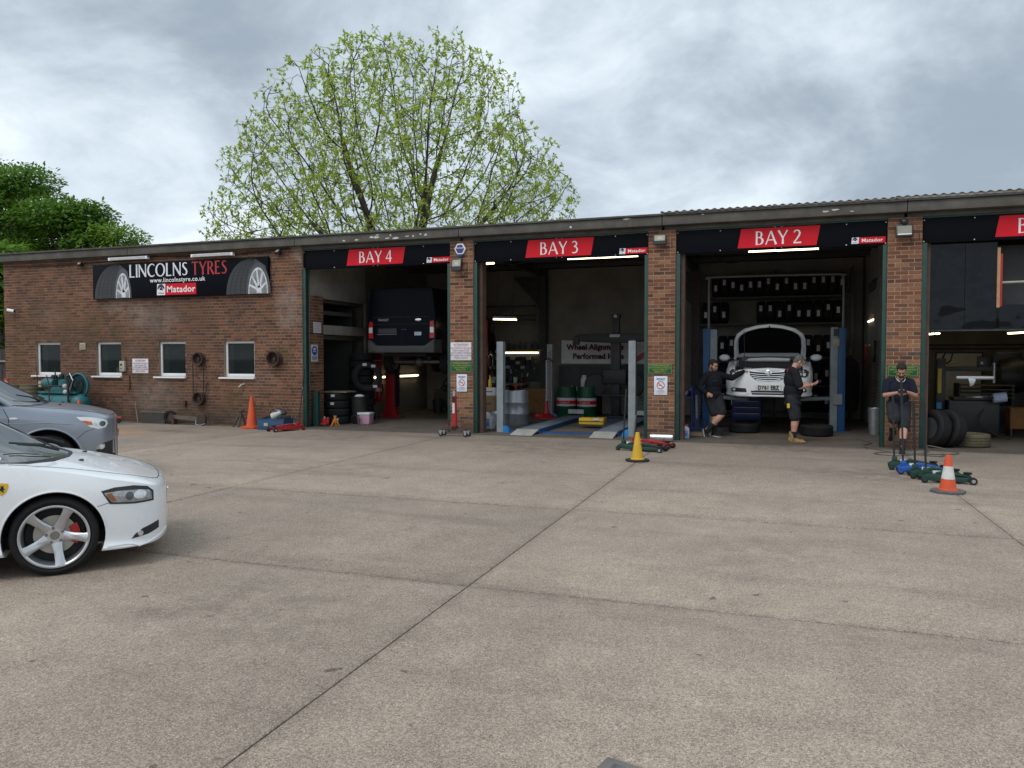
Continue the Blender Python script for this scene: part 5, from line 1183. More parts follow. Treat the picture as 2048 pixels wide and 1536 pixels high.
# ---------------- white hatch raised in bay 2, bonnet open
def raised_car():
    t = thing('raised_car', 'white car raised on a lift with its bonnet open, plate DY61 EBZ', 'car', (-.20, 18.36, .64), rad(-90))
    st = [(.95, [(0, .22), (.42, .22), (.50, .30), (.54, .46), (.52, .62), (.44, .74), (0, .80)]), (.90, [(0, .20), (.58, .20), (.68, .29), (.70, .48), (.67, .64), (.56, .77), (0, .825)]), (.78, [(0, .20), (.70, .20), (.79, .30), (.81, .52), (.78, .69), (.66, .81), (0, .86)]),
          (.55, [(0, .20), (.80, .20), (.875, .32), (.895, .58), (.865, .76), (.72, .86), (0, .91)]), (.2, [(0, .20), (.84, .20), (.905, .34), (.925, .62), (.895, .83), (.75, .91), (0, .96)]), (-.3, [(0, .2), (.84, .2), (.91, .34), (.928, .64), (.90, .90), (.77, .965), (0, 1.0)]), (-.8, [(0, .2), (.84, .2), (.91, .34), (.928, .66), (.90, .93), (.78, .985), (0, 1.02)]),
          (-2.0, [(0, .2), (.84, .2), (.91, .34), (.928, .68), (.90, .96), (.78, 1.0), (0, 1.02)]), (-3.2, [(0, .22), (.82, .22), (.89, .36), (.91, .7), (.88, 1.0), (.76, 1.05), (0, 1.06)]), (-3.75, [(0, .3), (.7, .3), (.78, .42), (.8, .7), (.77, .98), (.65, 1.05), (0, 1.06)]), (-3.87, [(0, .4), (.5, .4), (.6, .5), (.62, .7), (.6, .9), (.5, 1.0), (0, 1.0)])]
    bay = MB().prism([(-.62, .58), (.80, .58), (.88, .80), (.88, 1.3), (-.62, 1.3)], -.70, .70)
    body, bv = carve(loft(st, 5, 4), arch_cut(0, .335, .385) + arch_cut(-2.74, .335, .385) + [bay], 'body', M_WPAINT, t); sk = Skin(bv, t)
    cab = [(-.52, [(0, .96), (.5, .96), (.5, 1.0), (.42, 1.03), (0, 1.05)]), (-.75, [(0, .98), (.76, .98), (.74, 1.06), (.62, 1.15), (0, 1.19)]), (-1.3, [(0, 1.0), (.79, 1.0), (.74, 1.18), (.62, 1.38), (0, 1.42)]), (-1.8, [(0, 1.0), (.79, 1.0), (.74, 1.2), (.60, 1.45), (0, 1.49)]), (-2.7, [(0, 1.02), (.78, 1.02), (.72, 1.18), (.57, 1.40), (0, 1.44)]), (-3.5, [(0, 1.04), (.7, 1.04), (.62, 1.1), (.5, 1.15), (0, 1.18)])]
    gl, gbv = carve(loft(cab, 4, 3), [], 'windows', M_CARGLASS, t); gk = Skin(gbv, t); gk.patch('roof', 'top', [(-1.35, -.6), (-1.35, .6), (-2.9, .55), (-2.9, -.55)], M_WPAINT, .006, step=.1)
    # engine bay
    eb = MB().bx(-.61, .79, -.69, .69, .56, .60).bx(-.615, -.59, -.69, .69, .60, .985).bx(-.59, .84, -.697, -.675, .60, .84).bx(-.59, .84, .675, .697, .60, .84).bx(.80, .83, -.67, .67, .60, .80).build('engine_bay', M_BLKP, t); MB().bx(-.35, .25, -.28, .30, .6, .80).build('engine', M('engine_cover', (.03, .03, .032), .5), eb, bevel=.03); MB().bx(-.3, .1, .36, .58, .6, .78).build('battery', M_PLAST, eb, bevel=.01); MB().cyl((.35, -.45, .6), (.35, -.45, .82), .09, n=14).build('reservoir', M('tank_white', (.4, .4, .38), .5), eb)
    MB().tube([(.45, -.6, .76), (.5, -.2, .79), (.5, .2, .79), (.45, .6, .76)], .02, 6).build('slam_panel', M_PLAST, eb)
    # bonnet, hinged at the scuttle, seen from below
    b = bpy.data.objects.new('bonnet', None); COL.objects.link(b); b.parent = t; b.location = (-.62, 0, 1.07); b.rotation_euler = (0, rad(-44), 0)
    outl = [(0, -.79), (.30, -.79), (.58, -.77), (.74, -.71), (.88, -.55), (.97, -.28), (1.01, 0), (.97, .28), (.88, .55), (.74, .71), (.58, .77), (.30, .79), (0, .79)]
    bow = lambda x, y: .07 * (1 - (y / .8) ** 2) - .10 * max(0, x - .55) ** 2 * 2 - .16 * max(0, abs(y) - .55) ** 2 * 3
    def sheet(pl, dz, th):
        V, E_, F, *_ = geometry.delaunay_2d_cdt([Vector(p) for p in pl] + [Vector((i * .09 + .04, j * .1)) for i in range(13) for j in range(-8, 9)], [(i, (i + 1) % len(pl)) for i in range(len(pl))], [], 1, 1e-5)
        n = len(V); vs = [(v.x, v.y, bow(v.x, v.y) + dz) for v in V] + [(v.x, v.y, bow(v.x, v.y) + dz - th) for v in V]; ed = {}
        for f in F:
            for i in range(len(f)): ed[(f[i], f[(i + 1) % len(f)])] = 1
        side = [(a, a + n, c + n, c) for (a, c) in ed if (c, a) not in ed]
        return MB().add(vs, [tuple(f) for f in F] + [tuple(i + n for i in f[::-1]) for f in F] + side)
    sheet(outl, .02, .012).build('bonnet_skin', M_WPAINT, b, ang=50)
    ins = [(.10, -.68), (.35, -.69), (.58, -.675), (.70, -.61), (.81, -.46), (.885, -.23), (.915, 0), (.885, .23), (.81, .46), (.70, .61), (.58, .675), (.35, .69), (.10, .68)]
    n1, n2 = outl, ins; fr = MB(); K = 40
    def walk(pl):
        L_ = [0]; 
        for i in range(len(pl) - 1): L_.append(L_[-1] + math.dist(pl[i], pl[i + 1]))
        out = []
        for k in range(K + 1):
            s_ = L_[-1] * k / K; i = max(j for j in range(len(pl)) if L_[j] <= s_ + 1e-9); i = min(i, len(pl) - 2); f = (s_ - L_[i]) / (L_[i + 1] - L_[i]); out.append((pl[i][0] + (pl[i + 1][0] - pl[i][0]) * f, pl[i][1] + (pl[i + 1][1] - pl[i][1]) * f))
        return out
    A, B_ = walk([(0.02, -.77)] + [(x - .012, y * .985) for x, y in outl[1:-1]] + [(0.02, .77)]), walk(ins); vs = []
    for a, c in zip(A, B_):
        m = ((a[0] + c[0]) / 2, (a[1] + c[1]) / 2)
        vs += [(a[0], a[1], bow(*a) + .004), (m[0], m[1], bow(*m) - .035), (c[0], c[1], bow(*c) - .012)]
    fr.add(vs, [(3 * i + q, 3 * i + q + 1, 3 * i + q + 4, 3 * i + q + 3) for i in range(K) for q in (0, 1)]); fr.build('inner_frame', M_WPAINT, b, ang=60)
    MB().add([(.03, -.75, -.02), (.16, -.62, -.035), (.16, .62, -.035), (.03, .75, -.02)], [(0, 1, 2, 3)]).build('inner_rail', M_WPAINT, b)
    sheet([(x, y) for x, y in ins], -.008, .012).build('insulation', M('bonnet_felt', (.006, .006, .007), .95, spec=.1, bump=.4, bs=30), b, ang=60)
    MB().bx(.93, .99, -.012, .012, .0, .012).build('catch', M_BLKP, b)
    MB().tube([(.2, -.5, .78), (.15, -.53, 1.2), (.0, -.55, 1.66)], .007, 5).build('bonnet_stay', M_BLKP, t)
    # nose
    g = sk.patch('grille', 'front', [(-.40, .765), (.40, .765), (.37, .66), (.27, .575), (0, .545), (-.27, .575), (-.37, .66)], M_BLKP, .005, step=.03)
    for k, (z, w) in enumerate(((.755, .39), (.70, .375), (.655, .35), (.615, .31), (.575, .25))): sk.seam('grille_bar', 'front', [(-w, z + .008), (-w * .5, z - .012), (0, z - .018), (w * .5, z - .012), (w, z + .008)], M_CHROME, .009 if k else .016, parent=g, off=.012)
    h = sk.hit('front', 0, .715); bd = MB().lathe([(.070, 0), (.070, .012), (.055, .018), (.05, .010)], h[0] + Vector((.012, 0, 0)), ry(rad(90)), 24).build('badge', M_CHROME, t)
    MB().tube([(h[0].x + .034, .03 * math.sin(a * 1.0), .715 + .04 * math.cos(a)) for a in (0, .8, 1.6, 2.4, 3.1)], .007, 5).build('badge_emblem', M_IRON, bd)
    pl = sk.patch('number_plate', 'front', [(-.265, .345), (.265, .345), (.265, .465), (-.265, .465)], M('plate_white', (.70, .70, .68), .4), .022, step=.05)
    text('DY61 EBZ', .118, M_BLKP, pl, (.985, 0, .403), rot=(rad(90), 0, rad(90)), sx=.84, bold=.003)
    sk.patch('lower_intake', 'front', [(-.36, .335), (.36, .335), (.33, .25), (-.33, .25)], M_BLKP, .004, step=.04); sk.seam('intake_bar', 'front', [(-.34, .29), (.34, .29)], M_CHROME, .006, off=.008)
    for s in (-1, 1):
        lp = sk.patch('headlamp', 'front', [(s * .50, .70), (s * .58, .64), (s * .74, .62), (s * .80, .65), (s * .82, .74), (s * .76, .80), (s * .70, .79)], M('headlamp_dark', (.06, .063, .07), .1, spec=.8), .004, step=.025)
        for cx in (.63, .72): sk.patch('reflector', 'front', [(s * cx + .035 * math.cos(rad(a)), .69 + .035 * math.sin(rad(a))) for a in range(0, 360, 30)], M_LAMPC, .008, parent=lp, step=.03)
        fg = sk.patch('fog_recess', 'front', [(s * .44, .30), (s * .76, .31), (s * .78, .36), (s * .74, .40), (s * .46, .385)], M_BLKP, .004, step=.03); sk.seam('fog_trim', 'front', [(s * .45, .345), (s * .72, .355)], M_CHROME, .006, parent=fg, off=.008); h = sk.hit('front', s * .70, .355); MB().sph(h[0], (.02, .045, .026)).build('fog_lamp', M_LAMPC, fg)
        m = MB().sph((-.72, s * 1.02, 1.05), (.07, .13, .08)).build('mirror', M_WPAINT, t); MB().tube([(-.7, s * .88, .98), (-.72, s * .97, 1.01)], .02, 6).build('mirror_arm', M_PLAST, m)
        MB().tube([(-.70, s * .78, 1.03), (-1.3, s * .66, 1.37), (-1.5, s * .62, 1.43)], .03, 6).build('windscreen_pillar', M_WPAINT, t)
    for x in (0, -2.74):
        for s in (-1, 1): MB().cyl((x, s * .58, .30), (x, s * .80, .30), .15, n=24).build('brake_disc', M_IRON, t)
    MB().bx(-3.5, .7, -.72, .72, .17, .25).build('underside', M_SEAM, t)
raised_car()
# ---------------- dark van raised in bay 4
def van():
    t = thing('raised_van', 'dark blue panel van raised on a lift, seen from its rear doors', 'van', (-9.08, 17.60, 1.42), rad(90)); MV = M('van_paint', (.003, .005, .010), .22, var=.2, spec=.07)
    P = lambda w, wr, z0, z1: [(0, z0), (w - .08, z0), (w, z0 + .14), (w, z0 + .55), (w - .02, z0 + .85), (wr + .06, z1 - .14), (wr - .03, z1 - .02), (0, z1)]
    st = [(-.012, [(0, 1.0), (.25, 1.0), (.28, 1.05), (.28, 1.2), (.28, 1.3), (.25, 1.4), (.22, 1.42), (0, 1.43)]), (.0, P(.92, .78, .43, 2.00)), (.015, P(.94, .80, .42, 2.02)), (.05, P(.965, .825, .40, 2.045)), (.6, P(.975, .835, .38, 2.06)), (2.2, P(.98, .84, .38, 2.07)), (3.3, P(.98, .83, .38, 2.05)), (3.8, [(0, .38), (.9, .38), (.97, .5), (.97, .93), (.93, 1.23), (.80, 1.75), (.68, 1.86), (0, 1.88)]), (4.3, [(0, .36), (.88, .36), (.95, .5), (.95, .85), (.90, 1.1), (.76, 1.25), (.64, 1.28), (0, 1.3)]), (4.8, [(0, .34), (.7, .34), (.8, .45), (.8, .7), (.76, .9), (.6, .98), (.5, 1.0), (0, 1.02)])]
    body, bv = carve(loft(st, 4, 4), arch_cut(1.05, .36, .40, .62) + arch_cut(4.0, .36, .40, .62), 'body', MV, t); sk = Skin(bv, t)
    W_ = 'rear'
    # y is positive to the van's left = picture left
    sk.seam('door_split', W_, [(.0, .46), (.0, 1.94)], M_SEAM, .006); sk.seam('door_edge', W_, [(.80, .46), (.82, 1.1), (.72, 1.92), (.0, 1.97), (-.72, 1.92), (-.82, 1.1), (-.80, .46)], M_SEAM, .005)
    for z in (1.12, 1.30): sk.seam('door_swage', W_, [(.78, z), (-.78, z)], M('van_swage', (.02, .028, .045), .3), .006)
    for s in (-1, 1):
        lp = sk.patch('tail_lamp', W_, [(s * .80, .76), (s * .925, .76), (s * .93, 1.0), (s * .905, 1.20), (s * .81, 1.18)], M('tail_red', (.42, .012, .016), .2, emit=.02), .012, step=.04)
        sk.patch('reversing_lens', W_, [(s * .815, .90), (s * .915, .90), (s * .912, 1.04), (s * .815, 1.04)], M_LAMPC, .018, parent=lp, step=.04)
        MB().tube([(.3, s * .97, 1.0), (3.2, s * .985, 1.0)], .018, 5).build('side_rub_strip', M_PLAST, t)
    MBm = M('van_bumper', (.04, .043, .047), .6, var=.2, dirt=.3)
    bp = MB(); pts = [(.30, 1.0), (.05, .99), (-.05, .93), (-.085, .70), (-.095, .35), (-.095, -.35), (-.085, -.70), (-.05, -.93), (.05, -.99), (.30, -1.0)]; vs = []
    for x, y in pts: vs += [(x, y, .40), (x, y, .56 if abs(y) < .85 else .72), (x + .07, y * .95, .58 if abs(y) < .85 else .74), (x + .07, y * .95, .38)]
    bp.add(vs, [(4 * i + q, 4 * i + (q + 1) % 4, 4 * i + 4 + (q + 1) % 4, 4 * i + 4 + q) for i in range(len(pts) - 1) for q in range(4)] + [(0, 1, 2, 3), (39, 38, 37, 36)]); bp.build('rear_bumper', MBm, t, bevel=.012)
    sk.patch('number_plate', W_, [(.12, .885), (.65, .885), (.65, 1.01), (.12, 1.01)], M('van_plate', (.025, .028, .035), .4), .008, step=.08); sk.seam('plate_lamp', W_, [(.12, .86), (.68, .86)], M_GALV, .007, off=.006)
    text('TRANSIT', .085, M('badge_silver', (.32, .33, .34), .3, metal=.8), t, (-.02, .50, 1.225), rot=(rad(90), 0, rad(-90)), sx=.95)
    h = sk.hit(W_, -.49, 1.225); bd = MB().lathe([(.062, 0), (.062, .01), (.05, .014)], (0, 0, 0), None, 24).build('maker_badge', M_CHROME, t); bd.location = h[0] + Vector((-.004, 0, 0)); bd.rotation_euler = (0, rad(-90), 0); bd.scale = (.62, 1.35, 1)
    sk.patch('door_sticker', W_, [(-.38, .83), (-.57, .83), (-.57, .92), (-.38, .92)], M('sticker', (.45, .55, .68), .4), .008, step=.06)
    hd = MB().box((0, 0, 0), (.03, .16, .035)).build('door_handle', M_PLAST, t, bevel=.008); h = sk.hit(W_, -.1, .98); hd.location = h[0] + Vector((-.02, 0, 0))
    for s in (-1, 1):
        for x in (1.05, 4.0): wheel(t, (x, s * .82, .16), .335, .21, .21, s, 'steel')
    u = MB().bx(.2, 4.6, -.6, .6, .30, .42).build('underbody', M_SEAM, t); MB().cyl((1.05, -.75, .16), (1.05, .75, .16), .06, n=12).build('axle', M_IRON, u); MB().sph((1.05, 0, .16), .14).build('differential', M_IRON, u); MB().cyl((.5, .4, .26), (1.6, .4, .26), .09, n=12).build('silencer', M_RUST, u)
    MB().sph((3.55, -1.12, 1.15), (.06, .10, .17)).build('mirror', M_PLAST, t); MB().sph((3.55, 1.12, 1.15), (.06, .10, .17)).build('mirror', M_PLAST, t)
van()
# ================================================================ YARD AND WORKSHOP CONTENTS
M_ORANGE = M('cone_orange', (.62, .085, .022), .5, var=.12, vs=7, dirt=.25, dcol=(.20, .05, .03))
M_YELLOWC = M('cone_yellow', (.62, .36, .015), .5, var=.1, dirt=.2, dcol=(.3, .18, .03))
M_JRED = M('jack_red', (.40, .014, .016), .35, var=.15, dirt=.25, dcol=(.05, .02, .02))
M_JGREEN = M('jack_green', (.010, .050, .034), .4, var=.2, dirt=.3, dcol=(.02, .03, .025))
M_JBLUE = M('jack_blue', (.02, .10, .42), .35, var=.15, dirt=.2, dcol=(.01, .02, .06))
M_BLUE = M('lift_blue', (.010, .075, .22), .45, var=.15, dirt=.25, dcol=(.02, .03, .05))
M_LGREY = M('lift_grey', (.24, .275, .295), .5, var=.12, dirt=.25, dcol=(.12, .12, .11))
M_LRED = M('lift_red', (.36, .012, .018), .4, var=.12, dirt=.2, dcol=(.06, .01, .01))
M_DBLUE = M('tool_blue', (.012, .025, .10), .45, var=.2)
M_TUBE = M('tube_lit', (1.0, .84, .52), .4, var=0, emit=4.5)
M_WOOD = M('old_wood', (.20, .15, .10), .9, var=.3, vs=4)
M_CARD = M('cardboard', (.26, .17, .10), .9, var=.12)
M_LABEL = M('tyre_label', (.50, .51, .54), .7, var=.1)
M_HDPE = M('white_plastic', (.58, .60, .62), .5, var=.08)
M_TEAL = M('compressor_teal', (.015, .13, .145), .45, var=.2, dirt=.35, dcol=(.03, .035, .03))
def cone(loc, h, mat, lab, base=.36, bands=None, bmat=None, rot=0, th=.035, r0=None, tip=.028):
    t = thing('traffic_cone', lab, 'traffic cone', loc, rot); r0 = r0 or h * .19; b = base / 2
    MB().prism([(b * math.cos(a) * (1.10 if k % 2 else 1), b * math.sin(a) * (1.10 if k % 2 else 1)) for k, a in enumerate([rad(22.5 + 22.5 * q) for q in range(16)])], 0, th, rx(rad(-90)) @ Matrix.Diagonal((1, -1, 1))).build('base', bmat or mat, t, bevel=.006)
    rr = lambda z: r0 + (tip - r0) * (z - th) / (h - th); zz = [th] + [q[0] for q in (bands or [])] + [h]; ms = [mat] + [q[1] for q in (bands or [])]
    for i in range(len(zz) - 1):
        prof = [(rr(zz[i]), zz[i] + .0005), (rr(zz[i + 1]), zz[i + 1])]
        if i == 0: prof = [(r0 * 1.18, th - .004), (r0 * 1.16, th + .012), (rr(th + .02), th + .02)] + prof[1:]
        if i == len(zz) - 2: prof += [(tip * .8, h + .004), (tip * .7, h - .02)]
        MB().lathe(prof, n=28).build('body' if i == 0 else ('sleeve' if ms[i] != mat else 'top'), ms[i], t)
    return t
M_CWHITE = M('cone_sleeve', (.60, .60, .57), .45, var=.12, vs=14, dirt=.4, dcol=(.28, .24, .20))
cone((-11.88, 15.30, 0), .76, M_ORANGE, 'tall plain orange cone between the last window and the blue crate', base=.46, th=.05, r0=.135, tip=.035)
cone((-16.62, 14.70, 0), .62, M_ORANGE, 'orange cone half hidden behind the grey car bonnet', base=.36)
cone((-2.16, 12.50, 0), .47, M_YELLOWC, 'yellow cone standing alone on the concrete joint', base=.36, bmat=M_BLKR, r0=.098, tip=.030)
cone((2.03, 10.87, 0), .47, M_ORANGE, 'orange and white striped cone by the row of trolley jacks', base=.37, bands=[(.175, M_CWHITE), (.335, M_ORANGE)], bmat=M('cone_base_grey', (.10, .10, .10), .8, var=.2), r0=.100, tip=.032)
t = thing('plastic_bollard', 'thin orange bollard by the far end of the brick wall', 'bollard', (-19.95, 15.35, 0)); MB().lathe([(.16, 0), (.16, .04), (.075, .06), (.06, 1.05), (.045, 1.10), (.05, 1.12)], n=16).build('post', M_ORANGE, t); MB().lathe([(.062, .98), (.064, .99), (.064, 1.03), (.062, 1.04)], n=16).build('collar', M_GALV, t)
def trolley_jack(loc, rot, mat, lab, L=.66, hl=1.1, tilt=8, hm=None, knob=True, pad=.13, grip=.35, yaw=0):
    """local +x = front wheels, handle at the rear"""
    t = thing('trolley_jack', lab, 'trolley jack', loc, rot, group='trolley jacks')
    for s in (-1, 1):
        MB().prism([(-.12, .05), (0, .03), (L, .035), (L + .03, .06), (L, .085), (L * .55, .09), (.12, .115), (-.06, .13), (-.13, .09)], s * .115 - .006, s * .115 + .006).build('side_plate', mat, t, bevel=.003)
        f = MB().cyl((L, s * .125, .05), (L, s * .165, .05), .05, n=18).build('front_wheel', M_BLKP, t); MB().cyl((L, s * .166, .05), (L, s * .170, .05), .024, n=12).build('wheel_hub', M_GALV, f)
        c = MB().cyl((-.10, s * .125, .04), (-.10, s * .160, .04), .04, n=16).build('castor', M_BLKP, t); MB().prism([(-.15, .075), (-.05, .075), (-.085, .03), (-.115, .03)], s * .165, s * .17).build('castor_fork', mat, c)
    MB().box((L * .5, 0, .075), (L * .82, .22, .02)).build('bed', mat, t); MB().prism([(.05, .09), (.16, .12), (L * .72, .10), (L * .97, .085), (L * .97, .105), (L * .72, .13), (.16, .165), (.05, .14)], -.05, .05).build('lift_arm', mat, t, bevel=.008)
    MB().cyl((L * .93, 0, .12), (L * .93, 0, pad + .015), .05, .055, 16).build('saddle', M_BLKP, t); MB().cyl((.02, 0, .12), (L * .45, 0, .12), .04, n=14).build('ram', M_GALV, t)
    MB().box((-.055, 0, .150), (.07, .06, .08)).build('handle_socket', mat, t, bevel=.01)
    a = rad(tilt); d = Vector((-math.sin(a), math.sin(rad(yaw)), math.cos(a))); p0 = Vector((-.06, 0, .16))
    h = MB().tube([p0, p0 + d * hl * .55, p0 + d * hl], .014, 8).build('handle', hm or M_BLKP, t)
    if grip: MB().tube([p0 + d * (hl - grip), p0 + d * (hl + .005)], .018, 8).build('grip', M_BLKR, h)
    if knob: q = p0 + d * (hl * .62); MB().tube([q, q + Vector((.0, .02, .05))], .013, 6).build('release', M_GALV, h)
    return t
# the row of jacks in front of the right pier
trolley_jack((1.98, 11.74, 0), rad(2), M_JGREEN, 'green trolley jack nearest the striped cone', L=.48, hl=.92, tilt=2)
trolley_jack((1.90, 12.08, 0), rad(0), M_JGREEN, 'green trolley jack second from the striped cone', L=.48, hl=.90, tilt=2)
trolley_jack((1.80, 12.46, 0), rad(-2), M_JBLUE, 'bright blue trolley jack in the row of jacks', L=.50, hl=1.20, tilt=2, hm=M('handle_pad', (.02, .022, .026), .5))
trolley_jack((1.74, 12.90, 0), rad(-4), M_JGREEN, 'dark green trolley jack furthest back in the row by the man', L=.50, hl=.95, tilt=2, hm=M('handle_sticker', (.02, .02, .02), .6))
# pair beside the middle pier and the red one at the brick wall
trolley_jack((-2.62, 13.98, 0), rad(-13), M_JGREEN, 'dark green trolley jack behind the yellow cone', L=.70, hl=.95, tilt=-3)
trolley_jack((-2.52, 14.50, 0), rad(-12), M_JRED, 'red trolley jack lying between the green jack and the silver pipe', L=.66, hl=.80, tilt=-5, hm=M_IRON)
trolley_jack((-10.62, 15.28, 0), rad(-112), M_JRED, 'low red trolley jack beside the blue crate', L=.64, hl=1.28, tilt=12, yaw=-6)
# compressor
def compressor():
    t = thing('compressor', 'teal workshop air compressor against the brick wall behind the grey car', 'compressor', (-17.85, 15.28, 0))
    MB().lathe([(.02, -.85), (.14, -.83), (.22, -.76), (.25, -.66), (.25, .66), (.22, .76), (.14, .83), (.02, .85)], (0, 0, .50), ry(rad(90)), 28).build('tank', M_TEAL, t)
    for x in (-.5, .5):
        for y in (-.16, .16): MB().box((x, y, .14), (.05, .05, .30)).build('foot', M_TEAL, t)
    MB().box((0, 0, .775), (1.3, .36, .05)).build('platform', M_TEAL, t, bevel=.005); MB().box((.05, .02, .86), (.7, .24, .12)).build('motor_base', M_TEAL, t, bevel=.01)
    m = MB().lathe([(.03, -.20), (.13, -.19), (.15, -.14), (.15, .15), (.12, .19), (.03, .2)], (-.42, 0, 1.00), ry(rad(90)), 20).build('motor', M_TEAL, t); MB().box((-.68, -.05, .98), (.11, .1, .16)).build('terminal_box', M_CREAM, m, bevel=.01)
    p = MB().lathe([(.10, 0), (.16, .02), (.16, .16), (.10, .20)], (.10, 0, .92), None, 14).build('crankcase', M_TEAL, t)
    for x, a in ((-.02, -22), (.22, 22)):
        c = MB()
        for k in range(6): c.cyl(Vector((x, 0, 1.08 + k * .025)), Vector((x, 0, 1.09 + k * .025)), .085, n=14)
        c.cyl((x, 0, 1.06), (x, 0, 1.25), .062, n=12); c.build('cylinder', M('pump_dark', (.015, .06, .065), .5), p)
    MB().cyl((-.08, -.10, 1.18), (-.08, -.22, 1.18), .055, n=14).build('air_filter', M_BLKP, p)
    g = MB().lathe([(.30, -.04), (.33, -.03), (.33, .03), (.30, .04), (.28, 0)], (.58, 0, .96), rx(rad(90)), 32, closed=True).build('belt_guard', M_TEAL, t); MB().cyl((.58, .035, .96), (.58, .055, .96), .31, n=32).build('guard_plate', M('guard_dark', (.01, .07, .08), .6), g)
    for k in range(5): MB().box((.58, -.035, .96), (.56, .008, .010), ry(rad(36 * k))).build('flywheel_spoke', M_BLKP, g)
    MB().lathe([(.17, -.02), (.20, -.02), (.20, .02), (.17, .02)], (.58, -.045, .96), rx(rad(90)), 24, closed=True).build('flywheel', M_BLKP, g)
    MB().tube([(.22, -.06, 1.2), (.45, -.16, 1.28), (.62, -.22, 1.1), (.50, -.25, .78)], .016, 6).build('delivery_pipe', M_GALV, t)
    for x in (-.15, .5): MB().tube([(x, -.27, .2), (x, -.27, 1.0), (x - .1, -.25, 1.22)], .014, 6).build('guard_rail', M_RUST, t)
    MB().tube([(-.8, -.27, 1.0), (-.6, -.28, 1.0), (-.1, -.28, .95), (.5, -.27, .96)], .012, 6).build('guard_rail', M_RUST, t)
    MB().tube([(-.62, -.2, .9), (-.63, -.22, 1.35), (-.66, -.22, 1.45)], .012, 6).build('lever', M_RUST, t); MB().tube([(.02, -.2, 1.1), (-.02, -.2, 1.38)], .016, 6).build('lever', M_BLKP, t)
    for x, z in ((.42, .80), (.40, .95)): MB().sph((x, -.27, z), (.07, .05, .06)).build('rag', M('rag_white', (.50, .48, .50), .9, bump=.6, bs=14), t)
    MB().tube([(.52, -.28, .15), (.52, -.28, .9), (.60, -.26, 1.12)], .025, 8).build('hose', M_BLKR, t)
compressor()
M_OLIVE = M('olive_bin', (.11, .095, .05), .7, var=.2, dirt=.4)
for k, (x, l) in enumerate(((-19.72, 'ribbed olive drum at the far end of the brick wall'), (-19.10, 'ribbed olive drum beside the teal compressor'))):
    t = thing('ribbed_drum', l, 'drum', (x, 15.42, 0), group='olive drums by the wall'); prof = [(.02, 0), (.28, 0)]
    for q in range(9): prof += [(.29, .03 + q * .1), (.30, .06 + q * .1), (.29, .09 + q * .1), (.283, .11 + q * .1)]
    MB().lathe(prof + [(.30, .95), (.27, .955)], n=24).build('barrel', M_OLIVE, t, ang=60); MB().lathe([(.272, .945), (.02, .94)], n=24).build('lid', M_OLIVE, t)
# scrap along the foot of the wall
t = thing('creeper_trolley', 'low orange red trolley frame on the ground by the wall', 'trolley', (-16.35, 15.15, 0), rad(6))
for s in (-1, 1): MB().box((0, s * .14, .16), (.9, .035, .03)).build('side_rail', M_ORANGE, t)
MB().box((-.1, 0, .20), (.5, .22, .02)).build('deck', M_RUST, t)
for x in (-.38, .36):
    for s in (-1, 1): MB().cyl((x, s * .12, .06), (x, s * .16, .06), .055, n=12).build('wheel', M_BLKR, t)
o = MB().box((0, 0, .26), (.035, .025, .56), ry(rad(-9))).build('leaning_plank', M_WOOD, loc=(-15.70, 15.62, 0)); tag(o, 'short grey plank leaning against the wall behind the red trolley', 'plank')
t = thing('steel_trough', 'dark steel trough box standing on the ground along the wall', 'trough', (-15.10, 15.60, 0)); MT_ = M('trough_steel', (.045, .040, .034), .8, var=.35, rust=.3)
MB().bx(-.42, .34, -.02, 0, 0, .30).build('front_side', MT_, t); MB().bx(-.42, .34, .2, .22, 0, .30).build('rear_side', MT_, t); MB().bx(-.42, -.40, 0, .2, 0, .3).build('end', MT_, t); MB().bx(.32, .34, 0, .2, 0, .3).build('end', MT_, t); MB().bx(-.44, .36, -.03, -.018, .285, .31).build('rim', M('trough_rim', (.16, .14, .11), .8), t); MB().bx(-.40, .32, 0, .2, .02, .04).build('floor', MT_, t)
t = thing('barrow_wheel', 'small worn black tyre propped at the end of the steel trough', 'tyre', (-14.62, 15.62, .172)); tyre_mb(.17, .11, .06, 24, rx(rad(90)) @ ry(rad(20))).build('tyre', M_TYRE, t); MB().cyl((0, -.02, 0), (0, .02, 0), .112, n=18).build('hub', M_RUST, t)
t = thing('scrap_axle', 'rusty axle beam with a hub lying along the wall under the pulleys', 'axle', (-13.85, 15.55, 0)); MB().box((-.15, 0, .17), (.85, .09, .09), ry(rad(3))).build('beam', M('axle_grey', (.10, .09, .075), .8, var=.3, rust=.3), t); MB().bx(-.62, -.54, -.06, .06, 0, .2).build('support', M_RUST, t); MB().lathe([(.05, -.05), (.13, -.04), (.15, 0), (.13, .04), (.05, .05)], (.30, -.02, .15), rx(rad(90)), 18).build('hub', M_RUST, t); MB().tube([(.18, -.1, .12), (.2, -.12, .03), (.3, -.1, .01), (.42, -.05, .05)], .012, 6).build('bent_bar', M_GALV, t)
for s in (-1, 1): MB().tube([(.45, 0, .33), (.45 + s * .09, -.05, .0)], .02, 6).build('stand_leg', M_RUST, t)
t = thing('axle_stand', 'leaning dark axle stand left of the tall orange cone', 'axle stand', (-12.42, 15.52, 0))
for a, b in (((.06, 0, .36), (-.14, -.06, 0)), ((.06, 0, .36), (.06, -.1, 0)), ((.06, 0, .36), (.12, .1, 0))): MB().tube([a, b], .022, 6).build('leg', M('stand_grey', (.06, .06, .058), .7), t)
MB().box((.07, 0, .375), (.12, .06, .03), ry(rad(-20))).build('saddle', M_BLKP, t)
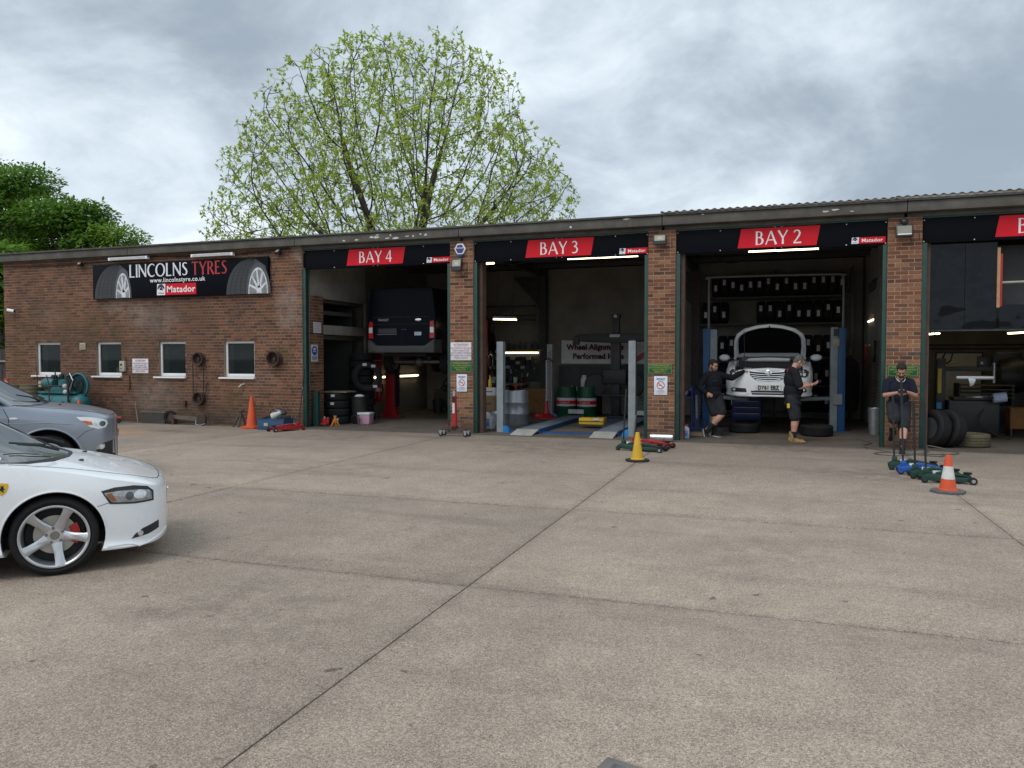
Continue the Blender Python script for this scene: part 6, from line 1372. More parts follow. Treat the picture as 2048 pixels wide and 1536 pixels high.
def crate():
    t = thing('blue_crate', 'blue plastic crate full of scrap parts by the wall', 'crate', (-11.18, 15.25, 0), rad(4)); MC_ = M('crate_blue', (.018, .075, .16), .55, var=.2, dirt=.4, dcol=(.05, .05, .05))
    for s in (-1, 1): MB().box((0, s * .20, .13), (.70, .018, .26)).build('long_side', MC_, t, bevel=.004); MB().box((s * .342, 0, .13), (.016, .38, .26)).build('short_side', MC_, t)
    MB().box((0, 0, .012), (.66, .38, .02)).build('bottom', MC_, t); MB().box((-.12, -.2115, .13), (.10, .004, .07)).build('label', M_CREAM, t)
    for s in (-1, 1): MB().box((0, s * .205, .255), (.73, .03, .02)).build('rim', MC_, t)
    it = [('lampshade', MB().lathe([(.10, 0), (.04, .24), (.035, .24)], (-.02, -.05, .30), ry(rad(62)), 18), M('scrap_white', (.45, .45, .43), .6, var=.15)), ('scrap_panel', MB().box((-.2, 0, .29), (.34, .2, .03), ry(rad(-14))), M_BLKP), ('scrap_headlamp', MB().sph((.12, .04, .42), (.17, .12, .075), R=ry(rad(18))), M('scrap_lamp', (.05, .055, .06), .15)), ('scrap_bracket', MB().box((.30, -.05, .30), (.25, .06, .05), ry(rad(-8))), M_BLKP), ('scrap_hose', MB().tube([(-.15, 0, .28), (-.12, 0, .42), (-.05, 0, .47), (.1, 0, .46), (.22, 0, .38)], .009, 5), M_CABLE)]
    for n, m, mt in it: tag(m.build(n, mt, t), None)
crate()
t = thing('bottle_jack', 'squat red bottle jack standing at the bay 4 jamb', 'jack', (-10.50, 16.28, 0)); MB().box((0, 0, .07), (.16, .13, .03)).build('base', M_JRED, t)
for x in (-.09, .09): MB().tube([(x * .8, -.02, .07), (x * 1.3, -.07, .0)], .012, 5).build('foot', M_BLKP, t)
MB().cyl((0, 0, .08), (0, 0, .20), .055, n=16).build('cylinder', M_JRED, t); MB().cyl((0, 0, .20), (0, 0, .245), .025, n=12).build('ram', M_GALV, t); MB().cyl((.09, 0, .08), (.09, 0, .23), .035, n=12).build('pump', M_JRED, t)
t = thing('axle_stand', 'bright orange axle stand next to the red bottle jack', 'axle stand', (-10.28, 16.40, 0)); MA_ = M('stand_orange', (.62, .22, .02), .45, var=.1)
for a in (45, 135, 225, 315): MB().prism([(-.012, 0), (.012, 0), (.03, .2), (-.03, .2)], -.004, .004, rz(rad(a)) @ ry(rad(28))).build('leg', MA_, t).location = (-.105 * math.cos(rad(-a)), .105 * math.sin(rad(-a)), 0)
MB().cyl((0, 0, .15), (0, 0, .24), .025, n=10).build('column', MA_, t); MB().box((0, 0, .25), (.08, .03, .03)).build('saddle', M_CARD, t)
def trans_jack():
    t = thing('transmission_jack', 'tall red transmission jack on castors in front of a brick pier', 'jack', (-6.55, 15.16, 0))
    for a in (-18, 18, 198, 162): MB().box((.15 * math.cos(rad(a)), .15 * math.sin(rad(a)), .155), (.32, .055, .045), rz(rad(a))).build('base_arm', M('jack_iron', (.05, .042, .04), .7, rust=.3), t, bevel=.006)
    for a in (-18, 18, 198, 162):
        x, y = .30 * math.cos(rad(a)), .30 * math.sin(rad(a)); c = MB().cyl((x, y - .018, .05), (x, y + .018, .05), .048, n=16).build('castor', M_BLKR, t); MB().prism([(x - .035, .135), (x + .035, .135), (x + .018, .04), (x - .018, .04)], y - .028, y - .022).build('castor_fork', M_GALV, c)
    MB().cyl((0, 0, .13), (0, 0, .22), .07, n=16).build('pump', M_BLKP, t); MB().cyl((0, 0, .2), (-.01, 0, .87), .052, .05, 16).build('column', M_JRED, t); MB().cyl((-.01, 0, .87), (-.012, 0, .98), .034, n=14).build('ram', M_GALV, t)
    MB().bx(-.03, .02, -.056, -.05, .50, .72).build('label', M_HDPE, t); MB().tube([(-.05, -.02, .17), (-.15, -.06, .24), (-.20, -.08, .22)], .010, 5).build('pedal', M_JRED, t); MB().bx(-.04, .03, -.058, -.05, .74, .85).build('warning_label', M_BLKP, t)
trans_jack()
t = thing('silver_pipe', 'short fat silver pipe lying at the foot of the middle pier', 'pipe', (-2.20, 15.55, .085)); MB().lathe([(.070, -.22), (.080, -.22), (.080, .22), (.070, .22)], (0, 0, 0), ry(rad(90)) @ rz(0), 24, closed=True).build('shell', M_ALU, t)
for x in (-.2, .2): MB().lathe([(.0805, x - .008), (.084, x - .004), (.084, x + .004), (.0805, x + .008)], (0, 0, 0), ry(rad(90)), 24, closed=True).build('rim', M_ALU, t)
def jug(loc, lab, w=.19, d=.13, h=.26, mat=M_HDPE, cap=None, name='plastic_jug', rot=0, lbl=True):
    t = thing(name, lab, 'jug', loc, rot); b = MB()
    vs = []; ring = [(-1, -.8), (-.8, -1), (.8, -1), (1, -.8), (1, .8), (.8, 1), (-.8, 1), (-1, .8)]
    for z, s in ((0, .94), (.02, 1), (.66, 1), (.82, .9), (.92, .55), (1, .5)): vs += [(x * w / 2 * s, y * d / 2 * s, h * z) for x, y in ring]
    b.add(vs, [(i * 8 + q, i * 8 + (q + 1) % 8, i * 8 + 8 + (q + 1) % 8, i * 8 + 8 + q) for i in range(5) for q in range(8)] + [tuple(range(7, -1, -1)), tuple(range(40, 48))]); b.build('body', mat, t, ang=50)
    MB().tube([(-w * .3, 0, h * .86), (-w * .28, 0, h * 1.04), (w * .28, 0, h * 1.04), (w * .34, 0, h * .80)], .016, 6).build('handle', cap or mat, t)
    if cap: MB().bx(-w * .42, w * .42, -d * .3, d * .3, h * .97, h * 1.07).build('cap', cap, t, bevel=.008)
    if lbl: MB().bx(-w * .36, w * .36, -d * .5 - .004, -d * .5 - .001, h * .18, h * .62).build('label', M('label_blue', (.05, .20, .55), .5), t); MB().bx(-w * .34, w * .34, -d * .5 - .006, -d * .5 - .0045, h * .44, h * .56).build('label_band', M('label_pink', (.55, .25, .32), .5), t)
    return t
jug((-1.84, 16.40, 0), 'clear screenwash jug with red cap and blue label at the bay 2 jamb', w=.185, d=.13, h=.27, mat=M('jug_clear', (.42, .47, .55), .35, var=.08), cap=M_JRED, name='screenwash_jug')
# cable snaking by the right pier and hose on the floor
o = MB().tube(crp([(1.55, 17.4, .01), (1.75, 16.6, .012), (1.55, 16.0, .012), (1.80, 15.3, .012), (2.3, 15.0, .012), (2.9, 15.1, .012), (3.0, 15.5, .012), (2.6, 15.75, .08), (2.52, 15.3, .02), (2.0, 14.6, .012), (1.6, 14.75, .012), (1.9, 15.05, .012), (2.6, 14.7, .012), (2.75, 15.2, .012)], 6), .011, 6).build('floor_hose', M('hose_grey', (.11, .10, .09), .6)); tag(o, 'loose grey hose looped on the ground around the right pier', 'hose')
# access cover at the bottom of the picture
t = thing('access_cover', 'weathered steel access cover set in broken concrete in the near yard', 'manhole cover', (-.52, 2.88, 0), rad(-14))
MC2 = M('cover_steel', (.36, .38, .41), .32, metal=.9, var=.3, vs=6, dirt=.35, dcol=(.10, .09, .08))
MB().bx(-.21, .27, -.24, .24, -.02, .006).build('frame', M('cover_rim', (.16, .15, .135), .8, var=.3, dirt=.5), t, bevel=.003); MB().bx(-.16, .03, -.2, .2, .0, .010).build('cover_plate', MC2, t, bevel=.002); MB().bx(.04, .23, -.2, .2, .0, .010).build('cover_plate', MC2, t, bevel=.002); MB().bx(-.07, .16, .02, .09, .008, .013).build('inset_bar', M_RUST, t)

# ---------------- tyres
_ty = {}
def tyre(loc, lab, r=.315, rim=.20, w=.205, rot=(0, 0, 0), group=None, mat=None, label=False, wheel_=False):
    """axis is local z"""
    k = (r, rim, w)
    if k not in _ty: _ty[k] = tyre_mb(r, rim, w, 32).mesh('tyre', ang=50)
    t = thing('loose_tyre', lab, 'tyre', loc, group=group, rot=rot); me = _ty[k]
    if mat: me = me.copy(); me.materials.clear(); me.materials.append(mat); o = mobj('carcass', me, None, t)
    else:
        if not me.materials: me.materials.append(M_TYRE)
        o = mobj('carcass', me, None, t)
    return t
_lb = {}
def side_label(t, w, h, loc, rot=(0, 0, 0)):
    k = (w, h)
    if k not in _lb: _lb[k] = MB().box((0, 0, 0), (w, .003, h)).mesh('paper_label'); _lb[k].materials.append(M_LABEL)
    o = mobj('paper_label', _lb[k], None, t, loc); o.rotation_euler = rot; return o
ORD = ['first', 'second', 'third', 'fourth', 'fifth', 'sixth', 'seventh', 'eighth', 'ninth', 'tenth', 'eleventh', 'twelfth', 'thirteenth', 'fourteenth', 'fifteenth', 'sixteenth']
def rack(Y, x0, x1, z, n, lab, shelf, rack_t, skip=()):
    MB().bx(x0 - .08, x1 + .08, Y - .22, Y - .18, z - .05, z).build('shelf_rail', M_STEEL, rack_t); MB().bx(x0 - .08, x1 + .08, Y + .18, Y + .22, z - .05, z).build('shelf_rail', M_STEEL, rack_t)
    p = (x1 - x0) / n; c = 0
    for k in range(n):
        if k in skip: continue
        q = .302 + R0.uniform(-.008, .008); t = tyre((x0 + p * (k + .5), Y, z + .30), 'tyre standing %s from the left on the %s shelf of the bay 2 rack' % (ORD[c], lab), .302, .19, p * .92, (rad(90), 0, rad(90)), 'tyres on the bay 2 rack'); c += 1
        lo = R0.choice((.10, -.06, .02)); side_label(t, .075, .17, (lo, .306 * math.cos(math.asin(lo / .31)), 0), (rad(0), rad(90), 0)) if False else None
        lb = side_label(t, .078, .165, (0, 0, 0)); a = lo / .31
        # tyre axis lies along X: local x -> world y, local y -> world z after the turn; put the label on the tread facing the yard
        lb.matrix_local = Matrix.Rotation(rad(-90), 4, 'Y').inverted() @ Matrix.Identity(4); lb.matrix_local = tyre_label_matrix(a, .306)
def tyre_label_matrix(a, r):
    # in tyre space (axis z): point on the tread; its outward direction must become world -Y
    inv = (Matrix.Rotation(rad(90), 4, 'Z') @ Matrix.Rotation(rad(90), 4, 'X')).inverted()
    w = Matrix.Translation((0, -r * math.cos(a), r * math.sin(a))) @ Matrix.Rotation(-a, 4, 'X')
    return inv @ w
rk = thing('tyre_rack', 'dark steel tyre rack along the back wall of bay 2', 'rack', (0, 0, 0))
rack(22.35, -1.78, 1.68, 3.36, 15, 'top', 0, rk); rack(22.35, -2.05, 1.60, 2.63, 15, 'middle', 1, rk, skip=(3, 4, 5)); rack(22.35, -1.85, 1.62, 1.70, 14, 'lower', 2, rk, skip=(5, 6, 7, 8, 9)); rack(22.35, -1.85, 1.62, .95, 13, 'second lowest', 3, rk, skip=(4, 5, 6, 7, 8)); rack(22.35, -1.85, 1.62, .22, 13, 'bottom', 4, rk, skip=(4, 5, 6, 7))
for x in (-2.15, -.1, 1.82): MB().bx(x - .03, x + .03, 22.55, 22.6, 0, 4.1).build('upright', M_STEEL, rk); MB().bx(x - .03, x + .03, 22.1, 22.15, 0, 4.1).build('upright', M_STEEL, rk) if x != -.1 else None
# floor tyres in bay 2 and by bay 1
tyre((-.72, 18.15, .11), 'tyre lying flat on the floor under the left of the raised car', .335, .21, .22); tyre((.80, 17.85, .12), 'tyre lying flat on the floor behind the man in tan boots', .335, .21, .24)
def van_wheel(loc, rot, lab, disc):
    t = tyre(loc, lab, .355, .215, .235, rot)
    if disc:
        d = MB().lathe([(.212, .09), (.20, .05), (.15, .02), (.12, .05), (.06, .06), (.055, .03), (.0, .03)], n=28).build('steel_wheel', M('steel_rim', (.10, .105, .11), .5, metal=.5, var=.2), t)
        for k in range(8): a = rad(45 * k); MB().cyl((.165 * math.cos(a), .165 * math.sin(a), .03), (.165 * math.cos(a), .165 * math.sin(a), .06), .022, n=8).build('vent_hole', M_SEAM, d)
tilt = Matrix.Rotation(rad(-118), 4, 'Z') @ Matrix.Rotation(rad(84), 4, 'X')
e1 = (Matrix.Rotation(rad(-62), 4, 'Z') @ Matrix.Rotation(rad(96), 4, 'X')).to_euler()
van_wheel((2.78, 16.30, .355), tuple((Matrix.Rotation(rad(-60), 4, 'Z') @ Matrix.Rotation(rad(82), 4, 'X')).to_euler()), 'steel wheel with tyre leaning against the right pier', True)
van_wheel((3.06, 16.42, .352), tuple((Matrix.Rotation(rad(-60), 4, 'Z') @ Matrix.Rotation(rad(80), 4, 'X')).to_euler()), 'ribbed tyre leaning on the steel wheel at the right pier', False)
MK_ = M('muddy_tyre', (.10, .085, .05), .9, var=.3, vs=30, bump=.8, bs=34); tyre((3.48, 16.70, .125), 'muddy brown tyre lying flat beside the leaning tyres', .335, .21, .25, mat=MK_)
# bay 4 tyre stacks
for k in range(4):
    t = tyre((-10.66 + R0.uniform(-.02, .02), 17.12, .10 + k * .2), 'tyre %s from the floor in the low stack inside bay 4' % ('lowest', 'second', 'third', 'topmost')[k] if k else 'lowest tyre of the low stack inside bay 4', .33, .20, .2, group='tyres in the low stack')
    if k != 1: a = rad((-62, -62, -80, -78)[k]); side_label(t, .10, .06, (.332 * math.cos(a), .332 * math.sin(a), .03), (0, 0, a + rad(90)))
o = MB().box((0, 0, 0), (.72, .5, .03)).build('board', M_WOOD, loc=(-10.62, 17.12, .82)); tag(o, 'board lying on top of the low tyre stack', 'board')
for k in range(9): tyre((-10.62 + R0.uniform(-.03, .03), 18.30, .1 + k * .2), '%s tyre from the floor in the tall stack inside bay 4' % ORD[k], .34, .20, .2, group='tyres in the tall stack')
big = tyre((-10.30, 18.0, 1.18), 'large tyre hanging upright in front of the tall tyre stack', .40, .25, .20, tuple((Matrix.Rotation(rad(28), 4, 'Z') @ Matrix.Rotation(rad(90), 4, 'X')).to_euler()))
for a, z in ((60, .1), (100, .1), (-50, .1)): side_label(big, .11, .07, (.33 * math.cos(rad(a)), .33 * math.sin(rad(a)), .106), (rad(90), 0, 0))
t = thing('waste_bin', 'black plastic bin beside the low tyre stack', 'bin', (-10.12, 17.30, 0)); MB().lathe([(.17, 0), (.18, .01), (.23, .66), (.245, .67), (.245, .70), (.225, .70), (.17, .04), (.01, .03)], n=28).build('tub', M_BLKP, t); MB().sph((.0, 0, .70), (.13, .12, .05)).build('rubbish_bag', M('bag_white', (.5, .5, .52), .8, bump=.4, bs=18), t)
t = thing('pink_tub', 'translucent pink tub with white lid on the bay 4 floor', 'tub', (-9.90, 17.22, 0)); MB().prism([(-.16, 0), (.16, 0), (.175, .24), (-.175, .24)], -.12, .12).build('tub', M('pink_plastic', (.42, .24, .33), .5, var=.1), t, bevel=.025); MB().box((0, 0, .27), (.36, .25, .06)).build('lid', M_HDPE, t, bevel=.02)
t = thing('small_stool', 'small thin wire stand in front of the black bin', 'stand', (-10.06, 16.98, 0))
for x in (-.07, .07):
    for y in (-.05, .05): MB().cyl((x * 1.3, y * 1.3, 0), (x, y, .22), .008, n=5).build('leg', M_BLKP, t)
MB().box((0, 0, .225), (.17, .13, .015)).build('top', M_BLKP, t)
def extinguisher(loc, lab):
    t = thing('fire_extinguisher', lab, 'fire extinguisher', loc); MB().lathe([(.075, 0), (.085, .02), (.085, .46), (.06, .53), (.03, .55), (.03, .58), (.01, .58)], n=20).build('cylinder', M_LRED, t); MB().lathe([(.0865, .30), (.0865, .40)], n=20).build('label', M_LABEL, t); MB().box((.02, 0, .61), (.13, .03, .04)).build('valve', M_BLKP, t); MB().tube([(.05, 0, .6), (.11, 0, .5), (.11, 0, .2)], .013, 6).build('hose', M_BLKR, t)
extinguisher((-10.80, 19.55, .42), 'red fire extinguisher on the bay 4 side wall, nearer one'); extinguisher((-10.80, 20.20, .42), 'red fire extinguisher on the bay 4 side wall beside the red post')
t = thing('red_board', 'red wall board above the fire extinguishers', 'board', (-10.925, 19.60, 1.25)); MB().bx(0, .02, -.30, .30, 0, .62).build('panel', M('board_red', (.22, .02, .02), .5), t)
for k in range(2): MB().bx(.021, .03, -.26, .26, .05 + k * .3, .07 + k * .3).build('trim', M_LABEL, t)
def tube_lamp(a, b, lab, housing=True, n=None):
    a, b = Vector(a), Vector(b); m = (a + b) / 2; t = thing('tube_lamp', lab, 'tube light', m, group='workshop tube lights'); MB().cyl(a - m, b - m, .019, n=8).build('tube', M_TUBE, t)
    if housing:
        d = (b - a); up = Vector((0, 0, 1)) if not n else Vector(n); s = d.cross(up).normalized() * .05; p = [a - m + up * .028 + s, b - m + up * .028 + s, b - m + up * .028 - s, a - m + up * .028 - s]; q = [x + up * .045 for x in p]
        MB().add(p + q, [(0, 1, 2, 3), (7, 6, 5, 4), (0, 4, 5, 1), (1, 5, 6, 2), (2, 6, 7, 3), (3, 7, 4, 0)]).build('housing', M('lamp_housing', (.30, .29, .26), .6), t)
tube_lamp((-10.86, 19.25, 1.12), (-10.86, 20.45, 1.12), 'lit tube lamp on the bay 4 side wall above the extinguishers', n=(-1, 0, 0)); tube_lamp((-10.86, 21.0, 1.12), (-10.86, 22.2, 1.12), 'lit tube lamp on the bay 4 side wall right of the red post', n=(-1, 0, 0))
tube_lamp((-7.35, 17.6, 3.98), (-6.55, 17.6, 3.98), 'lit ceiling tube at the left end of bay 3'); tube_lamp((-4.55, 17.0, 3.93), (-2.95, 17.0, 3.93), 'lit ceiling tube under the BAY 3 logo'); tube_lamp((-.62, 17.0, 3.92), (.75, 17.0, 3.92), 'lit ceiling tube under the BAY 2 number'); tube_lamp((-7.9, 18.2, 4.0), (-7.4, 18.2, 4.0), 'lit ceiling tube behind the pier in bay 4')
tube_lamp((-8.30, 22.85, 1.84), (-7.05, 22.85, 1.84), 'lit tube under the bottle shelf at the back of bay 3')
tube_lamp((-7.25, 19.4, 2.72), (-6.62, 19.5, 2.70), 'tube lamp hanging on two wires over the red post'); 
for x in (-7.15, -6.72): o = MB().cyl((x, 19.45, 2.79), (x + .06, 19.45, 4.3), .006, n=4).build('hanging_wire', M_CABLE); tag(o, 'thin wire holding up the hanging tube lamp, %s one' % ('left' if x < -7 else 'right'), 'wire')
t = tube_lamp((2.19, 20.75, 2.62), (2.19, 21.9, 2.62), 'wall tube lamp on the white partition in bay 2', n=(1, 0, 0))
tube_lamp((3.02, 18.6, 2.19), (3.22, 19.5, 2.22), 'lit tube nearest the pier under the dark panel of bay 1'); tube_lamp((3.27, 19.65, 2.225), (3.5, 20.7, 2.26), 'middle lit tube of the row inside bay 1'); tube_lamp((3.56, 20.85, 2.265), (3.85, 22.0, 2.30), 'lit tube at the far end of the row inside bay 1'); tube_lamp((4.75, 19.5, 2.22), (5.6, 20.6, 2.28), 'lit tube at the right edge inside bay 1')
tube_lamp((-11.5, 17.15, 2.12), (-11.3, 17.15, 2.12), 'small lit lamp inside the dark store of bay 4')
# ---------------- lifts
def red_post(x, y, lab, sun=False, face=1):
    t = thing('red_lift_post', lab, 'lift post', (x, y, 0), group='posts of the red two post lift'); MB().bx(-.14, .14, -.14, .14, .02, 2.72).build('column', M_LRED, t, bevel=.012); MB().bx(-.24, .24, -.28, .28, 0, .02).build('base_plate', M_LRED, t)
    for s in (-1, 1): MB().prism([(s * .14, .02), (s * .24, .02), (s * .14, .30)], -.14, -.12).build('gusset', M_LRED, t)
    MB().bx(-.02 + .16 * face, .02 + .16 * face, -.11, .11, .3, 2.6).build('carriage_slot', M_BLKP, t); MB().bx(-.12, .12, -.17, .17, 1.50, 1.62).build('carriage', M_STEEL, t)
    if sun:
        o = text('Sun', .30, M_LABEL, t, (.0, -.143, 2.30), rot=(rad(90), rad(-90), 0), bold=.006, shear=.2); MB().bx(-.05, .05, -.1445, -.1415, 1.90, 2.05).build('rating_label', M_LABEL, t); MB().bx(-.08, .08, -.1445, -.1415, .95, 1.70).build('instruction_label', M('label_grey', (.36, .36, .38), .6), t)
        for k in range(9): MB().bx(-.06, .06, -.147, -.1447, 1.0 + k * .075, 1.03 + k * .075).build('label_line', M_BLKP, t)
    for s in (-1, 1): MB().box((face * .55, s * .35, 1.52), (.95, .10, .09), rz(rad(s * 32 * face))).build('lift_arm', M_STEEL, t)
    return t
red_post(-10.33, 19.45, 'red lift post standing under the raised van', face=1); red_post(-7.62, 19.45, 'red lift post lettered Sun behind the stack of boxes', True, -1)
def four_post():
    t = thing('four_post_lift', 'blue and grey four post lift with low runways in bay 3', 'car lift', (-4.45, 16.35, 0))
    for x, y, s in ((-1.50, 0, 1), (1.50, 0, -1), (-1.50, 4.0, 1), (1.50, 4.0, -1)):
        p = MB().bx(x - .075, x + .075, y - .012, y + .012, 0, 2.05).bx(x - .075, x - .065, y + .012, y + .15, 0, 2.05).bx(x + .065, x + .075, y + .012, y + .15, 0, 2.05).build('post', M_LGREY, t, smooth=False); MB().bx(x - .015, x + .015, y + .10, y + .13, .1, 2.08).build('lifting_cable', M_STEEL, p)
        MB().prism([(x + s * .08, 0), (x + s * .22, 0), (x + s * .20, .08), (x + s * .13, .14), (x + s * .08, .15)], y - .02, y + .14).build('post_foot', M('foot_blue', (.02, .20, .52), .4), t)
    for y in (.05, 4.02): MB().bx(-1.28, 1.28, y, y + .12, .0, .035).build('crossbeam', M_BLUE, t)
    for x in (-.82, .95):
        r = MB().bx(x - .26, x + .26, -.05, 4.3, .075, .09).build('runway', M('runway_deck', (.16, .19, .22), .6, var=.2, dirt=.3), t, smooth=False)
        for s in (-1, 1): MB().bx(x + s * .26 - .015, x + s * .26 + .015, -.05, 4.3, .0, .10).build('runway_side', M_BLUE, r)
        MB().add([(x - .25, -.55, .012), (x + .25, -.55, .012), (x + .25, -.06, .095), (x - .25, -.06, .095), (x - .25, -.55, .0), (x + .25, -.55, .0), (x + .25, -.06, .06), (x - .25, -.06, .06)], [(0, 1, 2, 3), (4, 7, 6, 5), (0, 4, 5, 1), (1, 5, 6, 2), (2, 6, 7, 3), (3, 7, 4, 0)]).build('ramp', M('ramp_plate', (.36, .36, .33), .6, var=.15, dirt=.3), r, smooth=False)
        MB().bx(x - .22, x + .22, 4.26, 4.29, .14, .26).build('wheel_stop', M_GALV, r)
    j = MB().bx(-.04, .56, 1.5, 1.85, .10, .25).build('jacking_beam', M('beam_yellow', (.55, .36, .02), .5, var=.15, dirt=.4, dcol=(.1, .06, .02)), t, bevel=.008); MB().bx(-.04, .56, 1.49, 1.499, .165, .18).build('beam_slot', M_BLKP, j); MB().bx(.3, .45, 1.485, 1.499, .20, .25).build('beam_label', M_LABEL, j)
four_post()
def bay2_post(x, lab, s):
    t = thing('two_post_lift_post', lab, 'lift post', (x, 19.1, 0), group='posts of the bay 2 lift'); MB().bx(-.16, -.005, -.16, .16, 0, 2.38).build('outer_column', M_BLUE if s < 0 else M_LGREY, t, bevel=.01); MB().bx(.0, .16, -.14, .16, 0, 2.36).build('inner_column', M_LGREY if s < 0 else M_BLUE, t, bevel=.01)
    MB().bx(-.25, .25, -.22, .25, 0, .015).build('base_plate', M_BLUE, t); MB().bx(-.1, .1, -.2, -.16, .62, .86).build('carriage', M_LGREY, t, bevel=.01)
    if s > 0: MB().bx(-.12, .02, -.20, -.165, 1.95, 2.12).build('control_box', M_CREAM, t, bevel=.01); MB().bx(-.10, .0, -.19, -.165, 2.18, 2.34).build('motor_cover', M_BLKP, t)
    for a in (18, -30):
        L_ = .95; d = rz(rad(180 + a)) if s > 0 else rz(rad(-a)); MB().box(d @ Vector((L_ / 2, 0, 0)) + Vector((0, -.12 if a * s < 0 else .1, .74)), (L_, .11, .075), d @ ry(rad(2))).build('lift_arm', M_LGREY, t, bevel=.008); q = d @ Vector((L_, 0, 0)); MB().cyl((q.x, q.y - .1 * (1 if a * s < 0 else -1), .76), (q.x, q.y - .1 * (1 if a * s < 0 else -1), .83), .06, n=14).build('lift_pad', M_BLKR, t)
bay2_post(-1.55, 'blue and grey lift post behind the man leaning on the car', -1); bay2_post(1.28, 'grey and blue lift post right of the raised white car', 1)
o = MB().tube(crp([(-1.60, 19.15, 2.38), (-1.60, 19.15, 3.40), (-1.58, 19.15, 3.56), (-1.45, 19.15, 3.62), (1.20, 19.15, 3.60), (1.35, 19.15, 3.55), (1.39, 19.15, 3.40), (1.39, 19.15, 2.36)], 4), .028, 8).build('hose_bridge', M('bridge_grey', (.16, .165, .17), .5)); tag(o, 'grey pipe arch joining the tops of the two bay 2 lift posts', 'pipe')
# ---------------- bay 3 goods
def drum(loc, r, h, lab, m, band=None, name='oil_drum', extra=None):
    t = thing(name, lab, 'drum', loc); p = [(.02, 0), (r - .01, 0), (r, .015)]
    for z in (.33, .66): p += [(r, h * z - .025), (r + .010, h * z - .01), (r + .010, h * z + .01), (r, h * z + .025)]
    MB().lathe(p + [(r, h - .015), (r - .01, h), (r - .02, h - .02), (.02, h - .02)], n=32).build('barrel', m, t, ang=50)
    if band: MB().lathe([(r + .0115, h * .36), (r + .0115, h * .63)], n=32).build('white_band', band[0], t); MB().lathe([(r + .013, h * .42), (r + .013, h * .54)], n=32).build('red_band', band[1], t); text('Castrol', .10, M_LABEL, t, (.0, -r - .0145, h * .48))
    MB().cyl((r * .6, 0, h - .02), (r * .6, 0, h + .012), .03, n=10).build('bung', M_GALV, t); return t
M_SDRUM = M('silver_drum', (.27, .29, .32), .4, metal=.5, var=.15); M_CDRUM = M('green_drum', (.006, .075, .035), .4, var=.15)
a = drum((-6.60, 18.25, 0), .25, .86, 'silver drum with square emblem beside the lift post', M_SDRUM); MB().bx(-.06, .06, -.263, -.2615, .34, .46).build('emblem_frame', M_LABEL, a); MB().bx(-.045, .045, -.265, -.2632, .36, .445).build('emblem_field', M_SDRUM, a); MB().bx(-.01, .01, -.267, -.2652, .375, .43).build('emblem_bar', M_LABEL, a)
b = drum((-6.16, 18.30, 0), .25, .86, 'silver drum with upright lettering next to the red stand', M_SDRUM); text('ZF', .12, M_LABEL, b, (.12, -.235, .40), rot=(rad(90), rad(-90), rad(25)))
t = thing('red_funnel', 'small red funnel standing on a silver drum', 'funnel', (-6.22, 18.25, .87)); MB().lathe([(.012, 0), (.014, .05), (.065, .11), (.07, .12), (.06, .115)], n=16).build('cone', M_JRED, t); MB().lathe([(.02, 0), (.02, .01)], n=10).build('spout_ring', M_JRED, t)
drum((-5.75, 21.4, 0), .27, .86, 'green and white oil drum nearest the back lift post', M_CDRUM, (M_HDPE, M_RED)); drum((-5.15, 21.4, 0), .27, .86, 'green and white oil drum with the Castrol name facing the yard', M_CDRUM, (M_HDPE, M_RED))
jug((-5.22, 21.35, .86), 'tall pale measuring jug standing on the Castrol drum', w=.17, d=.15, h=.30, lbl=False, name='measuring_jug'); 
t = thing('red_oil_can', 'dark red oil can on the drum beside the pale jug', 'oil can', (-5.0, 21.5, .86)); MB().lathe([(.07, 0), (.075, .01), (.07, .2), (.03, .26), (.01, .34)], n=14).build('can', M('can_red', (.16, .012, .015), .5), t); MB().tube([(.06, 0, .05), (.12, 0, .12), (.06, 0, .2)], .01, 5).build('handle', M_BLKP, t)
def carton(loc, d, lab, m, rot=0, name='carton', text_=None):
    t = thing(name, lab, 'box', loc, rot); MB().box((0, 0, d[2] / 2), d).build('box', m, t, bevel=.006); MB().box((0, 0, d[2] + .001), (d[0] * .16, d[1] * .98, .003)).build('tape', M('tape_brown', (.30, .22, .13), .5), t); MB().bx(-d[0] * .3, d[0] * .3, -d[1] / 2 - .003, -d[1] / 2 - .001, d[2] * .45, d[2] * .55).build('print', M('print_brown', (.10, .07, .05), .7), t); return t
jug((-6.55, 17.05, 0), 'white drum jug with blue label under the cardboard box', w=.36, d=.3, h=.40, name='fluid_jug'); carton((-6.52, 17.15, .42), (.38, .32, .36), 'brown cardboard box sitting on the white jug', M_CARD); carton((-6.48, 17.2, .785), (.26, .24, .19), 'small white box on top of the brown cardboard box', M_HDPE, name='white_box')
carton((-6.30 - .55, 17.0, 0), (.20, .25, .36), 'pale box at the foot of the bay 3 jamb', M('pale_carton', (.34, .25, .20), .8))
t = thing('yellow_bottle', 'yellow spray bottle on top of the box stack', 'bottle', (-6.52, 17.22, .978)); MB().lathe([(.035, 0), (.04, .01), (.04, .15), (.018, .20), (.015, .23)], n=14).build('body', M('bottle_yellow', (.62, .48, .03), .4), t); MB().lathe([(.017, .23), (.017, .27), (.008, .29)], n=10).build('cap', M_YELLOWC, t)
o = MB().sph((0, 0, .07), (.12, .10, .08)).build('plastic_bag', M('bag_clear', (.5, .52, .54), .5, bump=.5, bs=16), loc=(-6.78, 16.62, 0)); tag(o, 'crumpled white plastic bag on the floor by the bay 3 jamb', 'bag')
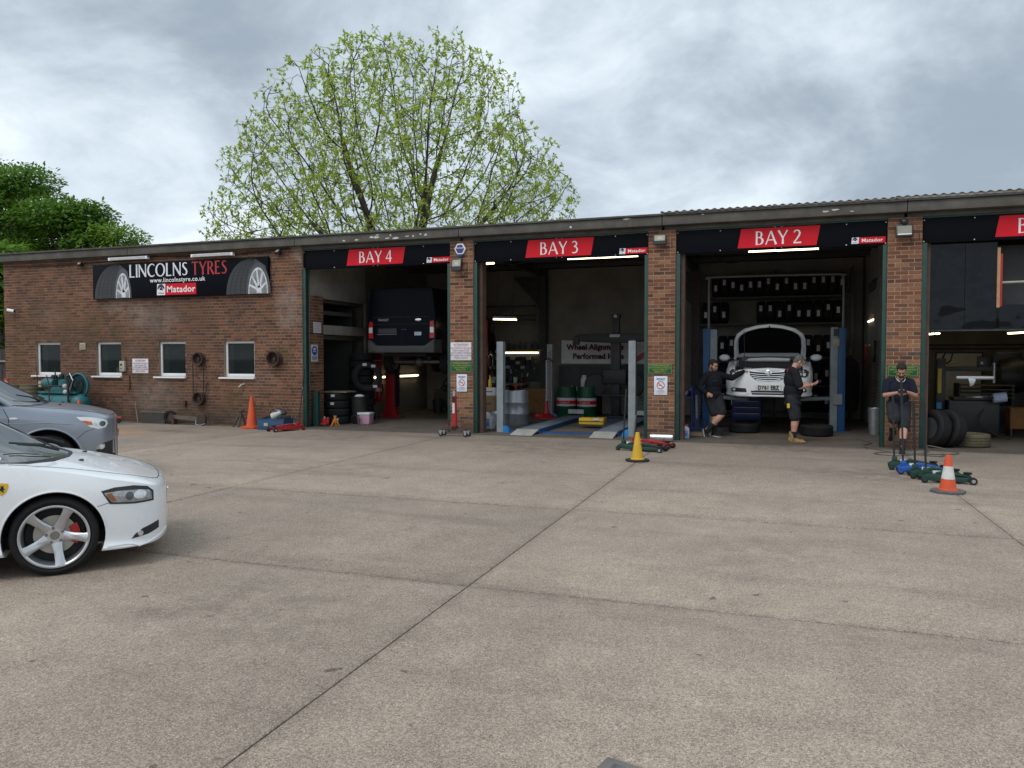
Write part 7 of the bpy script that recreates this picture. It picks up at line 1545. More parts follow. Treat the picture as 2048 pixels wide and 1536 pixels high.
t = thing('engine_stand', 'red oil drainer on a wide base with a tall thin pole', 'stand', (-6.0, 20.2, 0)); MB().lathe([(.30, .02), (.30, .06), (.10, .16), (.06, .25), (.05, .5), (.02, .5)], n=20).build('base', M_LRED, t); MB().cyl((0, 0, .5), (0, 0, 1.62), .018, n=8).build('pole', M_GALV, t); MB().tube([(-.15, 0, 1.56), (-.05, 0, 1.66), (.08, 0, 1.66), (.18, 0, 1.56)], .02, 6).build('crook', M_BLKP, t); MB().sph((-.22, -.05, .09), (.12, .1, .07)).build('pump', M_LRED, t)
o = MB().tube([(-5.88 + .05 * math.cos(k * .9), 20.1 + .05 * math.sin(k * .9), .45 + k * .0125) for k in range(115)], .007, 4).build('coiled_hose', M('hose_red', (.22, .012, .015), .5)); tag(o, 'red coiled air hose hanging beside the red stand in bay 3', 'hose')
t = thing('amber_cabinet', 'amber brown cabinet standing against the back of bay 3', 'cabinet', (-6.95, 22.4, 0)); MB().bx(-.42, .42, -.25, .25, 0, .75).build('body', M('cabinet_amber', (.22, .11, .025), .6, var=.15), t, bevel=.01); MB().bx(-.40, -.005, -.262, -.251, .05, .70).build('door', M('cabinet_amber', (.22, .11, .025)), t); MB().bx(.005, .40, -.262, -.251, .05, .70).build('door', M('cabinet_amber', (.22, .11, .025)), t); MB().prism([(.02, .38), (.09, .38), (.055, .45)], -.266, -.2625).build('hazard_mark', M_RED, t)
def aligner():
    t = thing('alignment_tower', 'black wheel alignment tower with a long camera beam', 'machine', (-4.33, 21.45, 0)); MB().bx(-.13, .13, -.1, .14, 0, 2.30).build('column', M_BLKP, t, bevel=.02); MB().bx(-.10, .10, -.06, .10, 2.30, 2.84).build('mast', M_BLKP, t, bevel=.015); MB().prism([(-.12, 2.80), (.12, 2.80), (.12, 2.90), (-.12, 2.90)], -.08, .12).build('cap', M_BLKP, t, bevel=.01); MB().lathe([(.05, 0), (.05, .004)], (0, -.085, 2.85), rx(rad(90)), 16).build('emblem', M_LABEL, t)
    b = MB().prism([(-1.15, 2.22), (-1.05, 2.14), (-.2, 2.10), (.2, 2.10), (1.05, 2.14), (1.3, 2.2), (1.3, 2.32), (1.05, 2.36), (-1.05, 2.36), (-1.15, 2.30)], -.16, -.02).build('camera_beam', M_BLKP, t, bevel=.012)
    for x in (-1.12, 1.22): MB().box((x, -.10, 2.17), (.17, .18, .24)).build('camera_pod', M_BLKP, b, bevel=.02)
    MB().bx(-.14, .14, -.175, -.161, 2.26, 2.34).build('name_plate', M_LABEL, b); MB().bx(-.45, .45, -.35, .2, .62, .66).build('shelf', M_BLKP, t); MB().bx(-.32, .32, -.2, .1, .95, 1.35).build('monitor_hood', M_BLKP, t, bevel=.02)
    for x, a in ((-.55, 20), (.55, -20)): MB().lathe([(.30, -.02), (.32, 0), (.30, .02), (.02, .03)], (x, -.12, .92), rx(rad(90)) @ ry(rad(a)), 20).build('wheel_clamp', M_BLKP, t)
    MB().bx(-.35, .35, -.3, .3, 0, .06).build('base', M_BLKP, t)
aligner()
t = thing('banner', 'white banner reading Wheel Alignments Performed Here in dark red', 'banner', (-4.75, BACK - .06, 1.50)); vs = []; nx = 24
for i in range(nx + 1):
    x = -1.58 + 3.16 * i / nx
    for j in range(5): vs.append((x, -.012 * math.sin(i * 1.3 + j) - .01 * math.sin(i * .5), .72 * j / 4 - .03 * math.sin(math.pi * i / nx) * (j == 4)))
MB().add(vs, [(i * 5 + j, i * 5 + 5 + j, i * 5 + 6 + j, i * 5 + 1 + j) for i in range(nx) for j in range(4)]).build('cloth', M('banner_cloth', (.72, .72, .73), .8, var=.12, vs=3), t)
M_MAROON = M('banner_ink', (.12, .012, .022), .7); text('Wheel Alignments', .235, M_MAROON, t, (-.52, -.045, .50), bold=.008); text('Performed Here', .235, M_MAROON, t, (-.42, -.045, .22), bold=.008); MB().prism([(.55, .08), (.75, .05), (1.5, .50), (1.5, .66), (1.35, .62)], -.045, -.043).build('arrow_swoosh', M_REDL, t)
t = thing('bottle_shelf', 'long wall shelf crowded with dark bottles over the lit tube', 'shelf', (-7.65, BACK - .20, 1.94)); MB().bx(-.80, .80, -.14, .19, -.03, 0).build('board', M_WOOD, t)
for k in range(16):
    h = R0.uniform(.14, .26); o = thing('shop_bottle', '%s bottle from the left on the long wall shelf in bay 3' % (ORD[k]), 'bottle', (-8.38 + k * .096, BACK - .24 + R0.uniform(-.06, .06), 1.942), group='bottles on the wall shelf'); MB().lathe([(.03, 0), (.036, .01), (.036, h * .65), (.014, h * .85), (.014, h)], n=10).build('bottle', M('bottle_%d' % (k % 4), [(.05, .06, .07), (.10, .10, .10), (.03, .05, .09), (.18, .17, .15)][k % 4], .4), o); MB().lathe([(.016, h), (.016, h + .02)], n=8).build('cap', M_BLKP, o)
t = thing('workbench', 'cluttered dark workbench along the back of bay 3', 'workbench', (-8.1, BACK - .45, 0)); MB().bx(-.9, .75, -.35, .35, .84, .9).build('top', M_WOOD, t)
for x in (-.82, .67): MB().bx(x - .04, x + .04, -.3, .3, 0, .84).build('leg', M_STEEL, t)
for k in range(9): x = -.8 + k * .17; h = R0.uniform(.1, .3); MB().box((x, R0.uniform(-.15, .2), .9 + h / 2), (R0.uniform(.08, .15), .12, h)).build('bench_item', (M_BLKP, M_STEEL, M_DBLUE, M_HDPE)[k % 4], t, bevel=.01)
t = thing('parts_bins', 'rack of pale parts bins above the workbench', 'rack', (-7.95, BACK - .08, 1.32)); MB().bx(-.7, .7, 0, .02, 0, .42).build('backboard', M_STEEL, t)
for r_ in range(3):
    for k in range(8): MB().bx(-.68 + k * .17, -.54 + k * .17, -.12, -.002, .02 + r_ * .14, .11 + r_ * .14).build('bin', (M_CREAM, M_DBLUE, M_BLKP)[(k + r_) % 3], t)
for z, x0, x1, l in ((3.22, -9.6, -6.95, 'upper'), (2.93, -8.2, -6.95, 'middle'), (2.80, -9.4, -6.95, 'lower')): o = MB().bx(x0, x1, 22.2, 22.26, z, z + .06).build('steel_rail', M_STEEL); tag(o, '%s dark steel rail high across the back of bay 3' % l, 'rail')
o = MB().tube(crp([(-6.5, 20.9, 4.2), (-6.48, 20.9, 3.3), (-6.6, 20.9, 3.15), (-6.35, 20.9, 3.05), (-6.25, 20.9, 2.6)], 5), .012, 5).build('hanging_cable', M_CABLE); tag(o, 'black cable hanging from the roof of bay 3', 'cable')
o = MB().tube([(-2.95, 22.6, 4.2), (-3.0, 22.6, 2.3)], .012, 5).build('hanging_cable', M_CABLE); tag(o, 'thin dark cable hanging down the back wall near the pier', 'cable')
t = thing('wall_sheet', 'paint spattered pale board standing behind the alignment tower', 'board', (-4.2, 22.5, 0)); MB().bx(-.75, .75, 0, .03, .02, .95).build('sheet', M('spatter', (.30, .30, .28), .8, var=.5, vs=14), t); MB().bx(-.75, .75, .03, .06, .0, .05).build('foot', M_WOOD, t)
t = thing('green_cabinet', 'tall green tool cabinet behind the pier in bay 4', 'cabinet', (-8.75, 21.6, 0)); MB().bx(-.35, .35, -.3, .3, .08, 1.75).build('body', M('cabinet_green', (.02, .14, .015), .45), t, bevel=.01)
for k in range(7): MB().bx(-.32, .32, -.312, -.301, .12 + k * .22, .32 + k * .22).build('drawer', M('cabinet_green2', (.025, .17, .02), .45), t, bevel=.004)
for x in (-.28, .28): MB().cyl((x, -.2, .04), (x, -.25, .04), .04, n=10).build('castor', M_BLKP, t)
for k, (x, y, h) in enumerate(((-9.3, 22.3, .9), (-8.1, 22.5, .8), (-9.9, 22.2, .7))):
    t = thing('scrap_pile', ('dark machine standing under the raised van', 'dark parts washer at the back of bay 4', 'dark engine crane behind the red post')[k], 'machine', (x, y, 0)); MB().bx(-.3, .3, -.25, .25, .1, h).build('body', M_STEEL, t, bevel=.03); MB().cyl((-.1, -.2, h), (.1, -.15, h + .35), .05, n=8).build('pipe', M_STEEL, t); MB().sph((.1, -.1, h), (.2, .18, .15)).build('housing', M_BLKP, t)
# dark clutter along the back wall of bay 3
t = thing('tool_board', 'dark tool board covered in hand tools above the workbench', 'tool board', (-8.15, BACK - .03, .93)); MB().bx(-1.15, 1.15, -.02, .02, 0, .86).build('board', M_STEEL, t)
for k in range(46):
    x, z, l = R0.uniform(-1.08, 1.08), R0.uniform(.08, .80), R0.uniform(.06, .2); MB().box((x, -.035, z), (R0.uniform(.015, .05), .02, l), ry(rad(R0.uniform(-15, 15)))).build('tool', R0.choice((M_BLKP, M_GALV, M_JRED, M_DBLUE, M_BLKR, M_YELLOWC, M_IRON)), t)
t = thing('filler_cupboard', 'row of added black cupboards filling the dark area below the banner', 'cupboard', (-4.65, 22.72, 0)); MB().bx(-1.65, 1.65, -.2, .24, .04, 1.46).build('carcass', M_BLKP, t)  # cupboards added to darken the lower part of the back wall
for k in range(5): d = MB().bx(-1.62 + k * .65, -1.0 + k * .65, -.212, -.201, .08, 1.42).build('door', M('cupboard_black', (.016, .017, .02), .5, var=.3), t, bevel=.004); MB().bx(-1.08 + k * .65, -1.06 + k * .65, -.226, -.213, .7, .82).build('door_handle', M_GALV, d)
for k, (x, z, w, h, m) in enumerate(((-1.3, 1.46, .3, .14, M_CARD), (-.8, 1.46, .22, .2, M_DBLUE), (.9, 1.46, .35, .16, M_BLKP), (1.35, 1.46, .2, .25, M_HDPE))): pass
for k in range(12):
    x, y = R0.uniform(-9.9, -7.2), R0.uniform(21.2, 22.2); h = R0.uniform(.25, .7); o = thing('parts_tub', '%s dark tub in the clutter at the back of bay 4 and bay 3' % ORD[k], 'tub', (x, y, 0), group='dark tubs in the clutter'); MB().lathe([(.02, 0), (.13, 0), (.17, h), (.18, h + .01), (.16, h), (.02, h - .03)], n=14).build('tub', R0.choice((M_BLKP, M_DBLUE, M_STEEL, M_OLIVE)), o); MB().box((0, 0, h + .02), (.2, .12, .06), ry(rad(R0.uniform(-20, 20)))).build('contents', R0.choice((M_BLKP, M_GALV, M_RUST)), o)
for k in range(4): o = MB().tube(crp([(-9.5 + k * 2.6, 17.5 + k * .3, 4.25), (-8.9 + k * 2.6, 17.6 + k * .3, 4.02 - .05 * k), (-8.0 + k * 2.6, 17.4 + k * .3, 4.10), (-7.2 + k * 2.6, 17.5 + k * .3, 4.25)], 5), .014, 5).build('roof_cable', M_CABLE); tag(o, '%s black cable sagging under the workshop roof, counted from bay 4' % ORD[k], 'cable')
# ---------------- bay 2 goods
t = thing('tool_chest', 'dark blue tool chest with drawers under the raised car', 'tool chest', (-.75, 20.6, 0)); MB().bx(-.36, .36, -.22, .22, .1, .95).build('body', M_DBLUE, t, bevel=.01)
for k in range(5): d = MB().bx(-.33, .33, -.232, -.221, .14 + k * .155, .28 + k * .155).build('drawer', M('drawer_blue', (.018, .035, .16), .4), t, bevel=.003); MB().bx(-.30, .30, -.245, -.233, .262 + k * .155, .274 + k * .155).build('drawer_handle', M_GALV, d)
for s in (-1, 1): MB().cyl((s * .3, -.15, .05), (s * .3, -.2, .05), .05, n=10).build('castor', M_BLKP, t)
t = thing('blue_crane', 'dark blue folding workshop crane at the left side of bay 2', 'crane', (-1.72, 17.75, 0)); MB().bx(-.05, .05, -.05, .05, .05, .95).build('mast', M_DBLUE, t); MB().bx(-.30, -.22, -.35, .35, .05, .13).build('leg', M_DBLUE, t); MB().bx(.16, .24, -.35, .35, .05, .13).build('leg', M_DBLUE, t); MB().bx(-.22, .16, -.04, .04, .05, .13).build('crossbar', M_DBLUE, t); MB().box((.0, -.05, 1.0), (.06, .6, .06), rx(rad(12))).build('boom', M_DBLUE, t); MB().cyl((.0, -.02, .3), (.0, -.12, .85), .03, n=8).build('ram', M_GALV, t)
for k in range(6): MB().bx(.052, .06, -.03, .03, .4 + k * .08, .42 + k * .08).build('height_mark', M_GALV, t)
t = thing('parts_stand', 'dark wheeled stand heaped with parts by the bay 2 jamb', 'stand', (-2.05, 18.3, 0)); MB().bx(-.2, .2, -.2, .2, .1, .14).build('tray', M_DBLUE, t); MB().bx(-.2, .2, -.2, .2, .75, .79).build('tray', M_DBLUE, t)
for x in (-.18, .18):
    for y in (-.18, .18): MB().cyl((x, y, 0), (x, y, 1.0), .018, n=6).build('post', M_DBLUE, t)
for k in range(7): MB().sph((R0.uniform(-.14, .14), R0.uniform(-.14, .14), .82 + R0.uniform(0, .15)), (.07, .06, .08)).build('part', (M_BLKP, M_DBLUE, M_JRED, M_GALV)[k % 4], t)
o = MB().box((0, 0, .04), (.55, .18, .07)).build('timber_block', M_WOOD, loc=(-1.62, 17.0, 0)); tag(o, 'timber baulk on the floor beside the screenwash jug', 'timber')
o = MB().tube([(-2.12 + .045 * math.cos(k * .9), 21.2 + .045 * math.sin(k * .9), 1.4 + k * .016) for k in range(160)], .007, 4).build('coiled_hose', M('hose_red', (.22, .012, .015), .5)); tag(o, 'red coiled air hose hanging at the left of bay 2', 'hose')
t = thing('galvanised_bin', 'galvanised metal bin at the foot of the white partition', 'bin', (2.0, 18.55, 0)); MB().lathe([(.01, .01), (.10, .0), (.13, .56), (.14, .57), (.13, .585), (.12, .56), (.09, .03), (.01, .03)], n=24).build('tub', M_GALV, t)
for z in (.48, .53): MB().lathe([(.126, z), (.134, z + .008), (.126, z + .016)], n=24).build('rib', M_GALV, t)
def hoses():
    for k, (y, z, m, l) in enumerate(((21.3, 1.98, M('hose_red2', (.30, .03, .02), .5), 'red hose coil hung on the partition wall of bay 2'), (19.55, 2.05, M_CABLE, 'thick black cable coil hung on the partition by the pier'))):
        t = thing('hose_coil', l, 'hose', (2.16, y, z)); c = MB(); c.tube([(-.06 + .03 * math.sin(q * .37), .16 * math.cos(q * .35) * (1 + .1 * math.sin(q)), -.22 + .26 * math.sin(q * .35) * (1 + .05 * math.cos(q * .7))) for q in range(110)], .013, 5); c.build('coil', m, t); MB().cyl((.03, 0, .02), (-.10, 0, .02), .014, n=6).build('hook', M_GALV, t)
    for k, (y, m, l) in enumerate(((20.1, M('hose_rust', (.25, .06, .025), .5), 'orange coiled air line hanging below the black cable'), (19.4, M_BLKR, 'black coiled air line hanging on the partition wall'))):
        o = MB().tube([(2.12 + .03 * math.cos(q * .9), y + .03 * math.sin(q * .9), .75 + q * .011) for q in range(95)], .008, 4).build('air_line', m); tag(o, l, 'hose')
hoses()
t = thing('blue_wall_sign', 'narrow blue and white sign on the partition wall of bay 2', 'sign', (2.188, 18.9, 1.75)); MB().bx(-.004, .004, -.16, .16, 0, .56).build('panel', M_HDPE, t); MB().lathe([(.13, 0), (.13, .003)], (-.005, 0, .38), ry(rad(-90)), 20).build('disc', M('mandatory_blue', (.01, .09, .34)), t)
o = text('BN STOP', .40, M_BLKP, None, (2.186, 21.0, 3.45), rot=(rad(90), 0, rad(-90)), name='wall_lettering'); tag(o, 'worn black painted letters high on the white partition wall', 'lettering')
t = thing('hung_overalls', 'dark overalls hanging beside the right lift post of bay 2', 'overalls', (1.72, 21.2, .35)); MB().lathe([(.17, 0), (.22, .3), (.24, .9), (.20, 1.2), (.06, 1.35), (.02, 1.4)], n=14).build('cloth', M('overall_cloth', (.012, .012, .016), .95, bump=.5, bs=9), t); MB().cyl((0, 0, 1.38), (0, 0, 1.6), .01, n=5).build('hook', M_GALV, t)
# ---------------- bay 1
def bay1():
    M_GLOSS = M('gloss_sheet', (.005, .007, .010), .04, var=0, spec=.22); nt = M_GLOSS.node_tree; N = nt.nodes; n = N.new('ShaderNodeTexNoise'); n.inputs['Scale'].default_value = 1.3; n.inputs['Detail'].default_value = 2; g = N.new('ShaderNodeNewGeometry'); nt.links.new(g.outputs['Position'], n.inputs[0]); bp = N.new('ShaderNodeBump'); bp.inputs['Strength'].default_value = .5; bp.inputs['Distance'].default_value = .08; nt.links.new(n.outputs[0], bp.inputs['Height']); nt.links.new(bp.outputs[0], N['Principled BSDF'].inputs['Normal'])
    t = thing('strip_door', 'dark glossy sheets filling the upper part of the bay 1 opening', 'door', (2.57, FY + .20, 2.22))
    MB().bx(0, .64, -.012, 0, 0, 1.56).build('sheet', M_GLOSS, t, smooth=False); MB().bx(.648, 1.15, -.008, .004, 0, 1.56).build('sheet', M_GLOSS, t, smooth=False); MB().bx(1.20, 3.70, -.008, .004, 0, .43).build('sheet', M_GLOSS, t, smooth=False); MB().bx(3.0, 3.70, -.008, .004, .44, 1.56).build('sheet', M_GLOSS, t, smooth=False)
    MB().bx(1.152, 1.20, -.03, .03, .38, 1.46).build('timber_edge', M('bare_timber', (.42, .24, .13), .8, var=.2), t); MB().bx(1.202, 1.24, -.01, .03, .40, 1.35).build('red_strip', M_JRED, t)
    MB().cyl((1.22, .02, .83), (3.0, .05, .86), .022, n=8).build('rail', M('rail_dirty', (.34, .32, .27), .5), t); MB().bx(0, 3.7, .006, .05, -.04, -.002).build('bottom_rail', M_STEEL, t)
    MB().bx(1.24, 3.0, .5, .52, .2, 1.56).build('inner_screen', M_STEEL, t)
    w = thing('white_board', 'large pale board in a black frame on the back wall of bay 1', 'board', (4.48, BACK - .05, .58)); MB().bx(-.52, .52, -.01, .02, 0, 1.22).build('panel', M('board_pale', (.62, .60, .55), .6, var=.12, vs=2), w)
    for a in ((-.55, -.52, 0, 1.25), (.52, .55, 0, 1.25)): MB().bx(a[0], a[1], -.03, .02, a[2], a[3]).build('frame_side', M_BLKP, w)
    for z in (-.03, 1.22): MB().bx(-.55, .55, -.03, .02, z, z + .03).build('frame_rail', M_BLKP, w)
    c = thing('tyre_changer', 'black tyre changing machine with swing arm inside bay 1', 'machine', (3.55, 18.9, 0)); MB().bx(-.1, .85, -.35, .35, .05, .78).build('cabinet', M_BLKP, c, bevel=.03); MB().bx(.0, .95, -.3, .3, .79, .84).build('table', M_STEEL, c, bevel=.01); MB().bx(-.30, -.12, -.1, .15, 0, 1.68).build('column', M_BLKP, c, bevel=.02); MB().bx(-.275, -.205, -.112, -.101, .92, 1.45).build('yellow_label', M('label_yellow', (.55, .42, .03), .5), c); MB().bx(-.29, -.19, -.112, -.101, .58, .72).build('blue_valve', M('valve_blue', (.03, .25, .55), .5), c)
    MB().bx(-.15, .85, -.06, .02, 1.40, 1.50).build('swing_arm', M_BLKP, c, bevel=.01); MB().bx(.08, .80, -.09, -.02, 1.22, 1.30).build('mount_arm', M_ALU, c, bevel=.015); MB().prism([(.30, 1.28), (.46, 1.24), (.42, 1.10), (.34, 1.06)], -.1, -.02).build('mount_head', M_ALU, c, bevel=.01); MB().cyl((.80, -.03, 1.15), (.80, -.03, 1.58), .035, n=10).build('hex_shaft', M_GALV, c); MB().bx(.48, .66, -.12, .02, 1.50, 1.72).build('lock_box', M_BLKP, c, bevel=.02); MB().bx(.53, .57, -.127, -.121, 1.55, 1.60).build('button', M_HDPE, c)
    MB().lathe([(.30, .84), (.30, .87), (.05, .88)], (.48, 0, 0), None, 20).build('turntable', M_GALV, c); MB().tube([(-.2, 0, 1.62), (-.12, 0, 1.80), (.02, 0, 1.78), (-.02, 0, 1.62), (-.15, 0, 1.52)], .02, 6).build('hose_loop', M_BLKR, c); MB().tube(crp([(.55, -.36, .62), (.45, -.5, .3), (.9, -.7, .02), (1.3, -.75, .05), (1.35, -.6, .5), (1.25, -.4, .75)], 5), .011, 5).build('air_hose', M_CABLE, c)
    MB().box((-.02, -.1, 1.55), (.26, .1, .035), ry(rad(-10))).build('timber_chock', M('chock', (.42, .20, .06), .8), c)
    p = thing('paper_roll', 'pale blue roll of paper towel hanging in bay 1', 'paper roll', (4.35, 18.4, .86)); MB().lathe([(.03, -.12), (.10, -.12), (.10, .12), (.03, .12)], (0, 0, 0), ry(rad(82)), 24, closed=True).build('roll', M('roll_blue', (.42, .48, .66), .9), p); MB().cyl((-.16, 0, -.02), (.16, 0, .02), .012, n=6).build('spindle', M_BLKP, p); MB().tube([(.14, 0, .02), (.16, .05, .12), (.0, .08, .16)], .01, 5).build('holder', M_BLKP, p)
    b = thing('balancer', 'bulky dark wheel balancer against the back wall of bay 1', 'machine', (5.05, 20.9, 0)); MB().bx(-.4, .4, -.3, .3, 0, 1.0).build('cabinet', M_BLKP, b, bevel=.05); MB().lathe([(.02, -.3), (.45, -.28), (.5, 0), (.45, .28), (.02, .3)], (.1, 0, 1.25), ry(rad(90)), 18).build('hood', M_BLKP, b); MB().bx(-.12, .2, -.33, -.305, 1.35, 1.55).build('display', M('paper_note', (.36, .34, .24), .7), b); MB().bx(-.3, .3, -.2, .2, 1.5, 1.85).build('head', M_BLKP, b, bevel=.08)
    s = thing('tool_bench', 'dark bench with stacked trays in bay 1', 'bench', (4.45, 20.2, 0)); MB().bx(-.6, .45, -.3, .3, .02, .6).build('body', M_STEEL, s)
    for k in range(4): MB().bx(-.55, .55, -.32, .3, .78 + k * .09, .80 + k * .09).build('tray', M('tray_bronze', (.10, .085, .05), .5, metal=.3), s)
    for x in (-.55, .5): MB().bx(x, x + .04, -.28, .28, .6, 1.1).build('post', M_STEEL, s)
    a = thing('orange_cabinet', 'dull orange cupboard standing in the dark of bay 1', 'cabinet', (4.95, 19.2, 0)); MB().bx(-.25, .25, -.2, .2, .16, .62).build('body', M('cupboard_orange', (.20, .085, .015), .6), a, bevel=.01); MB().bx(-.22, .22, -.212, -.201, .18, .60).build('door', M('cupboard_door', (.24, .10, .02), .6), a)
    for x in (-.22, .22): MB().bx(x - .02, x + .02, -.18, .18, 0, .16).build('leg', M_STEEL, a)
    for z, l in ((2.02, 'upper'), (1.92, 'lower')): o = MB().cyl((2.35, BACK - .06, z), (6.7, BACK - .06, z), .02, n=6).build('service_pipe', M_STEEL); tag(o, '%s dark pipe running along the back wall of bay 1' % l, 'pipe')
bay1()

# leaf litter and grit gathered along the foot of the wall
dv = []; df = []
for k in range(420):
    x = R0.uniform(-17.5, -10.9); y = 15.86 - abs(R0.gauss(0, .22)); a = R0.uniform(0, 6.28); l = R0.uniform(.008, .035); z = .004 + R0.uniform(0, .008); o_ = len(dv)
    dv += [(x + l * math.cos(a + q) * (1 if q in (0, 3.14) else .45), y + l * math.sin(a + q) * (1 if q in (0, 3.14) else .45), z + (.006 if q == 0 else 0)) for q in (0, 1.57, 3.14, 4.71)]; df.append((o_, o_ + 1, o_ + 2, o_ + 3))
o = MB().add(dv, df).build('leaf_litter', M('litter', (.14, .095, .055), .95, var=.5, vs=40), smooth=False); tag(o, 'brown leaf litter along the foot of the brick wall', kind='stuff')
# ================================================================ PEOPLE
M_SKIN = M('skin', (.46, .25, .18), .55, var=.10, vs=18); M_SKIN2 = M('skin_ruddy', (.50, .25, .19), .55, var=.12, vs=18)
M_CLOTH = M('black_cloth', (.013, .014, .017), .95, var=.25, vs=12, bump=.5, bs=26, spec=.2); M_SHORT = M('dark_shorts', (.024, .026, .031), .95, var=.3, vs=10, bump=.5, bs=22, spec=.2); M_NAVYT = M('navy_tee', (.013, .016, .030), .95, var=.2, vs=12, bump=.5, bs=24, spec=.2)
M_HAIR = M('dark_hair', (.022, .015, .011), .85, var=.3, vs=40, bump=.6, bs=120); M_HAIRG = M('grey_hair', (.10, .095, .09), .85, var=.4, vs=60, bump=.6, bs=140)
M_SOCK = M('black_sock', (.012, .012, .013), .95); M_SHOE = M('black_shoe', (.012, .012, .013), .6); M_BOOT = M('tan_boot', (.30, .19, .07), .8, var=.25, dirt=.3, dcol=(.12, .08, .04))
def limb(mb, pts, rs, n=14):
    P = [Vector(p) for p in pts]
    for i in range(len(P)):
        mb.sph(P[i], rs[i], n, 8)
        if i: mb.cyl(P[i - 1], P[i], rs[i - 1], rs[i], n)
def blob(mb, name, mat, parent, voxel=.008, smooth=4):
    me = mb.mesh(name, smooth=False); o = mobj('tmp', me); m = o.modifiers.new('r', 'REMESH'); m.mode = 'VOXEL'; m.voxel_size = voxel; m.use_smooth_shade = True
    s = o.modifiers.new('s', 'SMOOTH'); s.factor = .5; s.iterations = smooth
    bpy.context.view_layer.update(); r = evalmesh(o); bpy.data.objects.remove(o); r.name = name; r.materials.clear(); r.shade_smooth(); return mobj(name, r, mat, parent)
def frame(fwd, up=Vector((0, 0, 1))):
    f = Vector(fwd).normalized(); s = f.cross(up).normalized(); u = s.cross(f); return Matrix((s, f, u)).transposed()   # columns: right, forward, up
def head_shapes(mb, c, F, k=1.0):
    q = lambda x, y, z: Vector(c) + F @ Vector((x * k, y * k, z * k))
    mb.sph(q(0, -.012, .025), (.076 * k, .094 * k, .098 * k), 18, 12, F); mb.sph(q(0, .022, -.045), (.060 * k, .068 * k, .070 * k), 16, 10, F); mb.sph(q(0, .050, -.088), (.034 * k, .034 * k, .026 * k), 12, 8, F)
    mb.cyl(q(0, .082, .012), q(0, .104, -.028), .009 * k, .015 * k, 8); mb.sph(q(0, .101, -.030), (.017 * k, .015 * k, .012 * k), 10, 6, F); mb.sph(q(0, .076, .032), (.052 * k, .016 * k, .013 * k), 12, 6, F); mb.sph(q(0, .082, -.062), (.026 * k, .010 * k, .010 * k), 10, 6, F)
    for s in (-1, 1): mb.sph(q(s * .079, -.012, -.008), (.011 * k, .022 * k, .034 * k), 10, 8, F); mb.sph(q(s * .042, .060, -.025), (.026 * k, .022 * k, .024 * k), 10, 6, F)
def head_parts(t, c, F, hair, beard=None, k=1.0, hl=.010):
    q = lambda x, y, z: Vector(c) + F @ Vector((x * k, y * k, z * k))
    h = MB(); h.sph(q(0, -.030, .038), ((.079 + hl * .5) * k, (.090 + hl * .4) * k, (.096 + hl * .7) * k), 20, 14, F); h.sph(q(0, -.062, -.015), (.064 * k, .048 * k, .062 * k), 14, 10, F); h.sph(q(0, .030, .098), (.058 * k, .045 * k, (.022 + hl) * k), 14, 8, F)
    for s in (-1, 1): h.sph(q(s * .071, .012, .028), (.010 * k, .020 * k, .032 * k), 8, 6, F)
    blob(h, 'hair', hair, t, .007, 3)
    for s in (-1, 1):
        e = MB().sph(q(s * .033, .0825, .006), (.0145 * k, .007 * k, .007 * k), 10, 6, F).build('eye', M('eye_dark', (.03, .025, .022), .3), t); MB().sph(q(s * .034, .090, .026), (.022 * k, .006 * k, .005 * k), 8, 5, F).build('eyebrow', hair, t)
    MB().sph(q(0, .0905, -.063), (.022 * k, .005 * k, .005 * k), 8, 5, F).build('mouth', M('lip', (.24, .09, .075), .5), t)
    if beard:
        b = MB(); b.sph(q(0, .050, -.084), (.050 * k, .044 * k, .040 * k), 14, 10, F); b.sph(q(0, .086, -.049), (.028 * k, .010 * k, .007 * k), 10, 6, F)
        for s in (-1, 1): b.sph(q(s * .055, .018, -.060), (.016 * k, .036 * k, .040 * k), 10, 8, F)
        blob(b, 'beard', beard, t, .007, 2)
def hand(mb, wrist, d, nrm, curl=.6, thumb=1, k=1.0):
    """palm and five fingers; d = direction of the hand, nrm = out of the back of the hand"""
    w = Vector(wrist); d = Vector(d).normalized(); nrm = Vector(nrm); nrm = (nrm - d * nrm.dot(d)).normalized(); s = d.cross(nrm) * thumb
    F = Matrix((s, d, nrm)).transposed(); mb.sph(w + d * .045 * k, (.040 * k, .052 * k, .017 * k), 14, 8, F); mb.sph(w + d * .02 * k, (.030 * k, .035 * k, .019 * k), 12, 8, F)
    for i, (off, L) in enumerate(((.030, .070), (.011, .078), (-.009, .073), (-.028, .058))):
        p = w + d * .086 * k + s * off * k; dd = (d + s * off * 1.5).normalized(); pts = [p]; a = 0
        for j, f in enumerate((.45, .32, .25)):
            a += curl * (.55 if j == 0 else .75); v = dd * math.cos(a) - nrm * math.sin(a); p = p + v * L * f * k; pts.append(p)
        limb(mb, pts, [.0098 * k, .0092 * k, .0085 * k, .0075 * k], 8)
    b = w + d * .022 * k + s * .032 * k; v1 = (d * .6 + s * .75 - nrm * .25).normalized(); v2 = (d * .9 + s * .25 - nrm * .45).normalized(); limb(mb, [b - s * .01, b + v1 * .034 * k, b + v1 * .034 * k + v2 * .030 * k], [.0135 * k, .011 * k, .0088 * k], 8)
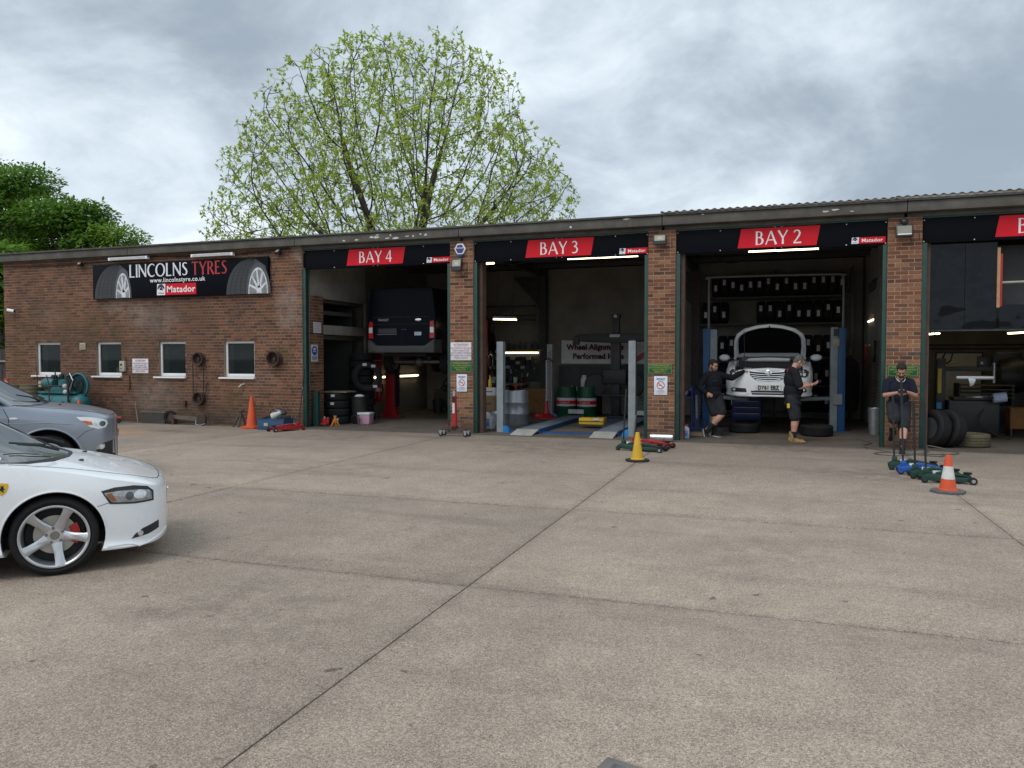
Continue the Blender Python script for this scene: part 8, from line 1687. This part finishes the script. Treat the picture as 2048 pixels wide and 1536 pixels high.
def foot(mb, ank, toe_dir, k=1.0, boot=False):
    a = Vector(ank); f = Vector(toe_dir).normalized(); up = Vector((0, 0, 1)); F = frame(f); q = lambda x, y, z: a + F @ Vector((x, y, z)) * k
    mb.sph(q(0, -.025, -.045), (.037 * k, .045 * k, .042 * k), 12, 8, F); mb.sph(q(0, .06, -.055), (.040 * k, .075 * k, .032 * k), 12, 8, F); mb.sph(q(0, .135, -.062), (.043 * k, .060 * k, .026 * k), 12, 8, F)
    if boot: limb(mb, [q(0, .03, -.035), q(0, -.005, -.01), q(0, -.01, .055)], [.038 * k, .046 * k, .046 * k])
def sole(t, ank, toe_dir, mat, k=1.0):
    a = Vector(ank); F = frame(Vector(toe_dir).normalized()); ol = [(-.036, -.062), (.036, -.062), (.042, .0), (.046, .10), (.040, .165), (.015, .195), (-.02, .195), (-.042, .16), (-.046, .10), (-.042, 0)]
    vs = [a + F @ Vector((x * k, y * k, z * k)) for z in (-.092, -.070) for x, y in ol]; n = len(ol); MB().add(vs, [tuple(range(n - 1, -1, -1)), tuple(range(n, 2 * n))] + [(i, (i + 1) % n, n + (i + 1) % n, n + i) for i in range(n)]).build('sole', mat, t)
def person(loc, label, J, spec):
    """J: joints in metres, picture-right = x, away = y, up = z, from the spot between the feet"""
    t = thing('person', label, 'person', loc); V = Vector; w = spec.get('w', 1.0); lw = spec.get('lw', 1.0); skin = spec['skin']; Fh = frame(J['look']); sh = (V(J['shL']) + V(J['shR'])) / 2; hp = (V(J['hipL']) + V(J['hipR'])) / 2
    sd = (V(J['shR']) - V(J['shL'])).normalized(); up = (sh - hp).normalized(); T = Matrix((sd, up.cross(sd), up)).transposed()
    ch = hp + (sh - hp) * .70; be = hp + (sh - hp) * .32 + T @ V((0, spec.get('front', 1) * .02, 0))
    def torso(mb, g):
        mb.sph(ch, (.165 * w + g, .112 * w + g, .19 + g), 18, 12, T); mb.sph(be, (.150 * w + g, .115 * w * spec.get('belly', 1) + g, .17 + g), 18, 12, T); mb.sph(hp + up * .03, (.155 * w + g, .115 * w + g, .13 + g), 18, 12, T); limb(mb, [J['shL'], sh + up * .02, J['shR']], [.055 * w + g, .065 * w + g, .055 * w + g])
    b = MB(); torso(b, -.012); limb(b, [sh - up * .02, V(J['head']) + Fh @ V((0, -.03, -.06))], [.058, .054]); head_shapes(b, J['head'], Fh)
    for s in 'LR':
        limb(b, [J['sh' + s], V(J['sh' + s]) * .5 + V(J['el' + s]) * .5, J['el' + s]], [.050 * w, .046 * w, .038 * w]); e, wr = V(J['el' + s]), V(J['wr' + s]); limb(b, [e, e * .7 + wr * .3, wr], [.038 * w, .041 * w, .026]); hd = J['hand' + s]; hand(b, J['wr' + s], hd[0], hd[1], hd[2], hd[3], spec.get('hk', 1.0))
        h, k, a = V(J['hip' + s]), V(J['kn' + s]), V(J['an' + s]); limb(b, [h, h * .5 + k * .5, k], [.082 * lw, .072 * lw, .053 * lw]); cf = k * .68 + a * .32; limb(b, [k, cf, k * .3 + a * .7, a], [.053 * lw, .056 * lw, .040 * lw, .034 * lw])
    blob(b, 'body', skin, t, .0065, 3)
    c = MB(); torso(c, .012); sl = spec['sleeve']
    for s in 'LR':
        S_, e, wr = V(J['sh' + s]), V(J['el' + s]), V(J['wr' + s])
        if sl > 1: limb(c, [S_, (S_ + e) / 2, e, (e + wr) / 2, e + (wr - e) * .93], [.066 * w, .062 * w, .056 * w, .050 * w, .040])
        else: limb(c, [S_, S_ + (e - S_) * .5, S_ + (e - S_) * sl], [.068 * w, .066 * w, .062 * w])
    if spec.get('hem', 0): c.cyl(hp - up * spec['hem'], hp + up * .10, .001, .001, 6); c.sph(hp - up * (spec['hem'] - .10), (.168 * w, .128 * w, .12), 18, 10, T)
    limb(c, [sh, sh + up * .045], [.072, .066]); blob(c, 'top', spec['top'], t, .008, 3)
    p = MB(); p.sph(hp + up * .02, (.162 * w, .122 * w, .13), 18, 10, T)
    for s in 'LR': h, k = V(J['hip' + s]), V(J['kn' + s]); e = h + (k - h) * spec['leg']; limb(p, [h, (h + e) / 2, e], [.094 * lw, .091 * lw, .084 * lw])
    blob(p, 'shorts', spec['pants'], t, .008, 3)
    for s in 'LR':
        k, a = V(J['kn' + s]), V(J['an' + s]); so = MB(); limb(so, [a - V((0, 0, .02)), a + (k - a) * spec.get('sock', .3)], [.042 * lw, .045 * lw]); blob(so, 'sock', M_SOCK, t, .008, 2); fo = MB(); foot(fo, a, J['toe' + s], 1.20 if spec.get('boot') else 1.12, spec.get('boot', False)); blob(fo, 'shoe', spec['shoe'], t, .007, 2); sole(t, a, J['toe' + s], spec['sole'], 1.06)
    head_parts(t, J['head'], Fh, spec['hair'], spec.get('beard'), hl=spec.get('hl', .01)); return t
# the man leaning on the raised car
pa = person((-1.30, 17.02, 0), 'man in black sweatshirt and shorts leaning one arm on the raised white car', dict(
    head=(-.02, .0, 1.515), look=(.80, -.45, -.28), shL=(-.15, -.10, 1.31), shR=(.13, .10, 1.31), elL=(-.30, -.16, 1.06), wrL=(-.13, -.24, .93), handL=((.8, -.1, -.35), (-.3, -.8, .3), .9, 1), elR=(.36, .25, 1.25), wrR=(.60, .40, 1.40), handR=((.9, .25, -.12), (0, 0, 1), .35, 1),
    hipL=(-.10, -.04, .86), hipR=(.07, .05, .86), knL=(.03, -.08, .47), anL=(.02, -.02, .092), toeL=(.55, -.6, 0), knR=(.18, -.10, .48), anR=(-.13, -.16, .14), toeR=(.3, -.4, -.85)), dict(skin=M_SKIN, top=M_CLOTH, pants=M_SHORT, sleeve=2, leg=.88, sock=.42, shoe=M_SHOE, sole=M_HDPE, hair=M_HAIR, beard=M('beard_brown', (.13, .07, .045), .9), w=1.15, lw=1.25, hl=.014, hem=.06))
text('TYRES', .035, M('chest_print', (.02, .08, .075), .7), pa, (.03, -.155, 1.20), rot=(rad(82), 0, rad(38)), name='chest_logo')
# the man with the phone, seen from behind
pb = person((.30, 16.27, 0), 'stocky man in black t-shirt, dark shorts and tan boots looking at a phone', dict(
    head=(.085, .06, 1.60), look=(.80, .28, -.62), shL=(-.10, .19, 1.40), shR=(.01, -.20, 1.40), elL=(.12, .22, 1.14), wrL=(.33, .10, 1.16), handL=((.7, -.35, .2), (0, .2, -1), .7, 1), elR=(.10, -.26, 1.12), wrR=(.32, -.10, 1.15), handR=((.75, .25, .2), (.1, -.3, -1), .8, -1),
    hipL=(-.02, .10, .88), hipR=(-.03, -.10, .88), knL=(.05, .10, .48), anL=(-.02, .12, .105), toeL=(.9, .25, 0), knR=(.02, -.11, .48), anR=(.0, -.10, .105), toeR=(.95, -.10, 0)), dict(skin=M_SKIN2, top=M_CLOTH, pants=M_SHORT, sleeve=.86, leg=.90, sock=.28, shoe=M_BOOT, sole=M('boot_sole', (.16, .10, .05), .8), hair=M_HAIRG, beard=M('stubble_grey', (.26, .15, .11), .9), w=1.30, belly=1.18, lw=1.25, hl=.006, hem=.20, boot=True))
ph = bpy.data.objects.new('t', None); bpy.data.objects.remove(ph)
t = thing('smartphone', 'phone in the hands of the man in tan boots', 'phone', (.30 + .43, 16.27 - .02, 1.20), rot=(rad(25), rad(-35), rad(10))); MB().box((0, 0, 0), (.15, .074, .010)).build('body', M_BLKP, t, bevel=.003); MB().box((0, 0, .0055), (.135, .066, .0012)).build('screen', M('phone_glass', (.02, .022, .03), .08), t)
MB().bx(-.13, -.08, -.232, -.225, .70, .79).build('tool_pouch', M('tape_yellow', (.60, .42, .02), .5), pb); MB().sph((-.12, -.02, 1.43), (.03, .07, .05)).build('collar_patch', M('collar_red', (.20, .012, .018), .9), pb); MB().lathe([(.036, -.012), (.039, 0), (.036, .012)], (.295, -.115, 1.148), ry(rad(75)), 14).build('watch', M_BLKP, pb)
# the man leaning on the pier
pc = person((2.09, 15.10, 0), 'bearded man in dark t-shirt with white necklace leaning on the right pier', dict(
    head=(.02, .38, 1.455), look=(-.06, -.72, -.62), shL=(-.185, .52, 1.245), shR=(.195, .52, 1.245), elL=(-.24, .43, 1.0), wrL=(-.06, .22, 1.06), handL=((.8, -.35, .15), (-.1, -.75, .5), .8, 1), elR=(.26, .42, 1.0), wrR=(.08, .21, 1.08), handR=((-.8, -.3, .12), (.1, -.75, .5), .8, -1),
    hipL=(-.10, .52, .83), hipR=(.10, .50, .83), knL=(-.12, .14, .58), anL=(-.10, .52, .36), toeL=(-.1, .5, -.5), knR=(.05, .22, .45), anR=(.0, -.02, .095), toeR=(-.15, -.9, 0)), dict(skin=M_SKIN, top=M_NAVYT, pants=M_SHORT, sleeve=.70, leg=.96, sock=.45, shoe=M_SHOE, sole=M_BLKR, hair=M_HAIR, beard=M_HAIR, w=1.06, lw=1.2, front=-1, hl=.014, hem=.05))
MB().tube([(.02 + .075 * math.sin(a), .46 - .105 * math.cos(a) + (.05 if abs(a) > 1.2 else 0), 1.335 - .085 * math.cos(a)) for a in [rad(-95 + 10 * k) for k in range(20)]], .006, 6).build('necklace', M('white_cord', (.75, .75, .72), .5), pc)
t = thing('smartphone', 'black phone held by the man leaning on the pier', 'phone', (2.10, 15.10 + .145, 1.085), rot=(rad(38), 0, rad(4))); MB().box((0, 0, 0), (.15, .075, .010)).build('body', M_BLKP, t, bevel=.003); MB().box((0, 0, .0055), (.135, .066, .0012)).build('screen', M('phone_glass', (.02, .022, .03)), t)
